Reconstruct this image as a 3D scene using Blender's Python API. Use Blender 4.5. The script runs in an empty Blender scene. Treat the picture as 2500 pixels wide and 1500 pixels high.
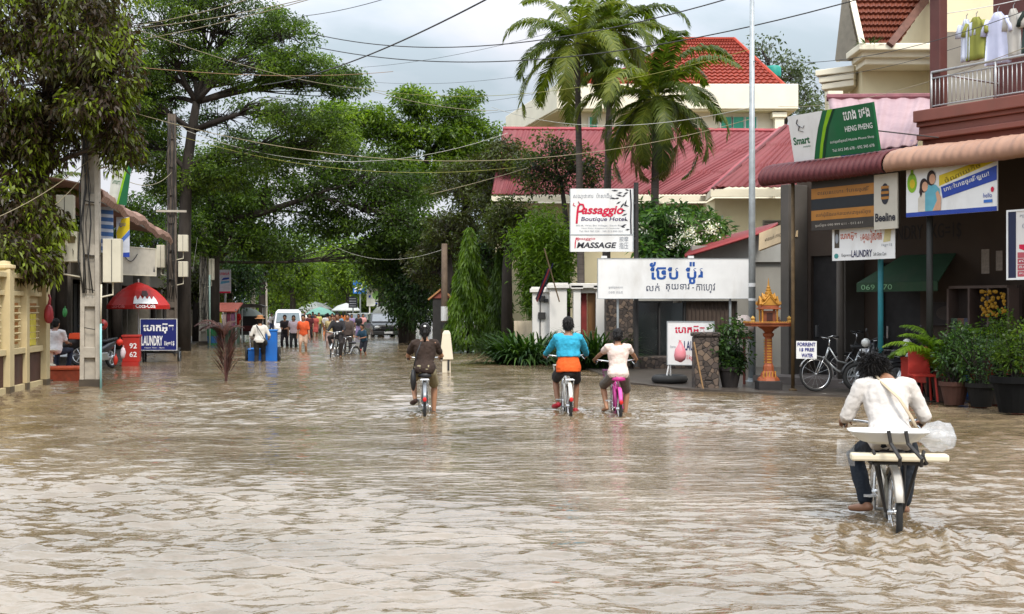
import bpy, bmesh, math, random
import numpy as np
from mathutils import Vector, Matrix, noise as mnoise
R = math.radians
scene = bpy.context.scene
COL = scene.collection
rnd = random.Random(11)

# ------------------------------------------------------------------ camera
F, CH = 3000.0, 1.6                      # focal length in pixels of a 2500 px wide frame, eye height over the water
cam = bpy.data.cameras.new('camera'); camo = bpy.data.objects.new('camera', cam); COL.objects.link(camo)
camo.location = (0, 0, CH); camo.rotation_euler = (R(90), 0, 0)
cam.sensor_width = 36; cam.lens = 36 * F / 2500; cam.shift_y = 5 / 2500
cam.clip_start = 0.1; cam.clip_end = 2000
scene.camera = camo

# ------------------------------------------------------------------ sky and sun
SUN_EL, SUN_AZ = 52, 158                 # azimuth clockwise from +Y (the view): behind the camera, to its right
world = bpy.data.worlds.new('World'); scene.world = world; world.use_nodes = True
nt = world.node_tree; nd = nt.nodes; lk = nt.links
bg = nd['Background']; bg.inputs['Strength'].default_value = 0.1
sky = nd.new('ShaderNodeTexSky'); sky.sky_type = 'NISHITA'; sky.sun_disc = False
sky.sun_elevation = R(SUN_EL); sky.sun_rotation = R(SUN_AZ); sky.dust_density = 3
tc = nd.new('ShaderNodeTexCoord'); sep = nd.new('ShaderNodeSeparateXYZ'); lk.new(tc.outputs['Generated'], sep.inputs[0])
mp = nd.new('ShaderNodeMapping'); mp.inputs['Scale'].default_value = (1, 1, 2.4); lk.new(tc.outputs['Generated'], mp.inputs[0])
nz = nd.new('ShaderNodeTexNoise'); nz.inputs['Scale'].default_value = 3.6; nz.inputs['Detail'].default_value = 6
nz.inputs['Roughness'].default_value = .5; nz.inputs['Distortion'].default_value = .35
mp.inputs['Location'].default_value = (1.3, .2, .55)
lk.new(mp.outputs[0], nz.inputs['Vector'])
rp = nd.new('ShaderNodeValToRGB'); e = rp.color_ramp.elements
e[0].position = .41; e[0].color = (4.2, 4.9, 5.4, 1); e[1].position = .6; e[1].color = (6.4, 6.45, 6.9, 1)
x = e.new(.49); x.color = (5.2, 5.7, 6.3, 1)
lk.new(nz.outputs['Fac'], rp.inputs[0])
zr = nd.new('ShaderNodeMapRange'); zr.inputs['From Min'].default_value = .18; zr.inputs['From Max'].default_value = .6
zr.inputs['To Min'].default_value = 1.0; zr.inputs['To Max'].default_value = 2.9; lk.new(sep.outputs['Z'], zr.inputs['Value'])
mul = nd.new('ShaderNodeMix'); mul.data_type = 'RGBA'; mul.blend_type = 'MULTIPLY'; mul.inputs[0].default_value = 1
lk.new(rp.outputs[0], mul.inputs[6]); lk.new(zr.outputs[0], mul.inputs[7])
mx = nd.new('ShaderNodeMix'); mx.data_type = 'RGBA'; mx.inputs[0].default_value = .93
lk.new(sky.outputs[0], mx.inputs[6]); lk.new(mul.outputs[2], mx.inputs[7]); lk.new(mx.outputs[2], bg.inputs['Color'])
sl = bpy.data.lights.new('sun', 'SUN'); sl.energy = 2.4; sl.angle = R(14); sl.color = (1, .94, .85)
so = bpy.data.objects.new('sun', sl); COL.objects.link(so)
sd = Vector((math.sin(R(SUN_AZ)) * math.cos(R(SUN_EL)), math.cos(R(SUN_AZ)) * math.cos(R(SUN_EL)), math.sin(R(SUN_EL))))
so.rotation_euler = sd.to_track_quat('Z', 'Y').to_euler(); so.location = sd * 60
vs = scene.view_settings; vs.view_transform = 'Standard'; vs.look = 'None'; vs.exposure = 0.45; vs.gamma = 1; vs.use_curve_mapping = False
scene.cycles.max_bounces = 6; scene.cycles.diffuse_bounces = 3; scene.cycles.glossy_bounces = 3
scene.cycles.transparent_max_bounces = 8; scene.cycles.use_denoising = True
scene.cycles.sample_clamp_indirect = 6; scene.cycles.caustics_reflective = False; scene.cycles.caustics_refractive = False

# ------------------------------------------------------------------ helpers
def P(px, py, d):                        # the world point seen at a photo pixel, d metres ahead
    return Vector(((px - 1250) / F * d, d, CH - (py - 755) / F * d))
def PX(px, d): return (px - 1250) / F * d
def PZ(py, d): return CH - (py - 755) / F * d
def srgb(h):
    h = h.lstrip('#'); o = []
    for i in (0, 2, 4):
        c = int(h[i:i + 2], 16) / 255
        o.append(c / 12.92 if c <= .04045 else ((c + .055) / 1.055) ** 2.4)
    return tuple(o)

class MB:
    def __init__(s): s.v = []; s.f = []; s.mi = []; s.c = 0
    def add(s, vs, fs):
        b = len(s.v); s.v += [tuple(v) for v in vs]; s.f += [tuple(i + b for i in f) for f in fs]; s.mi += [s.c] * len(fs); return s
    def box(s, c, size, rz=0, rx=0, ry=0):
        hx, hy, hz = size[0] / 2, size[1] / 2, size[2] / 2
        M = Matrix.Rotation(rz, 3, 'Z') @ Matrix.Rotation(ry, 3, 'Y') @ Matrix.Rotation(rx, 3, 'X'); c = Vector(c)
        vs = [c + M @ Vector((x, y, z)) for x in (-hx, hx) for y in (-hy, hy) for z in (-hz, hz)]
        return s.add(vs, [(0, 1, 3, 2), (4, 6, 7, 5), (0, 4, 5, 1), (2, 3, 7, 6), (0, 2, 6, 4), (1, 5, 7, 3)])
    def bx(s, x0, x1, y0, y1, z0, z1): return s.box(((x0 + x1) / 2, (y0 + y1) / 2, (z0 + z1) / 2), (abs(x1 - x0), abs(y1 - y0), abs(z1 - z0)))
    def loft(s, rings, cap=True, closed=False):
        n = len(rings[0]); vs = [p for r in rings for p in r]; fs = []
        m = len(rings); top = m if closed else m - 1
        for i in range(top):
            a, b = i * n, ((i + 1) % m) * n
            for j in range(n): k = (j + 1) % n; fs.append((a + j, a + k, b + k, b + j))
        if cap and not closed: fs.append(tuple(range(n - 1, -1, -1))); fs.append(tuple((m - 1) * n + j for j in range(n)))
        return s.add(vs, fs)
    def tube(s, pts, r, n=8, ends=True, flat=1.0, closed=False):
        pts = [Vector(p) for p in pts]; m = len(pts)
        rs = list(r) if isinstance(r, (list, tuple)) else [r] * m
        T = []
        for i in range(m):
            a = pts[i - 1] if (i or closed) else pts[0]; b = pts[(i + 1) % m] if (i < m - 1 or closed) else pts[-1]
            t = (b - a); T.append(t.normalized() if t.length > 1e-9 else Vector((0, 0, 1)))
        up = Vector((0, 0, 1)) if abs(T[0].z) < .9 else Vector((0, 1, 0))
        u = T[0].cross(up).normalized(); rings = []
        for i in range(m):
            u = (u - T[i] * u.dot(T[i])); u = u.normalized() if u.length > 1e-6 else T[i].orthogonal().normalized()
            w = T[i].cross(u)
            rings.append([pts[i] + (u * math.cos(2 * math.pi * j / n) + w * flat * math.sin(2 * math.pi * j / n)) * rs[i] for j in range(n)])
        return s.loft(rings, cap=ends, closed=closed)
    def ell(s, c, r, n=10, m=7, M=None):
        c = Vector(c); r = r if isinstance(r, (tuple, list)) else (r, r, r); rings = []
        for i in range(m + 1):
            a = math.pi * (i + .02) / (m + .04) ; z = -math.cos(a); q = math.sin(a)
            ring = []
            for j in range(n):
                p = Vector((r[0] * q * math.cos(2 * math.pi * j / n), r[1] * q * math.sin(2 * math.pi * j / n), r[2] * z))
                ring.append(c + (M @ p if M else p))
            rings.append(ring)
        return s.loft(rings)
    def limb(s, pts, r, n=10):             # a capsule-ended tapered chain
        pts = [Vector(p) for p in pts]; rs = list(r) if isinstance(r, (list, tuple)) else [r] * len(pts)
        d0 = (pts[0] - pts[1]).normalized(); d1 = (pts[-1] - pts[-2]).normalized()
        s.tube([pts[0] + d0 * rs[0] * .8, pts[0] + d0 * rs[0] * .5] + pts + [pts[-1] + d1 * rs[-1] * .5, pts[-1] + d1 * rs[-1] * .8],
               [rs[0] * .45, rs[0] * .85] + rs + [rs[-1] * .85, rs[-1] * .45], n); return s
    def lathe(s, prof, c=(0, 0, 0), n=16, sq=False):
        c = Vector(c); rings = []
        for r_, z in prof:
            ring = []
            for j in range(n):
                a = 2 * math.pi * (j + (.5 if sq else 0)) / n; k = r_ / math.cos(math.pi / n) if sq else r_
                ring.append(c + Vector((k * math.cos(a), k * math.sin(a), z)))
            rings.append(ring)
        return s.loft(rings)
    def poly(s, pts): return s.add(pts, [tuple(range(len(pts)))])
    def slab(s, pts, t):                   # a polygon given depth t against its normal
        pts = [Vector(p) for p in pts]; nrm = (pts[1] - pts[0]).cross(pts[-1] - pts[0]).normalized() * t; n = len(pts)
        return s.add(pts + [p - nrm for p in pts], [tuple(range(n)), tuple(range(2 * n - 1, n - 1, -1))] + [(i, n + i, n + (i + 1) % n, (i + 1) % n) for i in range(n)])
    def build(s, name, mat, parent=None, smooth=False, bev=0, loc=None, rem=0, sm=0, disp=0, dscale=.1, solid=0):
        me = bpy.data.meshes.new(name); me.from_pydata(s.v, [], s.f)
        mats = mat if isinstance(mat, (list, tuple)) else [mat]
        for m in mats: me.materials.append(m)
        if len(mats) > 1: me.polygons.foreach_set('material_index', s.mi)
        bm = bmesh.new(); bm.from_mesh(me); bmesh.ops.recalc_face_normals(bm, faces=bm.faces); bm.to_mesh(me); bm.free()
        if smooth: me.polygons.foreach_set('use_smooth', [True] * len(me.polygons))
        o = bpy.data.objects.new(name, me); COL.objects.link(o)
        if parent: o.parent = parent
        if loc is not None: o.location = loc
        if bev: b = o.modifiers.new('bevel', 'BEVEL'); b.width = bev; b.segments = 2; b.limit_method = 'ANGLE'
        if rem: b = o.modifiers.new('remesh', 'REMESH'); b.mode = 'VOXEL'; b.voxel_size = rem; b.use_smooth_shade = True
        if sm: b = o.modifiers.new('smooth', 'SMOOTH'); b.iterations = sm; b.factor = .5
        if disp:
            t = bpy.data.textures.get('folds%g' % dscale) or bpy.data.textures.new('folds%g' % dscale, 'CLOUDS'); t.noise_scale = dscale; t.noise_depth = 2
            b = o.modifiers.new('folds', 'DISPLACE'); b.texture = t; b.strength = disp; b.mid_level = .5; b.texture_coords = 'LOCAL'
        return o

def mesh_np(name, v, f, mat, parent=None, smooth=False, col=None):
    v = np.asarray(v, np.float32); f = np.asarray(f, np.int32); k = f.shape[1]
    me = bpy.data.meshes.new(name); me.vertices.add(len(v)); me.vertices.foreach_set('co', v.ravel())
    me.loops.add(f.size); me.loops.foreach_set('vertex_index', f.ravel())
    me.polygons.add(len(f)); me.polygons.foreach_set('loop_start', np.arange(0, f.size, k, dtype=np.int32))
    if smooth: me.polygons.foreach_set('use_smooth', np.ones(len(f), bool))
    me.update(calc_edges=True)
    if col is not None:
        a = me.attributes.new('tone', 'FLOAT', 'POINT'); a.data.foreach_set('value', np.asarray(col, np.float32))
    me.materials.append(mat)
    o = bpy.data.objects.new(name, me); COL.objects.link(o)
    if parent: o.parent = parent
    return o

def tag(o, label=None, cat=None, group=None, kind=None):
    if label: o['label'] = label
    if cat: o['category'] = cat
    if group: o['group'] = group
    if kind: o['kind'] = kind
    return o
def thing(name, label, cat, loc=(0, 0, 0), rz=0, group=None, rx=0):
    o = bpy.data.objects.new(name, None); COL.objects.link(o); o.empty_display_size = .2
    o.location = loc; o.rotation_euler = (rx, 0, rz); return tag(o, label, cat, group)
KIDS = {}
def copy_tree(o, parent=None):
    c = o.copy(); COL.objects.link(c); c.parent = parent
    for ch in list(o.children): copy_tree(ch, c)
    return c

MC = {}
def mat(c, rough=.6, var=.12, scale=6, bump=0, metal=0, dirt=0, dirtc=(.10, .085, .06), spec=.4, bscale=None, trans=0, alpha=1, stretch=None):
    if isinstance(c, str): c = srgb(c)
    key = (tuple(round(a, 4) for a in c), rough, var, scale, bump, metal, dirt, dirtc, spec, bscale, trans, alpha, stretch)
    if key in MC: return MC[key]
    m = bpy.data.materials.new('surface'); m.use_nodes = True; n = m.node_tree.nodes; l = m.node_tree.links
    b = n['Principled BSDF']; b.inputs['Roughness'].default_value = rough; b.inputs['Metallic'].default_value = metal
    b.inputs['Specular IOR Level'].default_value = spec
    b.inputs['Transmission Weight'].default_value = trans; b.inputs['Alpha'].default_value = alpha
    t = n.new('ShaderNodeTexCoord'); co = t.outputs['Object']
    if stretch:
        q = n.new('ShaderNodeMapping'); q.inputs['Scale'].default_value = stretch; l.new(co, q.inputs[0]); co = q.outputs[0]
    z = n.new('ShaderNodeTexNoise'); z.inputs['Scale'].default_value = scale; z.inputs['Detail'].default_value = 5; l.new(co, z.inputs['Vector'])
    r = n.new('ShaderNodeValToRGB'); r.color_ramp.elements[0].position = .3; r.color_ramp.elements[1].position = .72
    r.color_ramp.elements[0].color = tuple(a * (1 - var) for a in c) + (1,)
    r.color_ramp.elements[1].color = tuple(min(1, a * (1 + var)) for a in c) + (1,)
    l.new(z.outputs['Fac'], r.inputs[0]); out = r.outputs[0]
    if dirt:
        z2 = n.new('ShaderNodeTexNoise'); z2.inputs['Scale'].default_value = scale * .35; z2.inputs['Detail'].default_value = 8; z2.inputs['Roughness'].default_value = .68
        q2 = n.new('ShaderNodeMapping'); q2.inputs['Scale'].default_value = (1.6, 1.6, .55); l.new(t.outputs['Object'], q2.inputs[0]); l.new(q2.outputs[0], z2.inputs['Vector'])
        r2 = n.new('ShaderNodeValToRGB'); r2.color_ramp.elements[0].position = .5; r2.color_ramp.elements[1].position = .75
        r2.color_ramp.elements[0].color = (0, 0, 0, 1); r2.color_ramp.elements[1].color = (dirt, dirt, dirt, 1); l.new(z2.outputs['Fac'], r2.inputs[0])
        k = n.new('ShaderNodeMix'); k.data_type = 'RGBA'; l.new(r2.outputs[0], k.inputs[0]); l.new(out, k.inputs[6]); k.inputs[7].default_value = tuple(dirtc) + (1,); out = k.outputs[2]
    l.new(out, b.inputs['Base Color'])
    if bump:
        z3 = n.new('ShaderNodeTexNoise'); z3.inputs['Scale'].default_value = bscale or scale * 4; z3.inputs['Detail'].default_value = 4; l.new(co, z3.inputs['Vector'])
        u = n.new('ShaderNodeBump'); u.inputs['Strength'].default_value = bump; u.inputs['Distance'].default_value = .02; l.new(z3.outputs['Fac'], u.inputs['Height']); l.new(u.outputs[0], b.inputs['Normal'])
    MC[key] = m; return m

def leafmat(dark, mid, light, trans=.35, rough=.45):
    m = bpy.data.materials.new('leaf_surface'); m.use_nodes = True; n = m.node_tree.nodes; l = m.node_tree.links
    b = n['Principled BSDF']; b.inputs['Roughness'].default_value = rough; b.inputs['Specular IOR Level'].default_value = .35
    a = n.new('ShaderNodeAttribute'); a.attribute_name = 'tone'
    r = n.new('ShaderNodeValToRGB'); e = r.color_ramp.elements
    e[0].color = tuple(dark) + (1,); e[1].color = tuple(light) + (1,); q = e.new(.5); q.color = tuple(mid) + (1,)
    l.new(a.outputs['Fac'], r.inputs[0]); l.new(r.outputs[0], b.inputs['Base Color'])
    t = n.new('ShaderNodeBsdfTranslucent'); g = n.new('ShaderNodeMix'); g.data_type = 'RGBA'; g.blend_type = 'MULTIPLY'; g.inputs[0].default_value = 1
    l.new(r.outputs[0], g.inputs[6]); g.inputs[7].default_value = (1.5, 1.7, .6, 1); l.new(g.outputs[2], t.inputs['Color'])
    s = n.new('ShaderNodeMixShader'); s.inputs[0].default_value = trans; l.new(b.outputs[0], s.inputs[1]); l.new(t.outputs[0], s.inputs[2]); l.new(s.outputs[0], n['Material Output'].inputs[0])
    return m

_tx = {}
def text(parent, s, x0, z0, w, h, m, y=-.006, name='lettering', shear=0, bold=0, rot=0):
    key = (s, bold)
    if key not in _tx:
        c = bpy.data.curves.new('lettering', 'FONT'); c.body = s; c.size = 1; c.resolution_u = 3; c.offset = bold
        o = bpy.data.objects.new('lettering', c); me = bpy.data.meshes.new_from_object(o)
        co = np.zeros(len(me.vertices) * 3, np.float32); me.vertices.foreach_get('co', co); _tx[key] = (co.reshape(-1, 3), [tuple(p.vertices) for p in me.polygons])
        bpy.data.objects.remove(o); bpy.data.curves.remove(c); bpy.data.meshes.remove(me)
    co, fs = _tx[key]; lo, hi = co.min(0), co.max(0)
    u = (co[:, 0] - lo[0]) / max(hi[0] - lo[0], 1e-6) * w; v = (co[:, 1] - lo[1]) / max(hi[1] - lo[1], 1e-6) * h
    u = u + v * shear
    u, v = u * math.cos(rot) - v * math.sin(rot), u * math.sin(rot) + v * math.cos(rot)
    mb = MB(); mb.add([(x0 + a, y, z0 + b) for a, b in zip(u.tolist(), v.tolist())], fs)
    return mb.build(name, m, parent)
def decal(parent, name, pts, m, y=-.003): return MB().poly([(a, y, b) for a, b in pts]).build(name, m, parent)
def ellipse(cx, cz, rx, rz, n=20): return [(cx + rx * math.cos(2 * math.pi * i / n), cz + rz * math.sin(2 * math.pi * i / n)) for i in range(n)]
def board(name, label, cat, p0, p1, h, mats, t=.05, tilt=0, frame=None, fw=.03, group=None):
    # a flat sign whose bottom edge runs from p0 to p1; local x along it, z up, its face looks along local -y
    p0 = Vector(p0); p1 = Vector(p1); u = p1 - p0; w = math.hypot(u.x, u.y)
    o = thing(name, label, cat, p0, math.atan2(u.y, u.x), group, rx=tilt)
    MB().bx(0, w, 0, t, 0, h).build('panel', mats, o)
    if frame:
        f = MB().bx(-fw, w + fw, -.012, t + .01, -fw, 0).bx(-fw, w + fw, -.012, t + .01, h, h + fw).bx(-fw, 0, -.012, t + .01, 0, h).bx(w, w + fw, -.012, t + .01, 0, h)
        f.build('frame', frame, o)
    o['w'] = w; return o, w
def catenary(a, b, sag, n=24):
    a = Vector(a); b = Vector(b); return [a.lerp(b, i / n) - Vector((0, 0, sag * 4 * (i / n) * (1 - i / n))) for i in range(n + 1)]

# common materials
WHITE = mat((.78, .77, .74), .55, .06, 3, dirt=.25, dirtc=(.4, .36, .3)); CREAM = mat((.72, .62, .44), .75, .06, 1.5, dirt=.3, dirtc=(.42, .36, .26))
BLACK = mat((.015, .015, .016), .5, .2); DARK = mat((.03, .028, .027), .7, .25); RUBBER = mat((.018, .018, .018), .75, .2)
STEEL = mat((.55, .56, .57), .3, .1, 10, metal=.9); GALV = mat((.36, .39, .40), .45, .15, 9, metal=.35, dirt=.3, dirtc=(.2, .19, .17))
CONC = mat((.40, .36, .30), .9, .22, 4, bump=.3, dirt=.5, dirtc=(.17, .14, .11)); SKIN = mat((.36, .18, .10), .5, .08, 20); SKIN2 = mat((.26, .125, .07), .5, .08, 20)
HAIR = mat((.009, .0075, .007), .6, .3, 40, bump=.6, bscale=90, stretch=(1, 1, .15), spec=.2); RED = mat((.55, .03, .02), .45, .1, dirt=.2); ORANGE = mat((.8, .12, .02), .6, .1)
BLUE = mat((.012, .03, .30), .5, .08); INK = mat((.02, .02, .03), .6, .1)
# ------------------------------------------------------------------ setting: ground, water, pavements
GROUND = mat((.16, .13, .10), .9, .25, 1.2, bump=.4, dirt=.4)
g = MB(); g.bx(-700, 700, -40, 1200, -1.3, -.3); tag(g.build('ground', GROUND), kind='structure')

def water():
    def grad(a, b, s0, k):
        out = [a]
        while out[-1] < b: out.append(out[-1] + s0 + k * max(0, out[-1] - 11))
        return np.array(out)
    ys = np.concatenate([[-20, -4, 2, 4, 5], grad(5.4, 62, .026, .0036), [66, 74, 85, 100, 130, 200, 400]])
    xi = np.arange(-4.2, 4.6, .03); xr = [4.6]; st = .036
    while xr[-1] < 13: xr.append(xr[-1] + st); st *= 1.012
    xl = [-4.2]; st = .036
    while xl[-1] > -22: xl.append(xl[-1] - st); st *= 1.008
    xs = np.concatenate([[-150, -80, -45, -30], np.array(xl[::-1])[:-1], xi, np.array(xr), [20, 40, 90, 150]])
    X, Y = np.meshgrid(xs, ys); rng = np.random.RandomState(5)
    Z = np.zeros_like(X); DX = np.zeros_like(X); DY = np.zeros_like(X)
    def lowf(f, s):
        r = np.random.RandomState(s); o = np.zeros_like(X)
        for _ in range(7):
            a = r.rand() * 6.28; k = f * (.5 + r.rand()); o += np.sin(k * (np.cos(a) * X * .6 + np.sin(a) * Y) + r.rand() * 6.28)
        return o / 3.0
    amp = np.clip(.85 + .75 * lowf(.7, 3), .2, 1.35)
    wx = X + .12 * lowf(2.2, 8); wy = Y + .12 * lowf(2.0, 9)
    cell = np.minimum(.04 + .0036 * np.maximum(0, Y - 11), 3) + .0 * X
    for i in range(140):
        lam = .085 * (2.2 / .085) ** (rng.rand() ** 2.0); k = 2 * math.pi / lam
        th = math.radians(rng.normal(84, 23)); ph = rng.rand() * 6.28
        a = (.0058 if lam < .4 else .0022 if lam < .8 else .0018) * lam ** .85 * (.5 + rng.rand())
        fade = np.clip((lam / cell - 2.0) / 1.6, 0, 1) * (amp if lam < 1.2 else 1)
        arg = k * (math.cos(th) * wx + math.sin(th) * wy) + ph
        Z += a * fade * np.sin(arg); c = a * .7 * fade * np.cos(arg); DX += math.cos(th) * c; DY += math.sin(th) * c
    # wakes and churned water round the riders
    for (cx, cy, r, a) in ((2.85, 8.75, .55, .020), (2.7, 8.1, .9, .012), (2.5, 7.4, .9, .008), (-1.33, 18.5, .6, .012), (.86, 18.5, .6, .012), (1.63, 18.4, .6, .012), (-7.6, 36.8, .9, .02), (-5.6, 44, 1, .02)):
        d = np.hypot(X - cx, Y - cy); e_ = np.exp(-(d / r) ** 2)
        Z += a * e_ * np.sin(d * 2 * math.pi / .26 + 1) + a * .8 * e_ * np.sin(X * 31 + Y * 17) * np.sin(Y * 29 - X * 9)
    Xo, Yo = X + DX, Y + DY
    v = np.stack([Xo, Yo, Z], -1).reshape(-1, 3); ny, nx = X.shape
    idx = np.arange(ny * nx).reshape(ny, nx); f = np.stack([idx[:-1, :-1], idx[:-1, 1:], idx[1:, 1:], idx[1:, :-1]], -1).reshape(-1, 4)
    m = bpy.data.materials.new('muddy_water'); m.use_nodes = True; n = m.node_tree.nodes; l = m.node_tree.links
    b = n['Principled BSDF']; b.inputs['Roughness'].default_value = .04; b.inputs['IOR'].default_value = 2.2
    t = n.new('ShaderNodeTexCoord'); z = n.new('ShaderNodeTexNoise'); z.inputs['Scale'].default_value = .55; z.inputs['Detail'].default_value = 5
    l.new(t.outputs['Object'], z.inputs['Vector'])
    r = n.new('ShaderNodeValToRGB'); r.color_ramp.elements[0].position = .32; r.color_ramp.elements[1].position = .7
    r.color_ramp.elements[0].color = (.12, .082, .04, 1); r.color_ramp.elements[1].color = (.225, .17, .11, 1); l.new(z.outputs['Fac'], r.inputs[0]); l.new(r.outputs[0], b.inputs['Base Color'])
    mpn = n.new('ShaderNodeMapping'); mpn.inputs['Scale'].default_value = (.36, 1, 1); l.new(t.outputs['Object'], mpn.inputs[0])
    h1 = n.new('ShaderNodeTexNoise'); h1.inputs['Scale'].default_value = 15; h1.inputs['Detail'].default_value = 3; h1.inputs['Distortion'].default_value = .25; l.new(mpn.outputs[0], h1.inputs['Vector'])
    h2 = n.new('ShaderNodeTexNoise'); h2.inputs['Scale'].default_value = 2.6; h2.inputs['Detail'].default_value = 3; l.new(mpn.outputs[0], h2.inputs['Vector'])
    b1 = n.new('ShaderNodeBump'); b1.inputs['Strength'].default_value = .6; b1.inputs['Distance'].default_value = .028; l.new(h1.outputs['Fac'], b1.inputs['Height'])
    b2 = n.new('ShaderNodeBump'); b2.inputs['Strength'].default_value = .4; b2.inputs['Distance'].default_value = .10; l.new(h2.outputs['Fac'], b2.inputs['Height']); l.new(b1.outputs[0], b2.inputs['Normal'])
    l.new(b2.outputs[0], b.inputs['Normal'])
    tag(mesh_np('flood_water', v, f, m, smooth=True), kind='structure')
water()

PAVE = mat((.075, .062, .052), .3, .3, 2.5, bump=.25, dirt=.4)
pv = MB(); out = [(2.4, 26.6), (3.3, 24.4), (4.9, 23.0), (6.6, 21.9), (8.6, 20.7), (14, 17.4), (22, 30), (22, 60), (2.0, 60), (1.3, 38), (1.9, 33.4)]
pv.slab([(a, b, .035 + .0 * a) for a, b in out], .4); tag(pv.build('pavement', PAVE), kind='structure')
pv = MB(); pv.slab([(a, b, .03) for a, b in [(-40, 22), (-10.2, 22), (-10.0, 26), (-10.9, 31.5), (-13.6, 50), (-17, 72), (-40, 72)]], .3); tag(pv.build('roadside_pavement', PAVE), kind='structure')

# ------------------------------------------------------------------ roof sheet materials
def sheetmat(c, pitch, axis='X', dirt=.35, rough=.55, dirtc=(.25, .10, .09), depth=.03, rows=None):
    m = bpy.data.materials.new('sheeting'); m.use_nodes = True; n = m.node_tree.nodes; l = m.node_tree.links
    b = n['Principled BSDF']; b.inputs['Roughness'].default_value = rough; b.inputs['Specular IOR Level'].default_value = .25
    t = n.new('ShaderNodeUVMap'); w = n.new('ShaderNodeTexWave'); w.wave_type = 'BANDS'; w.bands_direction = 'X'; w.inputs['Scale'].default_value = 1 / pitch / 3.18 * 1.0; w.inputs['Distortion'].default_value = 0
    l.new(t.outputs[0], w.inputs['Vector'])
    z = n.new('ShaderNodeTexNoise'); z.inputs['Scale'].default_value = 1.1; z.inputs['Detail'].default_value = 7; z.inputs['Roughness'].default_value = .65; l.new(t.outputs[0], z.inputs['Vector'])
    r = n.new('ShaderNodeValToRGB'); r.color_ramp.elements[0].position = .35; r.color_ramp.elements[1].position = .7
    r.color_ramp.elements[0].color = tuple(c) + (1,); r.color_ramp.elements[1].color = tuple(a * (1 - dirt) + q * dirt for a, q in zip(c, dirtc)) + (1,); l.new(z.outputs['Fac'], r.inputs[0])
    hgt = w.outputs['Fac']; colr = r.outputs[0]
    if rows:
        w2 = n.new('ShaderNodeTexWave'); w2.wave_type = 'BANDS'; w2.bands_direction = 'Y'; w2.wave_profile = 'SAW'; w2.inputs['Scale'].default_value = 1 / rows / 3.18 * .5; w2.inputs['Distortion'].default_value = 0
        l.new(t.outputs[0], w2.inputs['Vector']); ad = n.new('ShaderNodeMath'); ad.operation = 'ADD'; l.new(hgt, ad.inputs[0]); l.new(w2.outputs['Fac'], ad.inputs[1]); hgt = ad.outputs[0]
    l.new(colr, b.inputs['Base Color'])
    u = n.new('ShaderNodeBump'); u.inputs['Strength'].default_value = .9; u.inputs['Distance'].default_value = depth; l.new(hgt, u.inputs['Height']); l.new(u.outputs[0], b.inputs['Normal'])
    return m
def roof_sheet(parent, name, q, m, pitch, depth, t=.04, step=0):
    # q: eave-left, eave-right, ridge-right, ridge-left; real corrugated geometry across, UV in metres
    a, b, c, d = [Vector(p) for p in q]; W = max((b - a).length, (c - d).length); H = ((d - a).length + (c - b).length) / 2
    n = max(2, int(W / pitch * (6 if 0 < step < 1 else 4))); nr = (b - a).cross(d - a).normalized(); vs = []; fs = []; uv = []
    cour = max(1, int(H / step)) if step else 3; rows = 2 * cour
    for j in range(rows + 1):
        for i in range(n + 1):
            s, tt = i / n, ((j // 2) + (.985 if j % 2 else 0)) / cour; tt = min(1, tt); p = a.lerp(b, s).lerp(d.lerp(c, s), tt); vs.append(p + nr * (depth * math.sin(2 * math.pi * s * W / pitch) + ((.085 if j % 2 == 0 else 0) if step else 0))); uv.append((s * W, tt * H))
    for j in range(rows):
        for i in range(n): k = j * (n + 1) + i; fs.append((k, k + 1, k + n + 2, k + n + 1))
    me = bpy.data.meshes.new(name); me.from_pydata(vs, [], fs); ul = me.uv_layers.new(name='UVMap')
    lv = np.zeros(len(me.loops), np.int32); me.loops.foreach_get('vertex_index', lv); ul.data.foreach_set('uv', np.array(uv, np.float32)[lv].ravel())
    me.materials.append(m); me.polygons.foreach_set('use_smooth', [not 0 < step < 1] * len(fs)); o = bpy.data.objects.new(name, me); COL.objects.link(o); o.parent = parent
    s_ = o.modifiers.new('thickness', 'SOLIDIFY'); s_.thickness = t; s_.offset = -1
    return o
# ------------------------------------------------------------------ vegetation
def leaves(name, p, d, ln, wd, tone, m, parent, droop=.25, fold=False, seed=1):
    # p base, d direction (unit), ln/wd arrays; each leaf a kite bent at its middle
    r = np.random.RandomState(seed); n = len(p); d = d / (np.linalg.norm(d, axis=1, keepdims=True) + 1e-9)
    q = r.normal(size=(n, 3)); s = np.cross(d, q); s /= np.linalg.norm(s, axis=1, keepdims=True) + 1e-9
    ln = np.broadcast_to(ln, n)[:, None]; wd = np.broadcast_to(wd, n)[:, None]; dz = np.array([[0, 0, -1.]]) * ln * droop
    mid = p + d * ln * .45 + dz * .15; tip = p + d * ln + dz
    v = np.stack([p, mid + s * wd / 2, tip, mid - s * wd / 2], 1).reshape(-1, 3)
    f = np.arange(4 * n).reshape(n, 4); return mesh_np(name, v, f, m, parent, col=np.repeat(tone, 4))

def bend(a, b, r, k=.12, n=5):
    a = Vector(a); b = Vector(b); L = (b - a).length; o = Vector((r.uniform(-1, 1), r.uniform(-1, 1), r.uniform(-.3, 1))) * L * k
    return [a.lerp(b, i / n) + o * math.sin(math.pi * i / n) for i in range(n + 1)]

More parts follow.
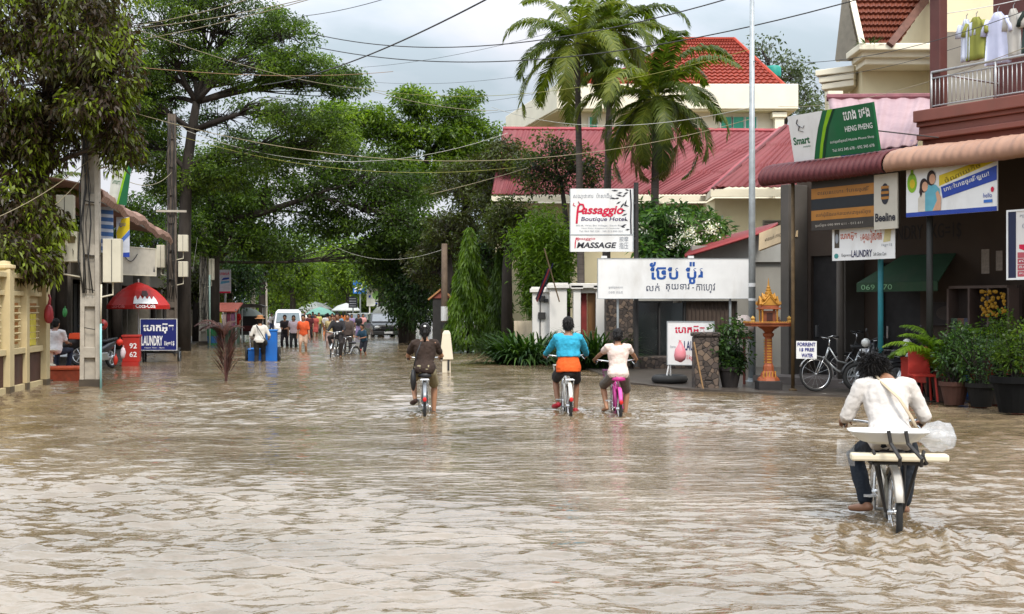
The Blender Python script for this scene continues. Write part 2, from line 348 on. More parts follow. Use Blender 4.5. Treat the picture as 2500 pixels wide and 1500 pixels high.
def crown_tree(name, label, trunk, tr, blobs, lm, bark, n_clump=40, n_leaf=26, cr=.55, leaf=.2, asp=.4, flat=.55, droop=.25, seed=1, group=None, down=0., tone=(.1, .9), twigs=True, cat='tree', shell=.45):
    # trunk: list of points, tr: radii; blobs: (centre, (rx, ry, rz), density)
    r = random.Random(seed); g = np.random.RandomState(seed); o = thing(name, label, cat, trunk[0], group=group); org = np.array(trunk[0])
    tb = MB(); tp = [Vector(p) - Vector(trunk[0]) for p in trunk]; tb.tube(tp, tr, 9)
    pp, dd, tt = [], [], []; ck = 0
    for (c, rad, den) in blobs:
        c = Vector(c) - Vector(trunk[0]); cand = [p for p in tp[1:]] or tp
        st = min(cand, key=lambda p: (p - c).length + max(0, p.z - c.z) * 1.5)
        lr = tr[-1] * .8; path = bend(st, c, r, .14); tb.tube(path, [lr * (1 - .75 * i / 5) for i in range(6)], 6)
        for k in range(max(3, int(n_clump * den))):
            w = Vector((r.gauss(0, 1), r.gauss(0, 1), r.gauss(0, 1))).normalized() * (shell + (1 - shell) * r.random() ** .5)
            cc = c + Vector((w.x * rad[0], w.y * rad[1], w.z * rad[2])); csz = cr * r.uniform(.6, 1.35)
            if twigs:
                t0 = path[r.choice([2, 3, 4, 5])]; tb.tube(bend(t0, cc, r, .16, 4), [lr * .26, lr * .2, lr * .14, lr * .09, .008], 4)
            nl = max(4, int(n_leaf * (csz / cr) ** 2)); q = g.normal(size=(nl, 3)); q /= np.linalg.norm(q, axis=1, keepdims=True)
            q *= (g.rand(nl, 1) ** .45); pos = np.array(cc) + q * np.array([csz, csz, csz * flat])
            dr = q * np.array([1, 1, .5]) + g.normal(size=(nl, 3)) * .55; dr[:, 2] -= down
            base = r.uniform(*tone); pp.append(pos); dd.append(dr); tt.append(np.clip(base + g.normal(size=nl) * .16, 0, 1))
    pp = np.concatenate(pp); dd = np.concatenate(dd); tt = np.concatenate(tt); n = len(pp)
    tb.build('trunk', bark, o, smooth=True)
    leaves('crown', pp, dd, leaf * (.65 + .7 * g.rand(n)), leaf * asp * (.7 + .6 * g.rand(n)), tt, lm, o, droop, seed=seed); return o

BARK = mat((.042, .034, .028), .9, .35, 5, bump=.5, stretch=(1, 1, .3)); BARK2 = mat((.14, .12, .095), .9, .3, 5, bump=.5)
LF_RAIN = leafmat((0.0225,0.0425,0.0075), (0.0625,0.1100,0.0125), (0.1688,0.2500,0.0225), .42); LF_MID = leafmat((0.0221,0.0416,0.0078), (0.0598,0.1092,0.0117), (0.1820,0.2730,0.0234), .42)
LF_LIME = leafmat((0.0286,0.0550,0.0066), (0.0825,0.1430,0.0110), (0.2090,0.2970,0.0198), .42); LF_DARK = leafmat((0.0135,0.0297,0.0108), (0.0297,0.0675,0.0149), (0.0810,0.1620,0.0270), .3)
LF_VINE = leafmat((.045, .026, .014), (.045, .042, .010), (.22, .29, .018)); LF_BROWN = leafmat((.030, .026, .011), (.052, .062, .014), (.10, .14, .022)); LF_BAMB = leafmat((.035, .075, .007), (.10, .18, .012), (.21, .32, .02))

def blob(px, py, d, rx, ry, rz=None, den=1.):   # a crown lobe from its place in the photograph: pixel radii, real depth
    k = d / F; return (P(px, py, d), (rx * k, (rz if rz else (rx + ry) / 2 * k), ry * k), den)

# big spreading tree on the left, with open branches against the sky
tk = [P(447, 850, 47), P(450, 600, 47), P(455, 420, 47), P(468, 320, 47), P(480, 250, 47)]; tk[0].z = -.3
crown_tree('spreading_tree', 'huge spreading tree leaning over the street, dark open limbs and fine leaves against the sky', tk, [.30, .25, .21, .18, .15],
  [blob(400, 60, 46, 130, 70, 1.6), blob(560, 40, 47, 130, 60, 1.8), blob(690, 90, 47, 80, 60, 1.5), blob(735, 175, 47, 100, 45, 1.6), blob(830, 200, 47, 60, 38, 1.2, .7), blob(590, 160, 46, 130, 60, 1.8), blob(440, 160, 48, 120, 60, 1.6),
   blob(720, 290, 46, 110, 45, 1.6), blob(640, 385, 47, 120, 45, 1.8), blob(380, 260, 48, 70, 70, 1.6, .7), blob(560, 290, 49, 90, 60, 1.6, .5), blob(800, 340, 47, 90, 50, 1.6), blob(520, 430, 47, 90, 40, 1.6), blob(330, 350, 48, 60, 70, 1.4, .6), blob(470, -40, 46, 170, 60, 2), blob(365, 160, 46, 60, 70, 1.4), blob(375, 370, 47, 60, 60, 1.4, .8), blob(440, 460, 48, 70, 45, 1.4), blob(340, 250, 46, 50, 60, 1.3)],
  LF_RAIN, BARK, n_clump=70, n_leaf=72, cr=.44, leaf=.13, asp=.42, flat=.45, seed=3, tone=(.05, .85))
# second street tree, dark foliage arching over the road, limbs running right
tk = [P(520, 850, 56), P(522, 640, 56), P(540, 540, 56), P(640, 520, 56), P(760, 480, 56)]; tk[0].z = -.3
crown_tree('arching_tree', 'dark arching street tree whose long limbs reach right over the flooded road', tk, [.3, .26, .24, .16, .1],
  [blob(520, 480, 56, 100, 50, 1.8), blob(640, 470, 56, 110, 55, 2), blob(770, 450, 57, 110, 50, 2), blob(890, 430, 57, 110, 55, 2), blob(560, 580, 56, 90, 55, 1.8), blob(660, 590, 57, 90, 60, 1.8), blob(900, 520, 57, 100, 45, 1.8), blob(980, 470, 57, 80, 50, 1.6), blob(470, 560, 55, 60, 60, 1.4), blob(790, 540, 58, 70, 40, 1.5, .8), blob(1010, 560, 56, 70, 50, 1.5), blob(640, 370, 56, 90, 45, 1.6, .7), blob(800, 380, 57, 90, 45, 1.6, .7), blob(480, 400, 55, 70, 50, 1.5, .7), blob(930, 620, 58, 70, 50, 1.6)],
  LF_MID, BARK, n_clump=52, n_leaf=70, cr=.64, leaf=.18, asp=.42, flat=.5, seed=8, tone=(.0, .65))
# bright trees on the right of the street
tk = [P(1000, 850, 62), P(1005, 640, 62), P(1010, 480, 62), P(1050, 370, 62)]; tk[0].z = -.3
crown_tree('bright_tree', 'tall bright green tree with two rounded tops right of the street', tk, [.32, .26, .2, .14],
  [blob(1010, 250, 62, 38, 36, 1.3, .8), blob(1130, 275, 62, 55, 45, 1.5), blob(1060, 330, 62, 110, 45, 2), blob(950, 370, 62, 60, 80, 1.8), blob(1150, 350, 62, 75, 50, 1.8), blob(1010, 440, 61, 60, 55, 1.6), blob(1180, 390, 63, 50, 45, 1.4), blob(880, 300, 62, 70, 45, 1.6), blob(820, 290, 63, 50, 40, 1.4, .8), blob(1090, 420, 62, 90, 60, 1.8)],
  LF_LIME, BARK, n_clump=52, n_leaf=70, cr=.64, leaf=.22, asp=.42, flat=.55, seed=12, tone=(.05, .85))
tk = [P(1100, 860, 52), P(1100, 700, 52), P(1085, 560, 52), P(1130, 520, 52)]; tk[0].z = -.3
crown_tree('brown_leaved_tree', 'brownish green tree with a bare leaning limb behind the pointed columnar tree', tk, [.25, .2, .16, .12],
  [blob(1130, 450, 52, 80, 55, 1.6), blob(1210, 430, 52, 70, 50, 1.5), blob(1110, 560, 52, 70, 55, 1.4), blob(1060, 640, 53, 60, 60, 1.4), blob(1240, 400, 47, 55, 50, 1.3), blob(1215, 490, 48, 50, 60, 1.3), blob(1250, 520, 50, 50, 55, 1.3, .7), blob(1230, 640, 50, 50, 60, 1.3, .8), blob(1300, 660, 50, 50, 40, 1.2, .7)],
  LF_BROWN, BARK, n_clump=54, n_leaf=70, cr=.5, leaf=.17, asp=.4, flat=.6, seed=15, tone=(.0, .8))
tk = [P(985, 850, 58), P(985, 720, 58), P(990, 620, 58)]; tk[0].z = -.3
crown_tree('dense_dark_tree', 'dense dark evergreen standing behind the parked black pickup', tk, [.25, .2, .15],
  [blob(985, 720, 58, 45, 80, 1.5, 1.3), blob(1030, 740, 57, 45, 80, 1.4, 1.2), blob(960, 610, 58, 60, 55, 1.6), blob(1000, 560, 58, 70, 45, 1.6), blob(1030, 650, 57, 55, 50, 1.5)],
  LF_DARK, BARK, n_clump=42, n_leaf=48, cr=.55, leaf=.2, asp=.42, flat=.8, down=.5, seed=17, tone=(.0, .8))
# trees along the left pavement further down
for i, (px, d, top, w, lm, sd, lab) in enumerate([(640, 70, 560, 70, LF_MID, 21, 'medium green pavement tree behind the pale blue pipe pole'), (560, 62, 600, 60, LF_DARK, 22, 'dark leafy tree above the tall white and blue signboard'),
   (715, 84, 600, 55, LF_LIME, 23, 'light green tree above the white minibus'), (850, 96, 600, 70, LF_LIME, 24, 'yellow green tree behind the blue hanging sign down the street'), (930, 84, 590, 60, LF_MID, 25, 'mid green tree behind the white and green signboards on the right'),
   (780, 118, 610, 80, LF_LIME, 26, 'hazy green tree closing the far end of the street'), (690, 110, 620, 60, LF_MID, 27, 'darker green tree left of the far end of the street'), (370, 66, 480, 90, LF_DARK, 29, 'dark bushy tree filling the gap behind the tall dark pole'), (285, 48, 470, 90, LF_MID, 30, 'dense green tree behind the leaning phone sign'), (150, 40, 480, 90, LF_DARK, 32, 'dark tree behind the meter cabinets of the near pole'), (560, 70, 420, 90, LF_MID, 33, 'green tree filling between the big trunk and the palm sprig'), (1238, 43.5, 480, 46, LF_BROWN, 34, 'brownish leafy tree hiding the left corner of the red roofed house'), (1215, 47, 540, 60, LF_DARK, 35, 'dark tree behind the narrow columnar tree'), (480, 60, 620, 60, LF_BROWN, 28, 'brown tinged tree behind the row of concrete poles')]):
    b = P(px, 840, d); b.z = -.3; q = P(px, (top + 760) / 2 + 40, d)
    crown_tree('street_tree', lab, [b, q, P(px + 8, top + 60, d)], [.24, .18, .12],
      [blob(px, top + 40, d, w * .8, 45, None), blob(px - w * .6, top + 80, d, w * .6, 45), blob(px + w * .6, top + 75, d, w * .6, 48), blob(px + 5, top + 105, d + 1, w, 38)],
      lm, BARK, n_clump=34, n_leaf=40, cr=.7 * d / 70, leaf=.2 * d / 70, asp=.5, flat=.6, seed=sd, group='trees along the flooded street', tone=(.05, .85))
# woods that close the street far away
wr = random.Random(77); bl = []
for k in range(46):
    px = wr.uniform(420, 1330); d = wr.uniform(128, 150); bl.append(blob(px, wr.uniform(590, 760), d, 60, 55, 3))
w = crown_tree('far_trees', None, [P(770, 850, 135), P(770, 700, 135)], [.3, .2], bl, LF_MID, BARK, n_clump=20, n_leaf=22, cr=1.9, leaf=.7, asp=.55, flat=.7, seed=31, tone=(.1, .8), twigs=False)
w['kind'] = 'stuff'; del w['category']
for c_ in w.children: c_['kind'] = 'stuff'

# near vine-hung tree over the left pole
tk = [P(60, 925, 27.2), P(70, 700, 27), P(95, 450, 26), P(120, 260, 25.5), P(150, 120, 25.5)]; tk[0].z = -.2
crown_tree('vine_hung_tree', 'near tree at the left edge with brown hanging vines and drooping leaves', tk, [.22, .2, .17, .14, .1],
  [blob(60, 60, 25, 110, 90, 1.2), blob(210, 80, 24.6, 110, 100, 1.1), blob(270, 170, 24.4, 70, 100, .9), blob(110, 200, 24.8, 120, 90, 1.1), blob(40, 330, 25, 80, 70, .9), blob(230, 270, 24.4, 80, 60, .8), blob(170, -20, 25, 160, 60, 1.2), blob(50, 500, 25, 70, 70, .8, .8), blob(110, 560, 25.2, 60, 50, .7, .8), blob(30, 620, 24.2, 50, 50, .6, .9), blob(85, 640, 24.6, 45, 30, .4, .6), blob(295, 350, 24.8, 35, 55, .5, .5), blob(110, 330, 25.4, 90, 70, .8), blob(-90, 80, 25, 110, 100, 1.2), blob(-70, 330, 25, 100, 90, 1.1), blob(-60, 560, 25, 70, 60, .8, .7)],
  LF_VINE, mat((.055, .038, .027), .9, .3, 6, bump=.5), n_clump=74, n_leaf=40, cr=.24, leaf=.125, asp=.42, flat=1.2, droop=.4, down=.6, seed=41, tone=(-.25, .95))

# narrow pointed trees with drooping leaves
def column_tree(px, base_y, top_y, w, d, lm, seed, label, tone):
    g = np.random.RandomState(seed); b = P(px, base_y, d); b.z = -.1; H = PZ(top_y, d) + .1; rad = w * d / F / 2
    o = thing('columnar_tree', label, 'tree', b, group='pointed columnar trees right of the street')
    MB().tube([(0, 0, 0), (.03, 0, H * .5), (0, 0, H * .93)], [.11, .08, .02], 8).build('trunk', BARK, o, smooth=True)
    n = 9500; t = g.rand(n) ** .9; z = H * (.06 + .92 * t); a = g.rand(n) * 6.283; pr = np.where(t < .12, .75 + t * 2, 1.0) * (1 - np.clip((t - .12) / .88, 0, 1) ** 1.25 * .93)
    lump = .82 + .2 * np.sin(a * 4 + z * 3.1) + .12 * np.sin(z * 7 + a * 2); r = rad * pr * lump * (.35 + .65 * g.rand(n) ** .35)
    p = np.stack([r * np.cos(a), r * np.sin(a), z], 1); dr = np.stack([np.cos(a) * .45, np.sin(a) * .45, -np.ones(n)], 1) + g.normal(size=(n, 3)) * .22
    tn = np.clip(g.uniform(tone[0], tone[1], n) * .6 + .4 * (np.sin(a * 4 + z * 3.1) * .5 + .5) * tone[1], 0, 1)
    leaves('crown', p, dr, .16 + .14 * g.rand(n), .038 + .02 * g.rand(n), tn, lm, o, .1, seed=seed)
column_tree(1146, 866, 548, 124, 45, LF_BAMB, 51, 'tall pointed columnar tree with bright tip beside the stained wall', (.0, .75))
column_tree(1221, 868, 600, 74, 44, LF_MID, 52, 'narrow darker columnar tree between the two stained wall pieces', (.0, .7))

# bamboo clump behind the hotel sign
g = np.random.RandomState(61); o = thing('bamboo_clump', 'feathery bright green bamboo left of the hotel signboard', 'bamboo', P(1330, 860, 41))
o.location.z = -.1; cb = MB(); pp = []; dd = []; tn = []
for k in range(90):
    a = g.rand() * 6.28; rr = g.rand() ** .6; H = 4.6 + .9 * g.rand() - rr * .7; bx_, by_ = .55 * rr * math.cos(a), .5 * rr * math.sin(a); tx_, ty_ = 1.3 * rr * math.cos(a), 1.1 * rr * math.sin(a)
    pts = [(bx_ + (tx_ - bx_) * q * q, by_ + (ty_ - by_) * q * q, H * (q - .1 * rr * q ** 3)) for q in np.linspace(0, 1, 7)]
    cb.tube(pts, [.018, .018, .016, .014, .011, .008, .004], 5)
    for q in range(190):
        s = .36 + .64 * g.rand(); i = min(5, int(s * 6)); f = s * 6 - i; p = np.array(pts[i]) * (1 - f) + np.array(pts[i + 1]) * f
        pp.append(p + g.normal(size=3) * [.16, .16, .15]); v = g.normal(size=3); v[2] = v[2] * .5 - .15; dd.append(v); tn.append(np.clip(.25 + .6 * (s - .36) + g.normal() * .15, 0, 1))
cb.build('canes', mat((.12, .16, .03), .5), o, smooth=True); leaves('foliage', np.array(pp), np.array(dd), .15 + .10 * g.rand(len(pp)), .042 + .02 * g.rand(len(pp)), np.array(tn), LF_BAMB, o, .3, seed=62)

# frangipani with white blossom
tk = [P(1650, 880, 35), P(1655, 700, 35), P(1660, 600, 35)]; tk[0].z = 0
fr = crown_tree('frangipani_tree', 'frangipani with white blossom behind the long white cafe signboard', tk, [.14, .12, .09], [blob(1590, 540, 37, 40, 45, .7), blob(1640, 580, 37, 60, 45, .8), blob(1700, 545, 37, 50, 45, .7), blob(1745, 565, 37.5, 40, 38, .6), blob(1600, 600, 35, 55, 38, .6), blob(1690, 605, 35, 65, 35, .6), blob(1755, 605, 35, 45, 30, .5), blob(1580, 560, 35, 40, 45, .6), blob(1640, 550, 35, 45, 45, .6)],
  leafmat((.014, .04, .010), (.04, .10, .02), (.12, .22, .05)), BARK2, n_clump=26, n_leaf=22, cr=.24, leaf=.26, asp=.3, flat=.8, seed=66, tone=(.2, .9))
g = np.random.RandomState(67); pp = []; dd = []
for (px, py, k) in [(1652, 535, 26), (1680, 568, 30), (1735, 560, 22), (1665, 585, 26), (1700, 595, 16), (1640, 600, 14), (1560, 560, 8)]:
    c = np.array(P(px, py, 34.6)) - np.array(tk[0])
    for _ in range(k * 5): pp.append(c + g.normal(size=3) * .11); dd.append(g.normal(size=3))
leaves('blossom', np.array(pp), np.array(dd), .075, .05, np.full(len(pp), .5), leafmat((.8, .78, .7), (.85, .84, .78), (.9, .9, .85), .2), fr, 0, seed=68)
# reddish bougainvillea scramble in front of the red roofs
tk = [P(1385, 860, 43), P(1385, 560, 43), P(1370, 440, 43)]; tk[0].z = 0
crown_tree('bougainvillea', 'loose bougainvillea with pinkish sprays below the palms, before the red roof', tk, [.12, .1, .07], [blob(1350, 370, 43, 60, 45, .9), blob(1410, 400, 43, 60, 45, .9), blob(1300, 410, 43, 50, 40, .8), blob(1450, 420, 43, 45, 45, .8, .7), blob(1330, 440, 43, 70, 35, .8)],
  leafmat((.016, .022, .01), (.045, .075, .014), (.13, .14, .035)), BARK, n_clump=34, n_leaf=30, cr=.32, leaf=.13, asp=.5, flat=.8, seed=71, tone=(.0, .85), cat='shrub')
tk = [P(1920, 500, 82), P(1915, 330, 82), P(1900, 200, 82)]; tk[0].z = 0
crown_tree('airy_tree', 'airy grey green tree behind the tiled roof and the cream villa', tk, [.3, .24, .18], [blob(1860, 120, 82, 40, 35, 1.5, .8), blob(1905, 170, 82, 38, 40, 1.5, .8), blob(1940, 190, 82, 30, 50, 1.5), blob(1965, 240, 80, 35, 40, 1.5), blob(1990, 270, 78, 40, 30, 1.3)],
  leafmat((.03, .04, .025), (.06, .08, .04), (.11, .14, .07)), BARK, n_clump=22, n_leaf=24, cr=.75, leaf=.3, asp=.45, flat=.8, seed=73)

# coconut palms
LF_PALM = leafmat((.032, .052, .008), (.095, .13, .016), (.25, .26, .04), .4)
LF_PALMD = leafmat((.09, .07, .02), (.16, .13, .04), (.22, .19, .07), .2)
def frond(o, a, el, L, seed, dead=False, drop=1.25):
    g = np.random.RandomState(seed); n = 13; p = Vector((0, 0, 0)); e = el; pts = [p.copy()]; dirs = []
    for i in range(n):
        d = Vector((math.cos(a) * math.cos(e), math.sin(a) * math.cos(e), math.sin(e))); dirs.append(d); p = p + d * L / n; pts.append(p.copy()); e -= drop * (1.15 / n) * (.5 + i / n * 1.5)
    vs, fs, tone = [], [], []; side0 = Vector((-math.sin(a), math.cos(a), 0)); k = 0; base_t = g.uniform(.15, .75)
    rb = [(q, .022 * (1 - .8 * i / n)) for i, q in enumerate(pts)]
    for i in range(n):                                     # midrib as a flat double strip
        for s in (side0, dirs[i].cross(side0)):
            b = len(vs); vs += [rb[i][0] + s * rb[i][1], rb[i][0] - s * rb[i][1], rb[i + 1][0] - s * rb[i + 1][1], rb[i + 1][0] + s * rb[i + 1][1]]; fs.append((b, b + 1, b + 2, b + 3)); tone += [.95] * 4
    m = 84
    for j in range(m):
        t = .1 + .9 * j / m; i = min(n - 1, int(t * n)); f = t * n - i; q = pts[i].lerp(pts[i + 1], f); d = dirs[i]
        ll = L * .235 * (math.sin(math.pi * min(1, .12 + t * .86)) ** .6) * g.uniform(.85, 1.1)
        for sg in (-1, 1):
            up = d.cross(side0).normalized(); up = up if up.z > 0 else -up
            v = (side0 * sg * 1.0 + d * .75 + up * .25 + Vector(g.normal(size=3)) * .09).normalized()
            gr = Vector((0, 0, -1)); m1 = q + v * ll * .45 + gr * ll * .10; m2 = q + v * ll * .75 + gr * ll * .42
            wv = d * .026 * L / 2.6
            b = len(vs); vs += [q + wv * .6, q - wv * .6, m1 - wv, m1 + wv, m2, ]; fs.append((b, b + 1, b + 2, b + 3)); fs.append((b + 3, b + 2, b + 4, b + 4)); tt = min(1, max(0, base_t + g.normal() * .12)); tone += [tt] * 5
    f4 = [f for f in fs if f[2] != f[3]]; f3 = [f[:3] for f in fs if f[2] == f[3]]
    vn = np.array([tuple(v) for v in vs]); 
    f3n = np.array([(x[0], x[1], x[2], x[2]) for x in f3])
    # triangles become thin quads so that the whole frond is one quad mesh
    extra = vn[f3n[:, 2]] + (vn[f3n[:, 0]] - vn[f3n[:, 1]]) * .12; base = len(vn); vn = np.concatenate([vn, extra]); f3n[:, 3] = base + np.arange(len(f3n)); tone = np.concatenate([tone, np.array(tone)[f3n[:, 2]]])
    return mesh_np('frond', vn, np.concatenate([np.array(f4), f3n]), LF_PALMD if dead else LF_PALM, o, col=tone)
def palm(px, bd, hx, hy, L, nf, seed, label, nuts=True, rr=.16, low=-.75):
    r = random.Random(seed); b = P(px, 860, bd); b.z = -.1; top = P(hx, hy, bd); o = thing('coconut_palm', label, 'palm', b, group='coconut palms behind the hotel sign')
    t = top - b; pts = [Vector((t.x * q ** 1.4, t.y, t.z * q)) if False else Vector((t.x * q ** 1.5, 0, t.z * q)) for q in [i / 16 for i in range(17)]]
    tb = MB(); tb.tube(pts, [rr * (1.25 - .45 * i / 16) * (1 + .05 * (i % 2)) for i in range(17)], 10); tb.build('trunk', mat((.085, .07, .06), .9, .3, 4, bump=.6, stretch=(.5, .5, 5)), o, smooth=True)
    for k in range(nf):
        u = (k + r.random() * .6) / nf; el = 1.35 - (1.35 - low) * u ** .85; a = k * 2.39996 + r.uniform(-.25, .25)
        f = frond(o, a, el, L * r.uniform(.85, 1.1), seed * 50 + k, dead=(k >= nf - 2 and r.random() < .6), drop=r.uniform(1.15, 1.75)); f.location = t + Vector((0, 0, -.02))
    if nuts:
        for k in range(9):
            a = k * .75; MB().ell((0, 0, 0), (.12, .12, .15), 8, 6).build('coconut', mat((.16, .17, .03), .5, .3), o, smooth=True, loc=t + Vector((.27 * math.cos(a), .27 * math.sin(a), -.34 - .12 * (k % 3))))
palm(1596, 37, 1602, 238, 3.15, 27, 5, 'front coconut palm with green nuts beside the galvanised pole', True, .12, -.85)
palm(1420, 38, 1408, 105, 2.9, 20, 9, 'coconut palm on the left with a slim dark trunk behind the hotel sign', False, .10, -.6)
palm(1478, 40, 1492, 75, 3.0, 22, 13, 'tallest coconut palm, between the other two, reaching past the wires', False, .115, -.7)
# palm fronds of a low fan palm behind the cream wall
g = np.random.RandomState(3); o = thing('garden_palm', 'green garden palm fronds behind the near tree at the left edge', 'palm', (PX(70, 29), 29, 0)); MB().tube([(0, 0, -.1), (.05, 0, 2.4), (0, 0, 4.1)], [.12, .1, .08], 8).build('trunk', BARK, o, smooth=True)
for k in range(11): frond(o, k * 2.4, 1.0 - .1 * k, 1.75, 900 + k).location = (0, 0, 4.1)

# strap-leaved clumps
def strap_plant(name, label, px, d, n, L, w, spread, lm, seed, rad=.6, z=0., cat='plant', ry=None, group=None, py=None, stiff=.9):
    g = np.random.RandomState(seed); o = thing(name, label, cat, (PX(px, d), d, z), group=group); vs = []; fs = []; tn = []
    for k in range(n):
        a = g.rand() * 6.283; q = g.rand() ** .5; b = np.array([rad * q * math.cos(a), (ry or rad) * q * math.sin(a), 0]); a2 = a + g.normal() * .5; e = math.radians(88 - spread * (.25 + .75 * g.rand())); l = L * g.uniform(.6, 1.1); p = b.copy(); t0 = np.clip(g.uniform(.05, .9), 0, 1); sd_ = np.array([-math.sin(a2), math.cos(a2), 0]); pr = None; ns = 5
        for i in range(ns + 1):
            wd = w * (math.sin(math.pi * (.15 + .84 * i / ns)) + .05) / 2; vs += [p + sd_ * wd, p - sd_ * wd]; tn += [t0, t0]
            if i: c = len(vs); fs.append((c - 4, c - 3, c - 1, c - 2))
            p = p + l / ns * np.array([math.cos(a2) * math.cos(e), math.sin(a2) * math.cos(e), math.sin(e)]); e -= (1.1 - stiff * .6) * (.2 + i * .16)
    mesh_np('foliage', np.array(vs), np.array(fs), lm, o, col=np.array(tn)); return o
LF_STRAP = leafmat((.010, .028, .008), (.028, .068, .014), (.09, .16, .035), .25)
strap_plant('strap_leaved_bed', 'wide clump of dark strap leaves at the water, before the white gate', 1292, 36, 760, 1.5, .065, 70, LF_STRAP, 81, 1.0, ry=.5)
strap_plant('strap_leaved_bed', 'clump of dark strap leaves between the blue hooded cyclist and the stone pillar', 1450, 33, 520, 1.55, .06, 58, LF_STRAP, 82, .55, ry=.4)
# reddish palm seedling standing in the water
g = np.random.RandomState(4); o = thing('palm_seedling', 'dark reddish palm sprig planted upright in the flooded road', 'plant', (PX(551, 27), 27, -.2))
sm_ = MB(); st = mat((.07, .025, .02), .7, .3); LF_RED = leafmat((.022, .008, .008), (.05, .018, .014), (.11, .045, .03), .2)
for k in range(6):
    ph = g.rand() * 6.28; q_ = g.uniform(.06, .16)
    sm_.tube([(0, 0, 0), (q_ * .4 * math.cos(ph), q_ * .4 * math.sin(ph), .45), (q_ * math.cos(ph), q_ * math.sin(ph), .95), (q_ * 1.8 * math.cos(ph) - .06, q_ * 1.6 * math.sin(ph), 1.5)], [.014, .012, .009, .004], 5)
sm_.build('stems', st, o)
pp = []; dd = []; ll = []
for k in range(120):
    z = .30 + .75 * g.rand(); sg = 1 if k % 2 else -1; an = R(g.uniform(14, 36)); pp.append((sg * .015, g.normal() * .03, z)); dd.append((sg * math.sin(an), g.normal() * .22, math.cos(an))); ll.append(.40 + .25 * g.rand())
leaves('foliage', np.array(pp), np.array(dd), np.array(ll), .024, g.rand(120), LF_RED, o, .03, seed=5)
for (a_, el_, L_) in [(2.8, 1.0, .75), (3.4, 1.15, .8), (2.2, 1.25, .7), (.4, 1.2, .6), (4.2, 1.1, .7), (1.2, 1.35, .7), (3.0, 1.35, .75)]:
    pq = LF_PALM; LF_PALM = LF_RED; f_ = frond(o, a_, el_, L_, 40 + int(a_ * 10), drop=1.5); LF_PALM = pq; f_.location = (-.05, 0, 1.15)
# ferny fronds on top of the seedling lean sideways

# ------------------------------------------------------------------ buildings
U = Vector((.564, -.826, 0)); NO = Vector((-.826, -.564, 0)); A0 = Vector((4.8, 24.0, 0)); RZ = math.atan2(U.y, U.x)
# shop house frame: local x along the awning front, -y to the street, +y into the building
def SH(x, y, z): return A0 + U * x - NO * y + Vector((0, 0, z))
REDSHEET = sheetmat(srgb('#8e3a3a'), .2, dirt=.45, dirtc=srgb('#6a2c2c')); PINKSHEET = sheetmat(srgb('#a98d90'), .28, dirt=.6, dirtc=srgb('#84686e'))
TILE = sheetmat(srgb('#9a4536'), .34, dirt=.5, dirtc=srgb('#77362b')); TILE2 = sheetmat(srgb('#75402f'), .26, dirt=.5, dirtc=srgb('#52281f'))
ROOFRED = sheetmat(srgb('#8e4b4f'), .26, dirt=.7, dirtc=srgb('#7a4248'), depth=.03)
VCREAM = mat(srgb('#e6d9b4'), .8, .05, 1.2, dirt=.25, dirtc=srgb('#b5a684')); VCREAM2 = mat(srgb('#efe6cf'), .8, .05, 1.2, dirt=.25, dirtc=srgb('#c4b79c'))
MAROON = mat(srgb('#5e3430'), .6, .15, 3, dirt=.2); MAROON2 = mat(srgb('#7c4a3f'), .6, .12, 2, dirt=.3); GLASSD = mat((.012, .016, .016), .12, .2, spec=.6)
SHOPWALL = mat(srgb('#463a31'), .85, .15, 1.5, dirt=.4, dirtc=(.06, .05, .045)); GREYP = mat(srgb('#58534e'), .8, .15, 2, dirt=.4)

# --- shop house on the right
sh = thing('shop_house', 'dark open fronted shop house with maroon balcony at the right edge', 'building', A0, RZ)
w = MB()     # ground floor walls with door openings
for (a, b, z0, z1) in [(-1.75, -1.35, 0, 4.3), (-1.35, -.15, 2.75, 4.3), (-.15, .55, 0, 4.3), (.55, 1.5, 2.55, 4.3), (1.5, 4.6, 0, 4.3), (4.6, 7.2, 3.0, 4.3), (7.2, 9.5, 0, 4.3)]: w.bx(a, b, 3.0, 3.18, z0, z1)
w.bx(-1.75, -1.6, 3.18, 9, 0, 4.3).bx(-1.75, 9.5, 8.85, 9, 0, 4.3).bx(9.35, 9.5, 3.18, 8.85, 0, 4.3)
w.build('wall', SHOPWALL, sh)
MB().bx(-1.75, 9.5, 3.0, 9, 4.3, 4.45).build('ceiling_slab', SHOPWALL, sh); MB().bx(-1.6, 9.35, 3.18, 8.85, .04, .07).build('floor_slab', DARK, sh)
for (a, b, z) in [(-1.35, -.15, 2.75), (.55, 1.5, 2.55)]:
    d = MB().bx(a, b, 3.09, 3.13, .06, z).build('door', mat((.02, .018, .018), .5, .3), sh)
    MB().bx(a + .1, a + .14, 3.03, 3.09, 1.0, 1.25).build('handle', STEEL, d)
for x in (-1.55, .0): MB().bx(x - .12, x + .12, 2.4, 2.99, 0, 4.3).build('pillar', GREYP, sh, bev=.01)
st = MB(); st.bx(-1.7, 1.6, 1.6, 3.0, .03, .19); st.build('step', mat((.12, .10, .09), .8, .2, 3), sh)
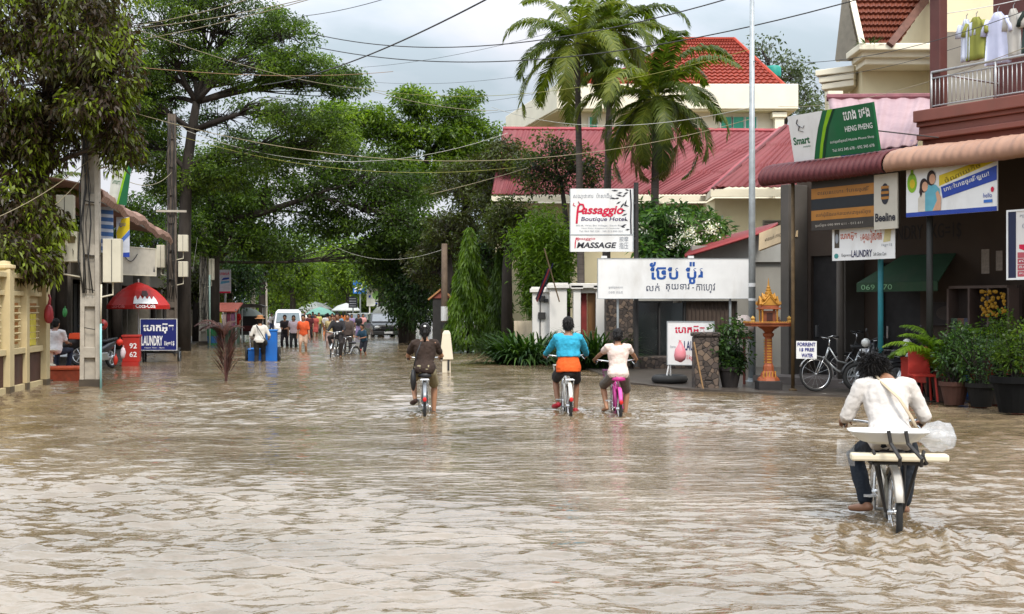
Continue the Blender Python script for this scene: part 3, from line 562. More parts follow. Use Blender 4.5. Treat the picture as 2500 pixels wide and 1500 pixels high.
# upper floor
ub = MB().bx(2.9, 9.6, 1.2, 3.2, 4.98, 5.2); ub.build('balcony_floor', MAROON2, sh, bev=.01)
mo = MB()
for k, (y0, z0, z1) in enumerate([(1.08, 4.98, 5.19), (1.16, 4.9, 4.98), (1.22, 4.76, 4.9), (1.14, 4.66, 4.76), (1.3, 4.5, 4.66)]): mo.bx(2.80 + k * .01, 9.62, y0, y0 + .3 if k else y0 + .11, z0, z1)
mo.build('cornice', MAROON2, sh, bev=.015)
MB().bx(2.83, 9.6, 1.55, 3.2, 4.46, 4.9).build('beam', GREYP, sh)
uw = MB().bx(3.0, 3.15, 3.2, 8, 5.2, 9.2).bx(3.15, 4.35, 3.2, 3.35, 5.2, 9.2).bx(4.35, 5.6, 3.2, 3.35, 5.2, 5.5).bx(4.35, 5.6, 3.2, 3.35, 7.15, 9.2).bx(5.6, 9.5, 3.2, 3.35, 5.2, 9.2); uw.build('wall', MAROON, sh)
wn = MB().bx(4.35, 5.6, 3.27, 3.3, 5.5, 7.15).build('window', GLASSD, sh); fr_ = MB().bx(4.30, 4.36, 3.17, 3.27, 5.5, 7.2).bx(4.95, 5.0, 3.2, 3.27, 5.5, 7.15).bx(4.30, 5.65, 3.17, 3.27, 7.15, 7.21); fr_.build('frame', mat((.05, .03, .025), .5), wn)
cb = MB().bx(3.04, 3.26, 1.24, 1.46, 5.2, 7.25).bx(2.99, 3.31, 1.19, 1.51, 7.25, 7.35).bx(3.02, 3.28, 1.22, 1.48, 7.35, 9.2); cb.build('column', MAROON, sh, bev=.015)
rl = MB(); rl.tube([(3.1, 1.22, 5.86), (9.5, 1.22, 5.86)], .024, 8).tube([(3.1, 1.22, 5.75), (9.5, 1.22, 5.75)], .015, 6).tube([(3.1, 1.22, 5.25), (9.5, 1.22, 5.25)], .015, 6)
rl.tube([(3.1, 1.22, 5.86), (3.1, 3.2, 5.86)], .02, 6)
x = 3.1
while x < 9.5: rl.tube([(x, 1.22, 5.25), (x, 1.22, 5.75)], .0085, 5); x += .085
for x in (3.1, 4.4, 5.7, 7.0): rl.tube([(x, 1.22, 5.2), (x, 1.22, 5.86)], .02, 6)
rl.build('railing', mat((.5, .5, .5), .4, .1, metal=.3), sh, smooth=True)
lp = MB().lathe([(.02, 0), (.05, .02), (.09, .06), (.1, .09), (.065, .1), (.085, .3), (.1, .32), (.03, .42), (.01, .5)], (4.05, 3.05, 6.85), 8).tube([(4.05, 3.2, 6.8), (4.05, 3.12, 6.7), (4.05, 3.05, 6.75), (4.05, 3.05, 6.86)], .015, 5); lp.build('wall_lamp', BLACK, sh)
# wall lettering in the shade
for (s, x0, z0, w_, h_) in [('LAUNDRY 1KG=1$', .5, 2.95, 1.95, .33)]: text(sh, s, x0, z0, w_, h_, mat((.02, .016, .015), .7), y=2.99)
# corrugated lean-to roof of the left bay
lr = thing('corrugated_roof', 'faded pink corrugated roof behind the green tilted signboard', 'roof', (0, 0, 0)); roof_sheet(lr, 'roof_sheet', (P(2040, 372, 25.4), P(2236, 352, 24.6), P(2290, 238, 28.6), P(2022, 240, 29.2)), PINKSHEET, .40, .022)
MB().tube([P(2018, 239, 29.2), P(2290, 237, 28.6)], .09, 8).build('ridge_cap', mat(srgb('#7c4a50'), .7, .2), lr)
MB().slab([P(2060, 345, 26.4), P(2240, 345, 25), P(2240, 420, 25), P(2060, 420, 26.4)], .1).build('wall', mat(srgb('#35508c'), .7, .2), lr)

# --- curved awnings along the shop front
def awning(name, label, x0, x1, sheet, pitch, fringe=0):
    o = thing(name, label, 'awning', A0, RZ); prof = [(.10, 3.99), (.02, 4.05), (0, 4.13), (.02, 4.21), (.09, 4.30), (.2, 4.37), (.42, 4.43), (.9, 4.48), (1.6, 4.52), (2.99, 4.56)]
    n = int((x1 - x0) / pitch * (6 if pitch < .2 else 26)); vs = []; fs = []; uv = []; L = 0; ls = [0]
    for i in range(1, len(prof)): L += math.hypot(prof[i][0] - prof[i - 1][0], prof[i][1] - prof[i - 1][1]); ls.append(L)
    for i in range(n + 1):
        x = x0 + (x1 - x0) * i / n; h = .022 * math.sin(2 * math.pi * (x - x0) / pitch) if pitch < .2 else .03 * (abs(math.sin(math.pi * (x - x0) / pitch)) ** .3 - 1) + .008 * math.sin(x * 40)
        for j, (y, z) in enumerate(prof): q = (.6, .8) if j > 3 else (1, .2); sag = .012 * math.sin(x * 2.1 + 1); vs.append((x, y - h * q[0] * (1 if j < 7 else .5), z + h * q[1] + sag)); uv.append((x, ls[j]))
    m = len(prof)
    for i in range(n):
        for j in range(m - 1): a = i * m + j; fs.append((a, a + m, a + m + 1, a + 1))
    me = bpy.data.meshes.new('canopy_sheet'); me.from_pydata(vs, [], fs); ul = me.uv_layers.new(name='UVMap'); lv = np.zeros(len(me.loops), np.int32); me.loops.foreach_get('vertex_index', lv); ul.data.foreach_set('uv', np.array(uv, np.float32)[lv].ravel())
    me.materials.append(sheet); me.polygons.foreach_set('use_smooth', [True] * len(fs)); c = bpy.data.objects.new('canopy_sheet', me); COL.objects.link(c); c.parent = o; s_ = c.modifiers.new('thickness', 'SOLIDIFY'); s_.thickness = .012
    r = MB()
    x = x0 + .1
    while x < x1: r.tube([(x, .12, 4.06), (x, .06, 4.16), (x, .2, 4.32), (x, 3.0, 4.48)], .018, 5); x += 1.15
    r.tube([(x0, .14, 4.02), (x1, .14, 4.02)], .02, 6); r.build('rib_frame', DARK, o)
    if fringe:
        x = x0 + .02; sm = mat(srgb('#6b4a3c'), .8, .2)
        while x < x1:
            MB().loft([[Vector((x + dx, y - .013 - dy, z + .008 + dy * .3)) for (dx, dy) in ((-.012, 0), (.012, 0), (.012, .006), (-.012, .006))] for (y, z) in prof[:8]]).build('seam', sm, o); x += fringe
        q = MB()
        for (y, z) in ((.0, 4.10), (.04, 4.255), (.2, 4.38)): q = MB().bx(x0, x1, y - .014, y - .004, z - .007, z + .007); q.build('seam', mat(srgb('#7d5c4c'), .8, .2), o)
    return o
awning('curved_awning', 'dark red ribbed awning over the left shop bay', .0, 2.95, sheetmat(srgb('#5e2f32'), .13, dirt=.5, dirtc=srgb('#4a2226'), depth=.012), .13)
awning('curved_awning', 'faded beige curved awning under the balcony', 2.97, 9.5, sheetmat(srgb('#a5826e'), .30, dirt=.45, dirtc=srgb('#8d6350'), depth=.012, rows=.16), .6)
def post(label, x, y, r, m, z1, m2=None, z0=0.03, cat='post', name='support_post'):
    o = thing(name, label, cat, SH(x, y, 0), RZ); b = MB().tube([(0, 0, z0), (0, 0, z1)], r, 10); b.build('shaft', m, o, smooth=True); MB().lathe([(r * 2.2, z0), (r * 2.2, z0 + .03), (r * 1.1, z0 + .05), (r * .9, z0 + .05)], n=12).build('foot', m2 or m, o); return o
post('thin rusty brown post under the left end of the red awning', .68, .25, .035, mat(srgb('#5d4a30'), .7, .3, dirt=.4), 4.15)
post('teal painted pipe post below the laundry banner', 2.35, .75, .05, mat(srgb('#2f7f8c'), .5, .15, dirt=.3), 4.3)
post('near black post below the blue and yellow banner', 3.6, .5, .055, mat((.02, .02, .018), .6), 4.25)
post('grey painted post beside the dark doorway', .35, 2.0, .07, GREYP, 4.45)

# --- cream villa top right
vl = thing('cream_villa', 'cream villa with steep tiled gable roof and stepped white ledges behind the shops', 'building', P(2150, 860, 37) * 1); vl.location.z = 0; vo = vl.location.copy()
def V(px, py, d): return P(px, py, d) - vo
def vslab(px0, px1, py0, py1, d0, d1): return (PX(px0, d0) - vo.x, PX(px1, d0) - vo.x, d0 - vo.y, d1 - vo.y, PZ(py1, d0), PZ(py0, d0))
def vb(mb, px0, px1, py0, py1, d0, d1): mb.bx(*vslab(px0, px1, py0, py1, d0, d1))
b = MB(); vb(b, 2105, 2300, 150, 760, 36.0, 37.5); vb(b, 2030, 2110, 205, 760, 37.6, 38.4); vb(b, 2290, 2620, -160, 700, 35.2, 44); vb(b, 2300, 2428, -160, 78, 34.6, 35.2)
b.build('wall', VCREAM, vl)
for k, (e0, py0, py1) in enumerate([(0, 105, 122), (8, 122, 140), (14, 140, 158)]):
    m = MB(); vb(m, 2098 + e0, 2300, py0, py1, 34.6 + e0 * .03, 36.0); m.build('ledge', VCREAM2, vl, bev=.03)
    m = MB(); m.slab([V(1990 + e0 * 1.1, 172 + k * 17, 36.8), V(2085, 165 + k * 17 - 6, 36.2 + .05 * k), V(2085, 165 + k * 17 + 10, 36.2 + .05 * k), V(1990 + e0 * 1.1, 172 + k * 17 + 14, 36.8)], -.9); m.build('ledge', VCREAM2, vl, bev=.02)
roof_sheet(vl, 'roof', (V(2108, 112, 34.8), V(2192, 112, 34.8), V(2330, -90, 37.5), V(2066, -90, 37.5)), TILE2, .26, .018, step=.3)
gb = MB().slab([V(2048, 150, 36.6), V(2110, 150, 35.6), V(2070, -40, 36.4)], -.15); gb.build('gable_wall', mat(srgb('#8d8577'), .8, .1), vl)  # cream gable; the shade on it is put into this grey colour
bb = MB().slab([V(2100, 112, 34.7), V(2113, 108, 34.7), V(2075, -60, 36.8), V(2062, -60, 36.8)], .12).slab([V(2043, 150, 36.5), V(2052, 150, 36.5), V(2070, -40, 36.3), V(2062, -50, 36.3)], .12); bb.build('barge_board', VCREAM2, vl)
vg = MB().slab([V(2168, 102, 34.5), V(2182, 112, 34.5), V(2330, -70, 37.0), V(2320, -90, 37.1)], .1); vg.build('valley_gutter', mat(srgb('#6b4a40'), .7, .2), vl)
for (px, py) in [(2196, 248), (2032, 232)]:
    m = MB(); vb(m, px - 10, px + 26, py - 10, py, 33.8, 34.2); vb(m, px - 4, px + 20, py, py + 60, 33.85, 34.15); m.build('pillar', VCREAM2, vl)
# grey sheet hung on the villa wall behind the balcony
MB().slab([V(2300, 80, 34.4), V(2430, 80, 34.2), V(2430, 270, 34.2), V(2300, 270, 34.4)], .05).build('tarpaulin', mat(srgb('#8a8378'), .8, .12, 2, dirt=.4), vl)
# weeds growing in the roof gutter
strap_plant('gutter_weed', 'small weed growing from the gutter of the cream villa roof', 2125, 34.6, 40, .35, .03, 70, LF_DARK, 91, .25, z=PZ(108, 34.6))

# --- cream building with hip roof, far centre right
D = 62; cb = thing('cream_building', 'large cream building with orange red hip roof behind the coconut palms', 'building', (PX(1360, D), D, 0)); co = cb.location.copy()
def Cc(px, py, d): return P(px, py, d) - co
xl, xr = 0, PX(1925, D) - co.x; zt = PZ(205, D); zp = PZ(266, D)
lean = Vector((-2.66, 10.5, 0)).normalized(); nl_ = Vector((-lean.y, lean.x, 0))
b = MB(); f0 = Vector((xl + .9, .9, 0)); 
b.slab([f0, Vector((xr, .9, 0)), Vector((xr, .9, zp)), f0 + Vector((0, 0, zp))], .4)
sd0 = f0 + lean * .2; sd1 = f0 + lean * 13
b.slab([sd1, sd0, sd0 + Vector((0, 0, zp)), sd1 + Vector((0, 0, zp))], .4); b.bx(xr - .3, xr, .9, 13, 0, zp); b.build('wall', VCREAM2, cb)
p_ = MB(); c0 = Vector((xl, 0, 0)); c1 = c0 + lean * 10.8
p_.bx(xl, xr + .5, 0, .5, zp, zt); q_ = MB()
q_.slab([c1 + Vector((0, 0, zp)), c0 + Vector((-.01, .01, zp)), c0 + Vector((-.01, .01, zt - .005)), c1 + Vector((0, 0, zt - .005))], .4)
p_.build('parapet', VCREAM2, cb, bev=.03); q_.build('parapet', VCREAM2, cb, bev=.03)
MB().slab([c0 + Vector((.02, .1, zp + .05)), Vector((xr + .4, .1, zp + .05)), Vector((xr + .4, 13, zp + .05)), c1 + Vector((.3, 0, zp + .05))], .12).build('eave_soffit', VCREAM, cb)
ar = MB(); 
for k in range(5):
    c_ = sd0 + lean * (1.2 + 2.0 * k) - nl_ * -.0 + nl_ * .22; wv = .62; pts = [c_ - lean * wv, c_ + lean * wv] ; base = zp - 3.0; top = zp - .75
    out_ = [c_ - lean * wv + Vector((0, 0, base)), c_ + lean * wv + Vector((0, 0, base))] + [c_ + lean * wv * math.cos(a) + Vector((0, 0, top - .5 + .5 * math.sin(a))) for a in [math.pi * i / 8 for i in range(9)]]
    MB().slab(out_, .06).build('arch_opening', mat(srgb('#5a3a30'), .7, .15), cb)
GREEN = mat(srgb('#1fa584'), .25, .12, 2, spec=.6)
for (px0, px1) in [(1766, 1794), (1796, 1824), (1827, 1855), (1441, 1461)]:
    wn = MB().bx(PX(px0, D) - co.x, PX(px1, D) - co.x, .82, .9, PZ(345, D), PZ(280, D)).build('window', GREEN, cb)
    MB().bx(PX(px0, D) - co.x - .05, PX(px0, D) - co.x + .02, .75, .86, PZ(345, D), PZ(279, D)).bx(PX(px1, D) - co.x - .02, PX(px1, D) - co.x + .04, .75, .86, PZ(345, D), PZ(279, D)).build('frame', WHITE, wn)
MB().bx(PX(1895, D) - co.x, PX(1918, D) - co.x, .3, .8, 0, PZ(272, D)).bx(PX(1888, D) - co.x, PX(1924, D) - co.x, .2, .85, PZ(285, D), PZ(272, D)).build('column', VCREAM2, cb, bev=.03)
roof_sheet(cb, 'roof', (Cc(1500, 212, 62.6), Cc(1917, 212, 62.6), Cc(1792, 96, 67), Cc(1650, 96, 67)), TILE, .34, .035, step=.4)
roof_sheet(cb, 'roof', (Cc(1917, 212, 62.6), Cc(1940, 230, 72), Cc(1800, 110, 72), Cc(1792, 96, 67)), TILE, .34, .035, step=.4)
roof_sheet(cb, 'roof', (Cc(1440, 212, 74), Cc(1500, 212, 62.6), Cc(1650, 96, 67), Cc(1640, 110, 74)), TILE, .34, .035, step=.4)
roof_sheet(cb, 'roof', (Cc(1372, 208, 64), Cc(1462, 208, 64), Cc(1462, 180, 67), Cc(1395, 180, 67)), TILE, .34, .035, step=.4)
MB().bx(PX(1500, D) - co.x, PX(1912, D) - co.x, .7, 1.1, zt - .05, PZ(212, 62.6) + .05).build('fascia', mat(srgb('#4a2c28'), .7), cb)
MB().lathe([(.4, .1), (.42, .15), (.42, .6), (.35, .7), (.05, .75)], (PX(1893, 66) - co.x, 4.5, PZ(190, 66)), 14).build('water_tank', mat(srgb('#1c8f80'), .5), cb, smooth=True)
cp = MB().tube([Cc(1917, 211, 62.5), Cc(1792, 95, 66.9), Cc(1650, 95, 66.9)], .1, 6); cp.build('ridge_cap', mat(srgb('#a83c26'), .7, .2), cb)

# --- long red metal roofs in front of it
rb = thing('red_roofed_house', 'cream house with long faded red metal roofs and white eaves behind the frangipani', 'building', (PX(1700, 45), 45, 0)); ro = rb.location.copy()
def Rr(px, py, d): return P(px, py, d) - ro
roof_sheet(rb, 'roof', (Rr(1200, 478, 45), Rr(1735, 478, 45), Rr(2060, 322, 50), Rr(1228, 316, 50)), ROOFRED, .22, .018, step=2.1)
roof_sheet(rb, 'roof', (Rr(1745, 460, 42.2), Rr(2080, 462, 42.2), Rr(2100, 300, 47.6), Rr(1918, 310, 47.6)), ROOFRED, .22, .018, step=2.1)
MB().slab([Rr(1711, 474, 45), Rr(1746, 459, 42.2), Rr(1920, 307, 47.6), Rr(1902, 310, 48.6)], .06).build('hip_flashing', mat(srgb('#a0474c'), .6, .12, dirt=.3), rb)
MB().tube([Rr(1740, 462, 42.1), Rr(1918, 307, 47.5)], .07, 6).build('ridge_cap', mat(srgb('#6b3a3c'), .7, .2), rb)
MB().tube([Rr(1228, 315, 50), Rr(2060, 321, 50)], .1, 6).build('ridge_cap', mat(srgb('#a04a50'), .7, .2), rb)
f = MB(); f.bx(PX(1200, 45) - ro.x, PX(1722, 45) - ro.x, -.08, .0, PZ(492, 45), PZ(479, 45)).bx(PX(1735, 42.2) - ro.x, PX(2080, 42.2) - ro.x, -2.9, -2.8, PZ(481, 42.2), PZ(463, 42.2)); f.build('fascia', VCREAM2, rb)
MB().slab([Rr(1722, 492, 45), Rr(1735, 481, 42.1), Rr(1735, 463, 42.1), Rr(1722, 479, 45)], .06).build('fascia', VCREAM2, rb)
w = MB(); w.bx(PX(1745, 43) - ro.x, PX(2090, 43) - ro.x, -2.0, 4, 0, PZ(482, 42.6)).bx(PX(1210, 46) - ro.x, PX(1745, 46) - ro.x, 1, 5, 0, PZ(492, 45.2)); w.build('wall', VCREAM, rb)
MB().bx(PX(1400, 45) - ro.x, PX(1730, 45) - ro.x, .86, .995, PZ(540, 45.8), PZ(512, 45.8)).build('window', GLASSD, rb)
wl = MB().bx(PX(1862, 43) - ro.x, PX(1935, 43) - ro.x, -2.06, -2.005, PZ(590, 43), PZ(538, 43)).build('window', mat(srgb('#9a9488'), .6), rb); sl_ = MB()
for k in range(8): sl_.box((PX(1898, 43) - ro.x, -2.09, PZ(588 - k * 6.6, 43)), (.95, .05, .02), rx=.5)
sl_.build('louvre', mat(srgb('#6f6a62'), .6), wl)

# --- low cafe building with sloping roof and stone pillar
cf = thing('cafe_building', 'low cafe with red sloping roof, dark glass front and brown stone pillar', 'building', (PX(1480, 33), 33, 0)); fo = cf.location.copy()
def Ff(px, py, d): return P(px, py, d) - fo
def fb(mb, px0, px1, py0, py1, d0, d1): mb.bx(PX(px0, d0) - fo.x, PX(px1, d0) - fo.x, d0 - fo.y, d1 - fo.y, PZ(py1, d0), PZ(py0, d0)); return mb
STONE = bpy.data.materials.new('rubble_stone'); STONE.use_nodes = True; n_ = STONE.node_tree.nodes; l_ = STONE.node_tree.links; vn_ = n_.new('ShaderNodeTexVoronoi'); vn_.inputs['Scale'].default_value = 9; vn_.inputs['Randomness'].default_value = 1; t_ = n_.new('ShaderNodeTexCoord'); l_.new(t_.outputs['Object'], vn_.inputs['Vector'])
ve_ = n_.new('ShaderNodeTexVoronoi'); ve_.feature = 'DISTANCE_TO_EDGE'; ve_.inputs['Scale'].default_value = 9; l_.new(t_.outputs['Object'], ve_.inputs['Vector'])
r_ = n_.new('ShaderNodeValToRGB'); el = r_.color_ramp.elements; el[0].color = (.05, .037, .03, 1); el[1].color = (.17, .12, .085, 1); q = el.new(.5); q.color = (.08, .06, .05, 1); sc_ = n_.new('ShaderNodeSeparateColor'); l_.new(vn_.outputs['Color'], sc_.inputs[0]); l_.new(sc_.outputs[0], r_.inputs[0])
me_ = n_.new('ShaderNodeMix'); me_.data_type = 'RGBA'; rr_ = n_.new('ShaderNodeMapRange'); rr_.inputs['From Max'].default_value = .07; l_.new(ve_.outputs['Distance'], rr_.inputs[0]); l_.new(rr_.outputs[0], me_.inputs[0]); me_.inputs[6].default_value = (.035, .03, .027, 1); l_.new(r_.outputs[0], me_.inputs[7]); l_.new(me_.outputs[2], n_['Principled BSDF'].inputs['Base Color']); n_['Principled BSDF'].inputs['Roughness'].default_value = .85
bu_ = n_.new('ShaderNodeBump'); bu_.inputs['Distance'].default_value = .05; bu_.inputs['Strength'].default_value = .8; l_.new(rr_.outputs[0], bu_.inputs['Height']); l_.new(bu_.outputs[0], n_['Principled BSDF'].inputs['Normal'])
fb(MB(), 1480, 1546, 728, 900, 32.6, 33.3).build('pillar', STONE, cf, bev=.02)
fb(fb(fb(MB(), 1690, 1980, 600, 735, 33.2, 33.5), 1546, 1690, 645, 735, 33.2, 33.5), 1800, 1960, 735, 900, 33.2, 33.5).build('wall', mat(srgb('#8f8c84'), .8, .08, 1.5, dirt=.4), cf)
gl = fb(MB(), 1550, 1672, 740, 872, 33.45, 33.5).build('window', GLASSD, cf); fr_ = MB()
for px in (1549, 1610, 1671): fb(fr_, px - 2, px + 2, 738, 873, 33.36, 33.44)
fb(fr_, 1551, 1669, 868, 873, 33.37, 33.43); fr_.build('frame', DARK, gl)
sh_ = fb(MB(), 1676, 1800, 736, 880, 33.4, 33.5).build('shutter', mat(srgb('#55483f'), .7, .15, dirt=.3), cf); rr2 = MB()
for k in range(12): rr2.tube([Ff(1680 + k * 10, 737, 33.38), Ff(1680 + k * 10, 879, 33.38)], .02, 5)
rr2.build('rib', mat(srgb('#4d4038'), .7, .2), sh_)
gs = MB(); gs.slab([Ff(1640, 640, 33.1), Ff(1985, 640, 33.1), Ff(1985, 560, 33.1), Ff(1850, 575, 33.1), Ff(1690, 624, 33.1)], .1); gs.build('gable_wall', mat(srgb('#a3a29c'), .8, .08, 1.5, dirt=.35), cf)
roof_sheet(cf, 'roof', (Ff(1672, 628, 32.2), Ff(1700, 600, 37), Ff(1900, 548, 37), Ff(1872, 566, 32.2)), REDSHEET, .2, .03)
fb(MB(), 1546, 1800, 872, 915, 32.3, 33.1).build('planter_kerb', STONE, cf, bev=.03)
fb(MB(), 1545, 1960, 660, 880, 36.8, 37).build('wall', DARK, cf)
# white base and pavilion behind the garden wall
# --- white gate house with piers
gt = thing('gate_house', 'white painted gate piers with moulded caps and black letter boxes', 'gate', (PX(1340, 37.5), 37.5, 0)); go = gt.location.copy()
def gb2(mb, px0, px1, py0, py1, d0, d1): mb.bx(PX(px0, d0) - go.x, PX(px1, d0) - go.x, d0 - go.y, d1 - go.y, max(-.3, PZ(py1, d0)), PZ(py0, d0)); return mb
PW = mat(srgb('#dcd8d2'), .75, .05, 1.5, dirt=.3, dirtc=srgb('#9d968c'))
for (a, b_, t) in [(1300, 1342, 714), (1342, 1384, 704), (1400, 1418, 706), (1455, 1482, 706)]:
    d_ = 37.5 if a > 1310 else 37.9
    m = gb2(MB(), a, b_, t, 900, d_, d_ + .55).build('pier', PW, gt, bev=.01); gb2(gb2(MB(), a - 6, b_ + 6, t - 9, t, d_ - .08, d_ + .62), a - 3, b_ + 3, t - 13, t - 9, d_ - .04, d_ + .58).build('cap', PW, m, bev=.01)
gb2(gb2(MB(), 1392, 1484, 692, 704, 37.42, 38.1), 1396, 1480, 704, 716, 37.6, 38).build('lintel', PW, gt, bev=.02)
gb2(MB(), 1434, 1453, 712, 900, 37.75, 37.85).build('door', mat(srgb('#6b4a28'), .6, .2, 6, stretch=(6, 1, .4)), gt)
gb2(MB(), 1419, 1433, 712, 900, 37.8, 37.86).build('banner', mat(srgb('#7a2a28'), .7, .2), gt)
for (px, py, s) in [(1323, 730, 8), (1323, 772, 9), (1333, 735, 5)]: gb2(MB(), px - s, px + s, py - s, py + s * .8, 37.35 if px > 1342 else 37.82, 37.9).build('letter_box', DARK, gt, bev=.01)
gb2(MB(), 1318, 1320, 714, 900, 37.85, 37.9).build('conduit', DARK, gt)
gb2(MB(), 1255, 1304, 784, 900, 39.2, 39.5).build('boundary_wall', mat(srgb('#cfc0a6'), .85, .1, 2, dirt=.9, dirtc=(.10, .08, .06)), gt)
# stained wall between the columnar trees
sw = thing('stained_wall', 'low cream garden wall with black rain streaks between the columnar trees', 'wall', (PX(1160, 46), 46, 0)); STAIN = mat(srgb('#d6c9ae'), .85, .08, 3, dirt=.95, dirtc=(.08, .065, .05), stretch=(1, 1, 1))
MB().bx(0, PX(1256, 46) - PX(1160, 46), 0, .22, -.2, PZ(790, 46)).build('panel', STAIN, sw, bev=.01); MB().bx(-.02, PX(1256, 46) - PX(1160, 46) + .02, -.05, .27, PZ(790, 46), PZ(783, 46)).build('coping', mat(srgb('#6b6055'), .9, .3), sw)
q = MB(); r2 = random.Random(9)
for k in range(16):
    x = r2.uniform(.05, 1.4); hh = r2.uniform(.3, 1.0); q.bx(x, x + r2.uniform(.015, .06), -.004, .0, PZ(790, 46) - hh, PZ(790, 46) - .001)
tag(q.build('rain_stain', mat((.10, .085, .07), .9, .3), sw), kind='stuff')
# building behind with white column, between the columnar trees and the gate
bb = thing('pale_house', 'pale house with tall white column half hidden behind the gate', 'building', (PX(1268, 48), 48, 0)); o_ = bb.location
MB().bx(0, 3.2, 0, 5, 0, PZ(590, 48)).build('wall', mat(srgb('#8d857c'), .8, .1, dirt=.4), bb); MB().bx(-.4, -.1, -.6, -.3, 0, PZ(640, 48)).build('column', WHITE, bb)
wn = MB().bx(.7, 1.6, -.05, .02, 1.2, 2.6).build('window', GLASSD, bb); MB().bx(.62, .7, -.08, .0, 1.15, 2.65).bx(1.6, 1.68, -.08, 0, 1.15, 2.65).build('frame', WHITE, wn)

# --- left side shops under the trees
def left_shop(x0, y0, x1, y1, h, label, m, seed):
    a = Vector((x0, y0, 0)); b = Vector((x1, y1, 0)); L = (b - a).length; o = thing('street_shop', label, 'building', a, math.atan2(b.y - a.y, b.x - a.x)); r = random.Random(seed)
    w = MB(); n = max(2, int(L / 3.6)); s = L / n
    for k in range(n): w.bx(k * s, k * s + .35, 0, .25, 0, h).bx(k * s + .35, (k + 1) * s, 0, .25, 2.7, h)
    w.bx(L - .3, L, .25, 6, 0, h).bx(0, .2, .25, 6, 0, h).bx(0, L, 6, 6.2, 0, h); w.build('wall', m, o)
    MB().bx(-.3, L + .3, -.6, 6.4, h, h + .18).build('roof', mat(srgb('#57463f'), .8, .2, dirt=.4), o)
    for k in range(n):
        d = MB().bx(k * s + .36, (k + 1) * s - .01, 1.4, 1.5, 0, 2.69).build('shopfront', mat((.03 + .03 * r.random(), .03, .028), .5, .3), o); MB().bx(k * s + 1.2, k * s + 1.27, 1.34, 1.4, 0, 2.69).bx(k * s + 2.4, k * s + 2.46, 1.34, 1.4, 0, 2.69).build('mullion', GREYP, d)
    for k in range(n): MB().bx(k * s + .8, k * s + 2.0, -.03, 0, h - .75, h - .2).build('fascia_sign', mat(srgb(r.choice(['#8a8f88', '#5a6f8f', '#8d8266', '#5c4038'])), .6), o)
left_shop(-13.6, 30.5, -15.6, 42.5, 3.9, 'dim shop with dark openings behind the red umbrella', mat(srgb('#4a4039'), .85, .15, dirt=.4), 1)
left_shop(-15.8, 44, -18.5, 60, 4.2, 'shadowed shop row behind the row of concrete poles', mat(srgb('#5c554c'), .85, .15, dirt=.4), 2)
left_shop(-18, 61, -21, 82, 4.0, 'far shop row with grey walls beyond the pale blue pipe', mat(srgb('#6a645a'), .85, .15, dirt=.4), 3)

# --- cream louvred wall at the left edge
fw = thing('louvred_wall', 'cream yellow garden wall with louvred panels and round topped posts at the left edge', 'wall', (-9.62, 23.2, 0), math.atan2(2.8, -.32))
CY = mat(srgb('#c6b58c'), .7, .08, 2, dirt=.35, dirtc=srgb('#8f7444')); CB = mat(srgb('#4d3126'), .75, .2, 3, dirt=.4)
# local x runs away along the street, the street side is -y
def wallpost(x, s=.15, h=2.35):
    p = MB().bx(x - s, x + s, -s, s, -.25, h).build('post', CY, fw, bev=.01)
    MB().bx(x - s - .003, x + s + .003, -s - .003, s + .003, -.25, .13).build('mud_stain', mat((.10, .075, .045), .6, .3, 6), p)
    MB().lathe([(s + .03, h), (s + .06, h + .03), (s + .06, h + .08), (s * .8, h + .1), (s * .75, h + .15), (.01, h + .17)], (x, 0, 0), 16).build('finial', CY, p, smooth=False)
wallpost(-6.4); wallpost(-4.8); wallpost(-3.2); wallpost(-1.6); wallpost(.1); wallpost(1.35, .11); wallpost(2.72)
for (a, b_) in [(-6.2, -4.95), (-4.65, -3.35), (-3.05, -1.75), (-1.45, -.05), (.25, 1.24), (1.46, 2.57)]:
    MB().bx(a, b_, -.03, .06, -.25, .72).build('lower_panel', CB, fw); MB().bx(a, b_, -.09, .1, .72, .84).bx(a, b_, -.08, .09, -.02, .12).build('rail', CY, fw, bev=.01)
    MB().bx(a, b_, .02, .08, .84, 2.2).build('upper_panel', CY, fw); MB().bx(a, b_, -.1, .12, 2.2, 2.3).bx(a, b_, -.06, .02, 1.86, 1.95).build('coping', CY, fw, bev=.01)
    fr_ = MB().bx(a + .2, b_ - .2, -.0, .02, .92, 1.72).build('louvre_panel', mat(srgb('#a5703a'), .7, .15), fw); q = MB()
    for k in range(6): q.box(((a + b_) / 2, -.02, .98 + k * .13), (b_ - a - .42, .09, .025), rx=-.6)
    tag(q.build('louvre', CY, fr_))
MB().bx(1.7, 2.1, -.06, -.03, .86, 1.5).build('poster', mat(srgb('#cfc04a'), .6, .15), fw)
hb = thing('hanging_bag', 'pink plastic bag hanging on the cream wall above the yellow poster', 'bag', fw.matrix_basis @ Vector((2.35, -.25, 1.5))); MB().ell((0, 0, 0), (.10, .12, .2), 10, 8).tube([(0, 0, .15), (.02, 0, .32), (0, .03, .4)], [.04, .02, .03], 6).build('sack', mat(srgb('#a8383e'), .4, .2), hb, smooth=True, disp=.06, dscale=.1)
tag(hb, group=None)
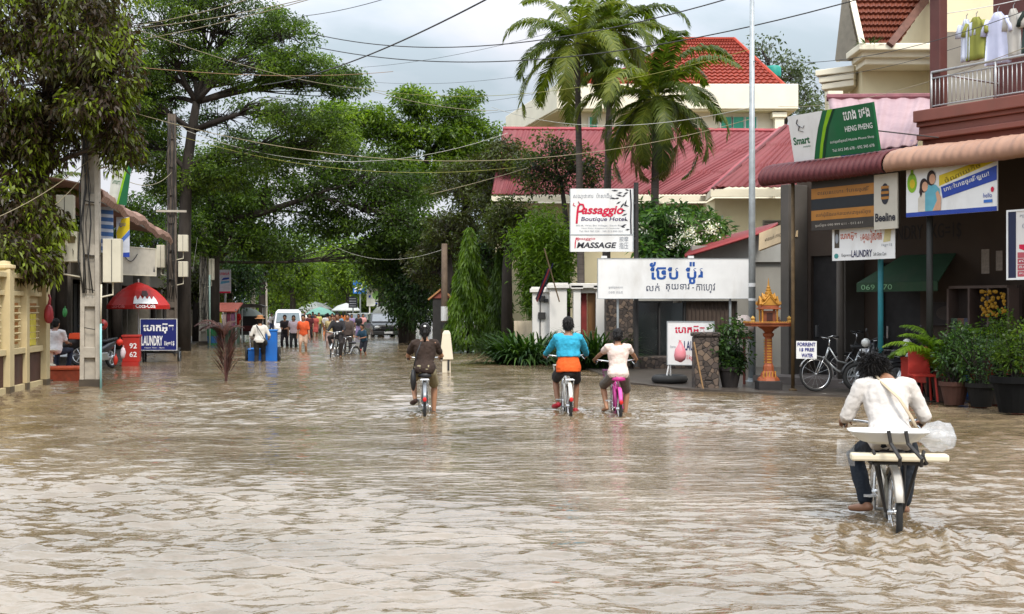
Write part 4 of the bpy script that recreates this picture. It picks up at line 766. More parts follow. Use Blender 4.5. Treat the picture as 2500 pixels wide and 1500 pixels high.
# ------------------------------------------------------------------ poles, signs and street things
PAINTW = mat((.76, .76, .75), .5, .05, 3, dirt=.38, dirtc=(.42, .38, .32)); BOXM = mat(srgb('#c9c2ae'), .6, .06, 3, dirt=.35, dirtc=(.3, .26, .2)); CABLE = mat((.03, .028, .026), .6); CABLEW = mat(srgb('#a39a80'), .6)
def upole(label, px, d, w, top, cabinets=(), seed=1, arm=None, coils=0, group='concrete utility poles along the left pavement', cm=None):
    r = random.Random(seed); o = thing('utility_pole', label, 'utility pole', (PX(px, d), d, -.3), .15, group); h = top + .3; hw = w / 2
    b = MB()
    def tap(z): return 1 - .28 * z / h
    zs = [h * i / 12 for i in range(13)]
    for sx in (-1, 1): b.loft([[Vector((sx * hw * tap(z) - sx * hw * .42 * k, y, z)) for (k, y) in ((0, -hw * .8 * tap(z)), (0, hw * .8 * tap(z)), (1, hw * .8 * tap(z)), (1, -hw * .8 * tap(z)))] for z in zs])
    b.loft([[Vector((x * hw * .6 * tap(z), y, z)) for (x, y) in ((-1, -hw * .28), (1, -hw * .28), (1, hw * .28), (-1, hw * .28))] for z in zs])
    z = .9
    while z < h - .3: b.bx(-hw * .62, hw * .62, -hw * .7 * tap(z), hw * .7 * tap(z), z, z + .22); z += 1.05
    b.build('shaft', cm or CONC, o, bev=.012)
    c = MB()
    for k in range(coils):
        x = r.uniform(-hw, hw) * .9; pts = [(x + r.uniform(-.07, .07), -hw * .85 - .01 - .03 * r.random(), h * (.25 + .72 * i / 9)) for i in range(10)]; c.tube(pts, r.choice([.007, .011, .015]), 5)
    for z_ in (1.5, 2.3, 3.0, 4.1):
        if coils: c.tube([(hw * 1.03 * math.cos(a) * tap(z_), hw * .86 * math.sin(a) * tap(z_), z_ + .02 * math.sin(2 * a)) for a in [i * math.pi / 8 for i in range(16)]], .009, 5, closed=True)
    if coils: c.build('cable_bundle', CABLE, o, smooth=True)
    MB().bx(-hw * 1.03, hw * 1.03, -hw * .84, hw * .84, .1, .3 + hw * .8).build('wet_base', mat((.07, .055, .04), .4, .3, 5), o)
    for (cx, cy, z0, sw, sd, shh, m, win) in cabinets:
        k = MB().bx(cx - sw / 2, cx + sw / 2, cy - sd / 2, cy + sd / 2, z0, z0 + shh).build('meter_cabinet', m, o, bev=.012)
        if win:
            q = MB()
            for i in range(3): q.bx(cx - sw / 2 + .05 + i * sw * .31, cx - sw / 2 + .05 + i * sw * .31 + sw * .23, cy - sd / 2 - .012, cy - sd / 2, z0 + shh * .62, z0 + shh * .85)
            q.build('meter_window', mat(srgb('#6b5a35'), .3, .2), k)
        else: MB().bx(cx - .006, cx + .006, cy - sd / 2 - .008, cy - sd / 2, z0 + .02, z0 + shh - .02).build('door_seam', DARK, k)
        MB().tube([(cx, cy, z0), (cx, cy, z0 - .25), (0, cy * .5, z0 - .35)], .02, 6).build('conduit', BOXM, k)
    if arm:
        for (z_, l) in arm: MB().box((0, -hw, z_), (l, .07, .08)).build('crossarm', CONC, o)
    return o
upole('thick near concrete pole wrapped in cables with meter cabinets on both sides', 222, 25.3, .40, 8.6, [(-.56, .12, 2.87, .62, .42, .62, BOXM, True), (-.56, .3, 3.66, .34, .25, .6, BOXM, False), (.42, .1, 2.45, .36, .3, .9, BOXM, False), (.36, .0, 5.1, .14, .12, .38, BOXM, False)], 3, coils=7)
upole('tall dark concrete pole with crossarm and two cabinets beyond the laundry board', 420, 46, .40, 8.9, [(.42, -.1, 4.05, .36, .3, .62, BOXM, False), (.42, -.1, 3.1, .34, .3, .58, BOXM, False), (-.42, .2, 3.45, .3, .3, .85, BOXM, False)], 4, arm=[(5.55, 1.1)], coils=8, cm=mat((.13, .105, .085), .9, .25, 4, bump=.3, dirt=.4))
upole('slim concrete pole just right of the tall dark pole', 456, 52, .27, 5.2, seed=5, coils=4, cm=mat((.2, .165, .13), .9, .25, 4, bump=.3, dirt=.4))
upole('concrete pole with a long narrow box, left of the reddish palm sprig', 497, 55, .40, 5.3, [(.36, -.1, 3.2, .24, .2, .95, BOXM, False)], seed=6, coils=6)
upole('far concrete pole with a small pale box, right of the pale blue pipe', 617, 74, .34, 4.4, [(-.3, -.1, 3.0, .3, .2, .5, BOXM, False)], seed=7)
upole('farthest concrete pole left of the white minibus', 648, 82, .30, 4.3, seed=8)
upole('concrete pole half hidden behind the white and blue signboard', 562, 62, .30, 5.2, seed=10, coils=3)
o = thing('pipe_pole', 'thin pale blue pipe pole with white top among the far poles', 'pole', (PX(592, 64), 64, -.2)); MB().tube([(0, 0, 0), (0, 0, 3.9)], .05, 8).build('shaft', mat(srgb('#8fb4bd'), .5, .1), o, smooth=True); MB().tube([(0, 0, 3.9), (0, 0, 5.6)], .04, 8).build('upper_shaft', mat(srgb('#c9c4b4'), .5, .1), o, smooth=True)
o = thing('pipe_pole', 'thin pale green pipe standing against the concrete pole by the palm sprig', 'pole', (PX(512, 54), 54, -.2)); MB().tube([(0, 0, 0), (0, 0, 3.3)], .04, 8).build('shaft', mat(srgb('#a9c3b2'), .5, .1), o, smooth=True)
o = thing('pipe_pole', 'thin turquoise pipe running up the near concrete pole', 'pole', (PX(246, 24.9), 24.9, -.2)); MB().tube([(0, 0, 0), (0, 0, 1.5)], .022, 8).build('shaft', mat(srgb('#8fc4c4'), .5, .1), o, smooth=True); MB().tube([(0, 0, 1.5), (.01, 0, 2.3)], .018, 8).build('upper_shaft', BOXM, o, smooth=True)
# right side poles
o = thing('lamp_pole', 'tall galvanised steel pole in front of the white cafe signboard', 'pole', (PX(1836, 26.5), 26.5, 0)); MB().tube([(0, 0, .03), (0, 0, 4), (0, 0, 9.5)], [.082, .07, .045], 14).build('shaft', GALV, o, smooth=True)
MB().lathe([(.17, .0), (.17, .05), (.1, .06), (.09, .12), (.08, .12)], n=14).build('base_plate', GALV, o); MB().tube([(0, 0, 2.08), (0, 0, 2.16)], .077, 14).tube([(0, 0, 1.78), (0, 0, 1.83)], .078, 14).build('paper_band', PAINTW, o)
o = thing('telephone_pole', 'brown round concrete pole under the leaning limb, with white notice', 'utility pole', (PX(1085, 47), 47, -.2)); MB().tube([(0, 0, 0), (0, 0, 2.5), (0, 0, 4.3)], [.14, .12, .11], 12).build('shaft', mat(srgb('#6a5a4c'), .9, .2, 4, bump=.3, dirt=.3), o, smooth=True); MB().tube([(0, 0, 1.35), (0, 0, 1.9)], .137, 12).build('notice', PAINTW, o); MB().tube([(0, 0, 1.05), (0, 0, 1.3)], .14, 12).build('band', DARK, o)
o = thing('marker_post', 'pale tapered post standing in the water beside the brown shirted cyclist', 'post', (PX(1090, 31), 31, -.3)); MB().loft([[Vector((x * s, y * s * .6, z)) for (x, y) in ((-1, -1), (1, -1), (1, 1), (-1, 1))] for (s, z) in ((.11, 0), (.105, .62), (.17, .63), (.10, 1.28), (.06, 1.36))]).build('post', mat(srgb('#d8cdb6'), .8, .06, 3, dirt=.35), o, bev=.015); MB().bx(.03, .08, -.09, -.078, .35, .62).build('slot', DARK, o)

# --- signboards on the right
KB = mat(srgb('#1f4f9a'), .5, .08); KD = mat(srgb('#1b2a4a'), .5, .08); GREYI = mat(srgb('#8b8f96'), .6); REDI = mat(srgb('#c4103c'), .5); PURP = mat(srgb('#3a2d5a'), .5); SGREEN = mat(srgb('#0d5a33'), .5, .1, 3, dirt=.35, dirtc=srgb('#3a5f4a')); LIME = mat(srgb('#7fae1e'), .4)
o, w = board('hotel_sign', 'white hotel and massage signboard with red script and bamboo drawing on a dark post', 'sign', P(1393, 615, 31), P(1545, 615, 31), 1.59, PAINTW, .06)
def px2(x, y, x0, y0, k): return ((x - x0) * k, (y0 - y) * k)
K = 31 / F; hs = lambda x, y: px2(x, y, 1393, 615, K)
MB().bx(-.01, w + .01, -.012, .07, hs(0, 573)[1] - .012, hs(0, 573)[1] + .004).bx(-.02, 0, -.01, .07, 0, 1.59).bx(w, w + .02, -.01, .07, 0, 1.59).build('frame', GALV, o)
def ht(s, x0, y0, x1, y1, m, **k): a = hs(x0, y1); return text(o, s, a[0], a[1], (x1 - x0) * K, (y1 - y0) * K, m, **k)
ht('សណ្ឋាគារ  ប៉ាសាជីអូ', 1400, 472, 1494, 487, GREYI); ht('assaggio', 1418, 503, 1519, 530, REDI, shear=.25, bold=.03); ht('Boutique Hotel', 1418, 530, 1526, 543, PURP, shear=.2, bold=.012)
ht('#5-8, Wat Bo Village, Siem Reap', 1406, 549, 1526, 554, GREYI); ht('Near River, Kingdom of Cambodia', 1420, 556, 1512, 560, GREYI); ht('Tel: 063 760 324    HP: 012 890 324', 1414, 563, 1520, 567, GREYI)
ht('MASSAGE', 1408, 592, 1502, 606, INK, shear=.25, bold=.03); ht('assaggio', 1406, 580, 1452, 588, REDI, shear=.25); ht('按摩', 1512, 578, 1534, 590, GREYI); ht('指压', 1512, 592, 1534, 608, GREYI)
def stroke(pts, r, m, nm='drawing', parent=None, y=-.008): return MB().tube([(a, y, b) for a, b in [hs(*p) for p in pts]], r, 5, flat=.3).build(nm, m, parent or o)
stroke([(1408, 546), (1410, 520), (1412, 505), (1416, 499), (1423, 500), (1426, 508), (1420, 516), (1412, 517)], .028, REDI, 'emblem'); stroke([(1412, 492), (1415, 497)], .024, REDI, 'emblem'); stroke([(1401, 496), (1399, 501), (1405, 504)], .012, REDI, 'emblem')
stroke([(1404, 606), (1405, 590), (1407, 581), (1412, 581), (1411, 588)], .014, REDI, 'emblem')
stroke([(1541, 572), (1540, 540), (1541, 500), (1539, 463)], .02, INK); rr_ = random.Random(4); q = MB()
for (x, y, a) in [(1534, 470, 200), (1528, 475, 215), (1520, 470, 190), (1536, 466, 160), (1512, 484, 185), (1516, 492, 210), (1524, 495, 235), (1530, 488, 250), (1505, 486, 170), (1528, 515, 175), (1532, 522, 200), (1530, 548, 200), (1526, 556, 160), (1533, 540, 150), (1538, 560, 190), (1521, 480, 165), (1510, 466, 178), (1536, 505, 160)]:
    c = Vector((*hs(x, y), 0)); t = R(a); dx, dz = math.cos(t), math.sin(t); l = rr_.uniform(.10, .2); q.poly([(c.x, -.008, c.y), (c.x + dx * l * .5 - dz * .02, -.008, c.y + dz * l * .5 + dx * .02), (c.x + dx * l, -.008, c.y + dz * l), (c.x + dx * l * .5 + dz * .02, -.008, c.y + dz * l * .5 - dx * .02)])
q.build('drawing', INK, o)
MB().tube([(w + .09, .06, -2.9), (w + .09, .06, 1.75)], .06, 10).bx(w, w + .1, .0, .06, .3, .36).bx(w, w + .1, .0, .06, 1.2, 1.26).build('support_post', DARK, o, smooth=False)

K2 = 30.5 / F; o, w = board('cafe_sign', 'long white cafe signboard with blue Khmer writing above the stone pillar', 'sign', P(1460, 729, 30.5), P(1840, 729, 30.5), 97 * K2, PAINTW, .08, frame=GALV, fw=.012)
def ct(s, x0, y0, x1, y1, m, **k): return text(o, s, (x0 - 1460) * K2, (729 - y1) * K2, (x1 - x0) * K2, (y1 - y0) * K2, m, **k)
ct('ែចប', 1586, 640, 1656, 683, KB, bold=.02); ct('ប៉ូរ', 1674, 640, 1716, 694, KB, bold=.02); ct('លក់', 1578, 692, 1610, 711, KD); ct('គុយទាវ', 1626, 692, 1684, 712, KD); ct('-', 1690, 702, 1694, 704, KD); ct('កាេហ្វ', 1700, 692, 1746, 716, KD)
ct('ទូរស័ព្ទលេខ', 1486, 698, 1520, 706, GREYI); ct('០១២ ៣៤៥', 1486, 711, 1520, 717, GREYI)
for xx in (1468, 1680): MB().bx((xx - 1460) * K2, (xx - 1446) * K2, .0, .06, 97 * K2, 97 * K2 + .07).build('bracket', PAINTW, o)
MB().tube([(.5, .12, -1.6), (.5, .12, .9)], .03, 6).tube([(3.3, .12, -1.6), (3.3, .12, .9)], .03, 6).build('support_post', GALV, o)

def shop_board(name, label, x0, x1, y, z0, z1, m, cat='sign', t=.04, tilt=0, frame=None, dz=0):
    a = SH(x0, y, z0); b = SH(x1, y, z0); o, w = board(name, label, cat, a, b, z1 - z0, m, t, tilt, frame); return o, w
# tilted green phone shop board on the red awning
o, w = shop_board('phone_shop_sign', 'tilted green and white phone shop board standing on the red awning', .72, 2.72, .25, 4.42, 5.29, SGREEN, t=.06, tilt=.22)
h = .87; decal(o, 'white_field', [(0, 0), (w * .25, 0), (w * .29, h * .3), (w * .35, h * .65), (w * .43, h), (0, h)], PAINTW, -.004)
decal(o, 'stripe', [(w * .31, 0), (w * .345, 0), (w * .385, h * .3), (w * .45, h * .65), (w * .55, h), (w * .49, h), (w * .41, h * .65), (w * .35, h * .3)], LIME, -.004)
decal(o, 'stripe', [(w * .36, 0), (w * .38, 0), (w * .42, h * .3), (w * .48, h * .65), (w * .58, h), (w * .555, h), (w * .46, h * .65), (w * .39, h * .3)], mat(srgb('#06341f'), .4), -.005)
text(o, 'េហង េផង', w * .66, h * .72, w * .30, h * .2, PAINTW, bold=.02); text(o, 'HENG PHENG', w * .66, h * .48, w * .31, h * .115, PAINTW, bold=.01); text(o, 'លក់ទូរស័ព្ទដៃ Mobile Phone Shop', w * .47, h * .27, w * .5, h * .08, PAINTW); text(o, 'Tel: 012 345 678 - 092 345 678', w * .48, h * .1, w * .48, h * .06, PAINTW)
text(o, 'Smart', w * .03, h * .36, w * .2, h * .17, SGREEN, bold=.03, y=-.008); text(o, 'mobile', w * .14, h * .28, w * .09, h * .045, SGREEN, y=-.008)
q = MB(); q.tube([(w * .11, -.01, h * .66), (w * .13, -.01, h * .74), (w * .10, -.01, h * .82), (w * .12, -.01, h * .9)], [.012, .02, .016, .02], 6, flat=.3).tube([(w * .13, -.01, h * .76), (w * .17, -.01, h * .7), (w * .19, -.01, h * .75)], .01, 5, flat=.3).tube([(w * .12, -.01, h * .66), (w * .17, -.01, h * .62)], .01, 5, flat=.3); q.build('emblem', INK, o)
MB().tube([(w * .2, .08, .1), (w * .25, 1.0, -.0)], .015, 5).build('stay_rod', DARK, o); MB().tube([(w - .02, .08, .35), (w + .75, .7, .05)], .012, 5).build('stay_rod', DARK, o)
# dark and amber board with white panel
BEE = mat(srgb('#37312c'), .5, .15, 3); AMB = mat(srgb('#a56f2d'), .5, .12, 3)
o, w = shop_board('striped_shop_sign', 'dark brown and amber striped board with white panel under the red awning', 1.1, 3.1, .30, 3.08, 4.02, BEE, t=.05); h = .94
def band(z0, z1, m): return decal(o, 'stripe', [(0, z0), (w * .745, z0), (w * .745, z1), (0, z1)], m, -.004)
band(h * .20, h * .40, AMB); band(h * .63, h * .84, AMB); band(h * .42, h * .62, mat(srgb('#1f2226'), .5))
text(o, 'ពេលនេះហៅបានច្រើន', w * .08, h * .68, w * .6, h * .11, BEE); text(o, 'លក់ដុំនិងលក់រាយសេវាទូរស័ព្ទ', w * .06, h * .25, w * .64, h * .1, BEE); text(o, 'ទូរស័ព្ទ 090 999 611 - 012 611', w * .05, h * .06, w * .56, h * .07, mat(srgb('#b9b2a6'), .6))
MB().bx(w * .745, w, -.03, .0, -.06, h - .02).build('white_panel', mat(srgb('#b9b3a6'), .5, .05), o); text(o, 'Beeline', w * .76, h * .08, w * .22, h * .16, INK, y=-.036, bold=.03); decal(o, 'emblem', ellipse(w * .868, h * .60, .09, .19), INK, -.034)
for z in (.50, .6, .7): decal(o, 'emblem', [(w * .868 - .085, h * z), (w * .868 + .085, h * z), (w * .868 + .085, h * (z + .05)), (w * .868 - .085, h * (z + .05))], AMB, -.037)
# blue, yellow and white advert with a couple
o, w = shop_board('advert_banner', 'white advert banner with smiling couple and yellow and blue bands below the beige awning', 3.28, 5.06, .28, 3.20, 4.04, PAINTW, t=.03); h = .84
YEL = mat(srgb('#cdb51c'), .5); BLU = mat(srgb('#23409a'), .5)
decal(o, 'stripe', [(0, 0), (w, 0), (w, .075), (0, .075)], BLU, -.004); decal(o, 'stripe', [(w * .38, h * .58), (w * .99, h * .96), (w * .80, h * .99), (w * .38, h * .80)], YEL, -.004); decal(o, 'stripe', [(w * .99, h * .72), (w * .99, h * .95), (w * .99, h * .96), (w * .38, h * .58), (w * .40, h * .52)], mat(srgb('#d9d8d2'), .5), -.0045)
decal(o, 'stripe', [(w * .42, h * .33), (w, h * .60), (w, h * .88), (w * .40, h * .56)], BLU, -.0055)
text(o, 'ចំណាយតិច', w * .45, h * .63, w * .4, h * .11, mat(srgb('#6a5a10'), .5), y=-.009, rot=.3); text(o, 'ហៅបានច្រើន ឡូយ!', w * .44, h * .43, w * .5, h * .13, PAINTW, y=-.009, rot=.23, bold=.01); text(o, 'hello', w * .86, h * .27, w * .09, h * .09, BLU, y=-.009); decal(o, 'emblem', ellipse(w * .955, h * .42, .03, .045), REDI, -.009); decal(o, 'emblem', [(w * .865, h * .17), (w * .955, h * .17), (w * .955, h * .23), (w * .865, h * .23)], mat(srgb('#3a6fc0'), .5), -.009)
decal(o, 'emblem', ellipse(w * .07, h * .70, .10, .17), LIME, -.006); decal(o, 'emblem', ellipse(w * .075, h * .68, .055, .08), YEL, -.008); decal(o, 'emblem', [(w * .05, h * .86), (w * .09, h * .86), (w * .085, h * .97), (w * .055, h * .97)], LIME, -.006)
pt = mat(srgb('#c99a7c'), .6); hair_ = mat(srgb('#2a1a16'), .6)
for (x, z, s, sh_c) in [(.215, .60, 1.0, '#c9c2b4'), (.30, .74, 1.05, '#5fa3b4')]:
    decal(o, 'portrait_clothing', [(w * x - .13 * s, .08), (w * x + .16 * s, .08), (w * x + .15 * s, h * z - .18), (w * x + .07 * s, h * z - .1), (w * x - .07 * s, h * z - .1), (w * x - .13 * s, h * z - .2)], mat(srgb(sh_c), .6), -.006 - x * .01)
    decal(o, 'portrait_hair', ellipse(w * x - .01, h * z + .02, .085 * s, .125 * s), hair_, -.0075 - x * .01); decal(o, 'portrait_face', ellipse(w * x + .012, h * z, .06 * s, .085 * s), pt, -.0085 - x * .01)
decal(o, 'portrait_hair', [(w * .17, h * .68), (w * .21, h * .70), (w * .19, h * .45), (w * .175, h * .38), (w * .155, h * .5)], hair_, -.0105); decal(o, 'portrait_clothing', [(w * .31, .08), (w * .40, .08), (w * .405, h * .35), (w * .37, h * .5), (w * .345, h * .45), (w * .36, h * .3), (w * .33, h * .18)], pt, -.0125)
# laundry banner
o, w = shop_board('laundry_banner', 'white laundry banner with orange Khmer letters hanging beneath the striped board', 1.5, 2.93, .42, 2.50, 3.12, PAINTW, t=.012); h = .62; OR_ = mat(srgb('#b5502a'), .6)
text(o, 'េបាកអ៊ុត', w * .14, h * .58, w * .27, h * .25, OR_, bold=.02); text(o, 'សម្លៀកបំពាក់', w * .46, h * .48, w * .34, h * .40, OR_, bold=.02); text(o, 'Express', w * .16, h * .09, w * .15, h * .11, INK); text(o, 'LAUNDRY', w * .32, h * .08, w * .33, h * .21, mat(srgb('#26244a'), .5), bold=.02); text(o, 'Soft Gloss Care', w * .67, h * .1, w * .2, h * .1, INK); text(o, '1kg=1$', w * .80, h * .34, w * .16, h * .1, GREYI)
decal(o, 'emblem', [(w * .04, h * .38), (w * .12, h * .38), (w * .12, h * .93), (w * .04, h * .93)], mat(srgb('#4a4238'), .6)); decal(o, 'emblem', ellipse(w * .08, h * .66, .04, .09), GREYI, -.006); decal(o, 'emblem', ellipse(w * .07, h * .14, .055, .05, 7), mat(srgb('#3f8a84'), .5)); decal(o, 'emblem', [(w * .82, h * .48), (w * .93, h * .5), (w * .95, h * .96), (w * .86, h * .97)], mat(srgb('#c9bd8a'), .6))
# right edge price board
o, w = shop_board('price_board', 'white framed price board with navy edge and red rows at the right edge', 5.22, 6.6, .35, 2.10, 3.17, mat(srgb('#d9d4d0'), .5, .04), t=.05, frame=PAINTW); h = 1.07
decal(o, 'stripe', [(0, 0), (w * .1, 0), (w * .1, h), (0, h)], mat(srgb('#1b2140'), .5)); PR = mat(srgb('#b0525c'), .5)
for k in range(4): decal(o, 'stripe', [(w * .12, .02 + k * .1), (w * .97, .02 + k * .1), (w * .97, .11 + k * .1), (w * .12, .11 + k * .1)], PR)
for k, s in enumerate(['ម៉ាស្សា 3$', 'ដឹកជញ្ជូន', 'សំបុត្រ']): text(o, s, w * .14, .045 + k * .1, w * .3, .05, PAINTW)
decal(o, 'emblem', [(w * .14, h * .44), (w * .26, h * .38), (w * .3, h * .42), (w * .2, h * .5), (w * .14, h * .5)], REDI); decal(o, 'emblem', [(w * .27, h * .38), (w * .45, h * .38), (w * .4, h * .5), (w * .3, h * .45)], INK); text(o, 'តារាង', w * .15, h * .9, w * .2, h * .05, GREYI); text(o, '(8)', w * .18, h * .74, w * .1, h * .07, GREYI)
# green canvas awning with phone number, over the inner stall
o = thing('stall_awning', 'dark green canvas stall awning lettered 069 070 behind the posts', 'awning', SH(.75, 2.96, .12), RZ); GC = mat(srgb('#23442c'), .7, .15, 3, dirt=.3)
MB().slab([(0, -.95, 2.0), (1.9, -.95, 2.0), (1.6, 0, 2.56), (.35, 0, 2.56)], .02).bx(0, 1.9, -.965, -.95, 1.82, 2.0).slab([(0, -.95, 2.0), (.35, 0, 2.56), (0.02, 0, 2.0)], .02).build('canopy', GC, o); text(o, '069 070', .12, 1.86, .75, .1, mat(srgb('#7fae84'), .6), y=-.972)
# beige tilted sign at the left end of the shop
o, w = board('tilted_sign', 'small beige sign with a row of Khmer letters sloping beside the galvanised pole', 'sign', P(1852, 612, 27.6), P(1946, 588, 26.6), .42, mat(srgb('#cdb48e'), .6, .06, dirt=.2), .05); o.rotation_euler = (-.25, -.22, o.rotation_euler.z); text(o, 'មានលក់ កាហ្វេ ទឹកកក', .2, .12, w * .72, .14, mat(srgb('#5a4a3a'), .6))

# --- small roadside laundry sign, pillar and pots on the right
o, w = board('laundry_sign', 'white laundry sign on a steel easel with pink bag hung on it', 'sign', P(1630, 890, 26), P(1742, 890, 25.6), .90, PAINTW, .03, frame=GALV, fw=.015); k3 = 25.8 / F
text(o, 'េបាកអ៊ុត', .16, .62, .64, .2, REDI, bold=.03); text(o, 'LAUNDRY', .36, .30, .55, .2, mat(srgb('#2a3560'), .5), bold=.02); text(o, '1kg = 1$', .42, .08, .4, .13, REDI); text(o, 'Express', .06, .34, .12, .06, GREYI)
MB().tube([(.02, .02, 0), (-.02, -.05, -.35)], .018, 6).tube([(.06, .02, 0), (.03, .1, -.35)], .018, 6).tube([(.9, .02, 0), (.9, -.03, -.35)], .018, 6).build('easel_leg', PAINTW, o)
pbg = thing('pink_bag', 'pink plastic bag hanging on the white laundry sign', 'bag', P(1661, 885, 25.5)); MB().lathe([(.02, 0), (.11, .05), (.13, .14), (.10, .26), (.05, .36), (.02, .44), (.03, .46)], n=12).build('sack', mat(srgb('#e08a94'), .35, .1), pbg, smooth=True, disp=.05, dscale=.1)
sp = thing('stone_pillar', 'rough brown stone gate pillar beside the laundry sign', 'pillar', (PX(1722, 24.6), 24.6, -.1)); MB().bx(-.24, .24, -.22, .22, 0, 1.15).build('shaft', STONE, sp, bev=.03); MB().bx(-.27, .27, -.25, .25, 1.15, 1.24).build('cap', STONE, sp, bev=.03)
st_ = thing('wooden_stick', 'pale wooden stick leaning on the stone pillar', 'stick', (PX(1705, 24.2), 24.2, 0)); MB().tube([(.12, 0, -.1), (-.08, .05, .95)], .016, 6).build('stick', mat(srgb('#9a7a55'), .8), st_)
ty = thing('tyre_base', 'old tyre lying at the foot of the laundry sign', 'tyre', P(1635, 922, 26) * 1); ty.location.z = .05; MB().tube([(.3 * math.cos(a), .3 * math.sin(a), .07) for a in [i * math.pi / 10 for i in range(20)]], .09, 8, closed=True).build('ring', RUBBER, ty, smooth=True)
def pot_plant(label, px, d, ph, pr, blobs, lm, seed, leaf=.12, asp=.4, n=26, potm=None, z=.03, cr=.14, nl=34):
    o = thing('potted_plant', label, 'plant', (PX(px, d), d, z), group='pot plants in front of the shops'); MB().lathe([(pr * .7, 0), (pr, ph * .8), (pr * 1.12, ph * .82), (pr * 1.12, ph), (pr * .95, ph), (pr * .9, ph * .9)], n=18).build('pot', potm or mat((.035, .03, .028), .8, .2, spec=.15), o, smooth=False)
    g = np.random.RandomState(seed); r = random.Random(seed); sb = MB(); pp = []; dd = []; tn = []
    for (c, rad) in blobs:
        for k in range(n):
            w_ = Vector((r.gauss(0, 1), r.gauss(0, 1), r.gauss(0, 1))).normalized() * (.4 + .6 * r.random()); cc = Vector(c) + Vector((w_.x * rad[0], w_.y * rad[1], w_.z * rad[2])); sb.tube([(r.uniform(-.05, .05), r.uniform(-.05, .05), ph * .9), (cc.x * .5, cc.y * .5, (cc.z + ph) / 2), cc], [.012, .008, .004], 4)
            q = g.normal(size=(nl, 3)); q /= np.linalg.norm(q, axis=1, keepdims=True); b0 = g.uniform(.05, .85); pp.append(np.array(cc) + q * cr * g.rand(nl, 1) ** .5); dd.append(q + g.normal(size=(nl, 3)) * .4 + [0, 0, .2]); tn.append(np.clip(b0 + g.normal(size=nl) * .15, 0, 1))
    pp = np.concatenate(pp); sb.build('stem', BARK, o); leaves('foliage', pp, np.concatenate(dd), leaf * (.7 + .6 * g.rand(len(pp))), leaf * asp * (.7 + .6 * g.rand(len(pp))), np.concatenate(tn), lm, o, .25, seed=seed); return o
pot_plant('round dark green pot shrub between the stone pillar and the galvanised pole', 1782, 24.6, .42, .22, [((0, 0, .95), (.40, .36, .45)), ((.08, 0, .55), (.28, .25, .22))], LF_DARK, 201, .085, .5, 40)
for i, (px, d, lab, lm, bl_) in enumerate([(2330, 20.2, 'bushy dark pot plant under the fan palm fronds', LF_DARK, [((.08, 0, .85), (.42, .40, .48))]), (2395, 19.8, 'dense feathery pot plant second from the right edge', LF_DARK, [((0, 0, .8), (.40, .36, .46))]), (2478, 18.7, 'light green pot plant in a big black pot at the right edge', LF_MID, [((.05, 0, .95), (.35, .3, .45))]), (2285, 21.6, 'low brownish pot plant left of the bushy one', LF_BROWN, [((0, 0, .55), (.2, .2, .24))]), (2440, 20.4, 'thin tall pot plant behind the feathery one', LF_MID, [((0, 0, 1.05), (.34, .3, .5))])]):  # shade at the shop front is put into the darker leaves of the first two
    pot_plant(lab, px, d, .38 if i != 2 else .55, .22 if i != 2 else .33, bl_, lm, 210 + i, .075 if i != 1 else .055, .45, 48, potm=[mat(srgb('#4a2e24'), .8, .2), mat((.016, .015, .014), .8, spec=.1), mat((.006, .006, .006), .7, spec=.1), mat(srgb('#5a3b2c'), .8), mat((.05, .04, .035), .6)][i])
g = np.random.RandomState(9); o = thing('areca_palm', 'bright yellow green areca palm in a pot by the red tables', 'palm', (PX(2310, 21.1), 21.1, .03), group='pot plants in front of the shops'); MB().lathe([(.18, 0), (.25, .38), (.27, .38), (.27, .42), (.2, .42)], n=16).build('pot', mat(srgb('#3f2a22'), .8, .2), o)
LFP = LF_PALM; LF_PALM = LF_BAMB
for k in range(17): frond(o, k * 2.4, 1.5 - .045 * k, 1.25 + .2 * g.rand(), 700 + k, drop=1.3).location = (0, 0, .4)
LF_PALM = LFP

# --- spirit house on its pillar
GOLD = mat(srgb('#b98430'), .45, .2, 8, metal=.2, spec=.5, dirt=.4, dirtc=srgb('#6a3a1a')); RUST = mat(srgb('#96502f'), .6, .2, 6, dirt=.4, dirtc=srgb('#5a2c18'))
o = thing('spirit_house', 'golden spirit house with tiered spire on an ornate orange pillar', 'shrine', (PX(1876, 24), 24, 0)); o.scale = (.95, .95, .79)
MB().bx(-.24, .24, -.24, .24, -.1, .26).build('plinth', mat((.03, .026, .025), .8, .2), o, bev=.02)
MB().lathe([(.22, .26), (.2, .32), (.16, .36), (.14, .44), (.105, .5), (.10, .62), (.09, .64), (.075, .7), (.07, 1.32), (.1, 1.36), (.11, 1.42), (.07, 1.45), (.12, 1.52), (.2, 1.58), (.2, 1.6)], n=8, sq=True).build('pillar', RUST, o)
q = MB()
for k in range(9): q.bx(-.045, .045, -.088 + .004 * 0, -.078, .7 + k * .068, .73 + k * .068).bx(-.09, -.08, -.05, .05, .7 + k * .068, .73 + k * .068)
for k in range(5): q.bx(-.14 + k * .06, -.12 + k * .06, -.16, -.145, .34, .5)
q.build('ornament', GOLD, o)
pl = MB().bx(-.42, .42, -.36, .36, 1.60, 1.66).bx(-.45, .45, -.39, .39, 1.66, 1.70).build('platform', RUST, o, bev=.008); q = MB()
for k in range(22): q.bx(-.44 + k * .04, -.42 + k * .04, -.40, -.38, 1.69, 1.725)
for k in range(18): q.bx(-.455, -.44, -.37 + k * .04, -.35 + k * .04, 1.69, 1.725)
q.build('railing', GOLD, pl)
MB().bx(-.13, .13, -.12, .12, 1.70, 1.98).build('shrine_room', mat(srgb('#7a4426'), .6, .15), o); MB().bx(-.06, .06, -.126, -.121, 1.72, 1.93).build('door', mat(srgb('#3a1a10'), .6), o)
q = MB()
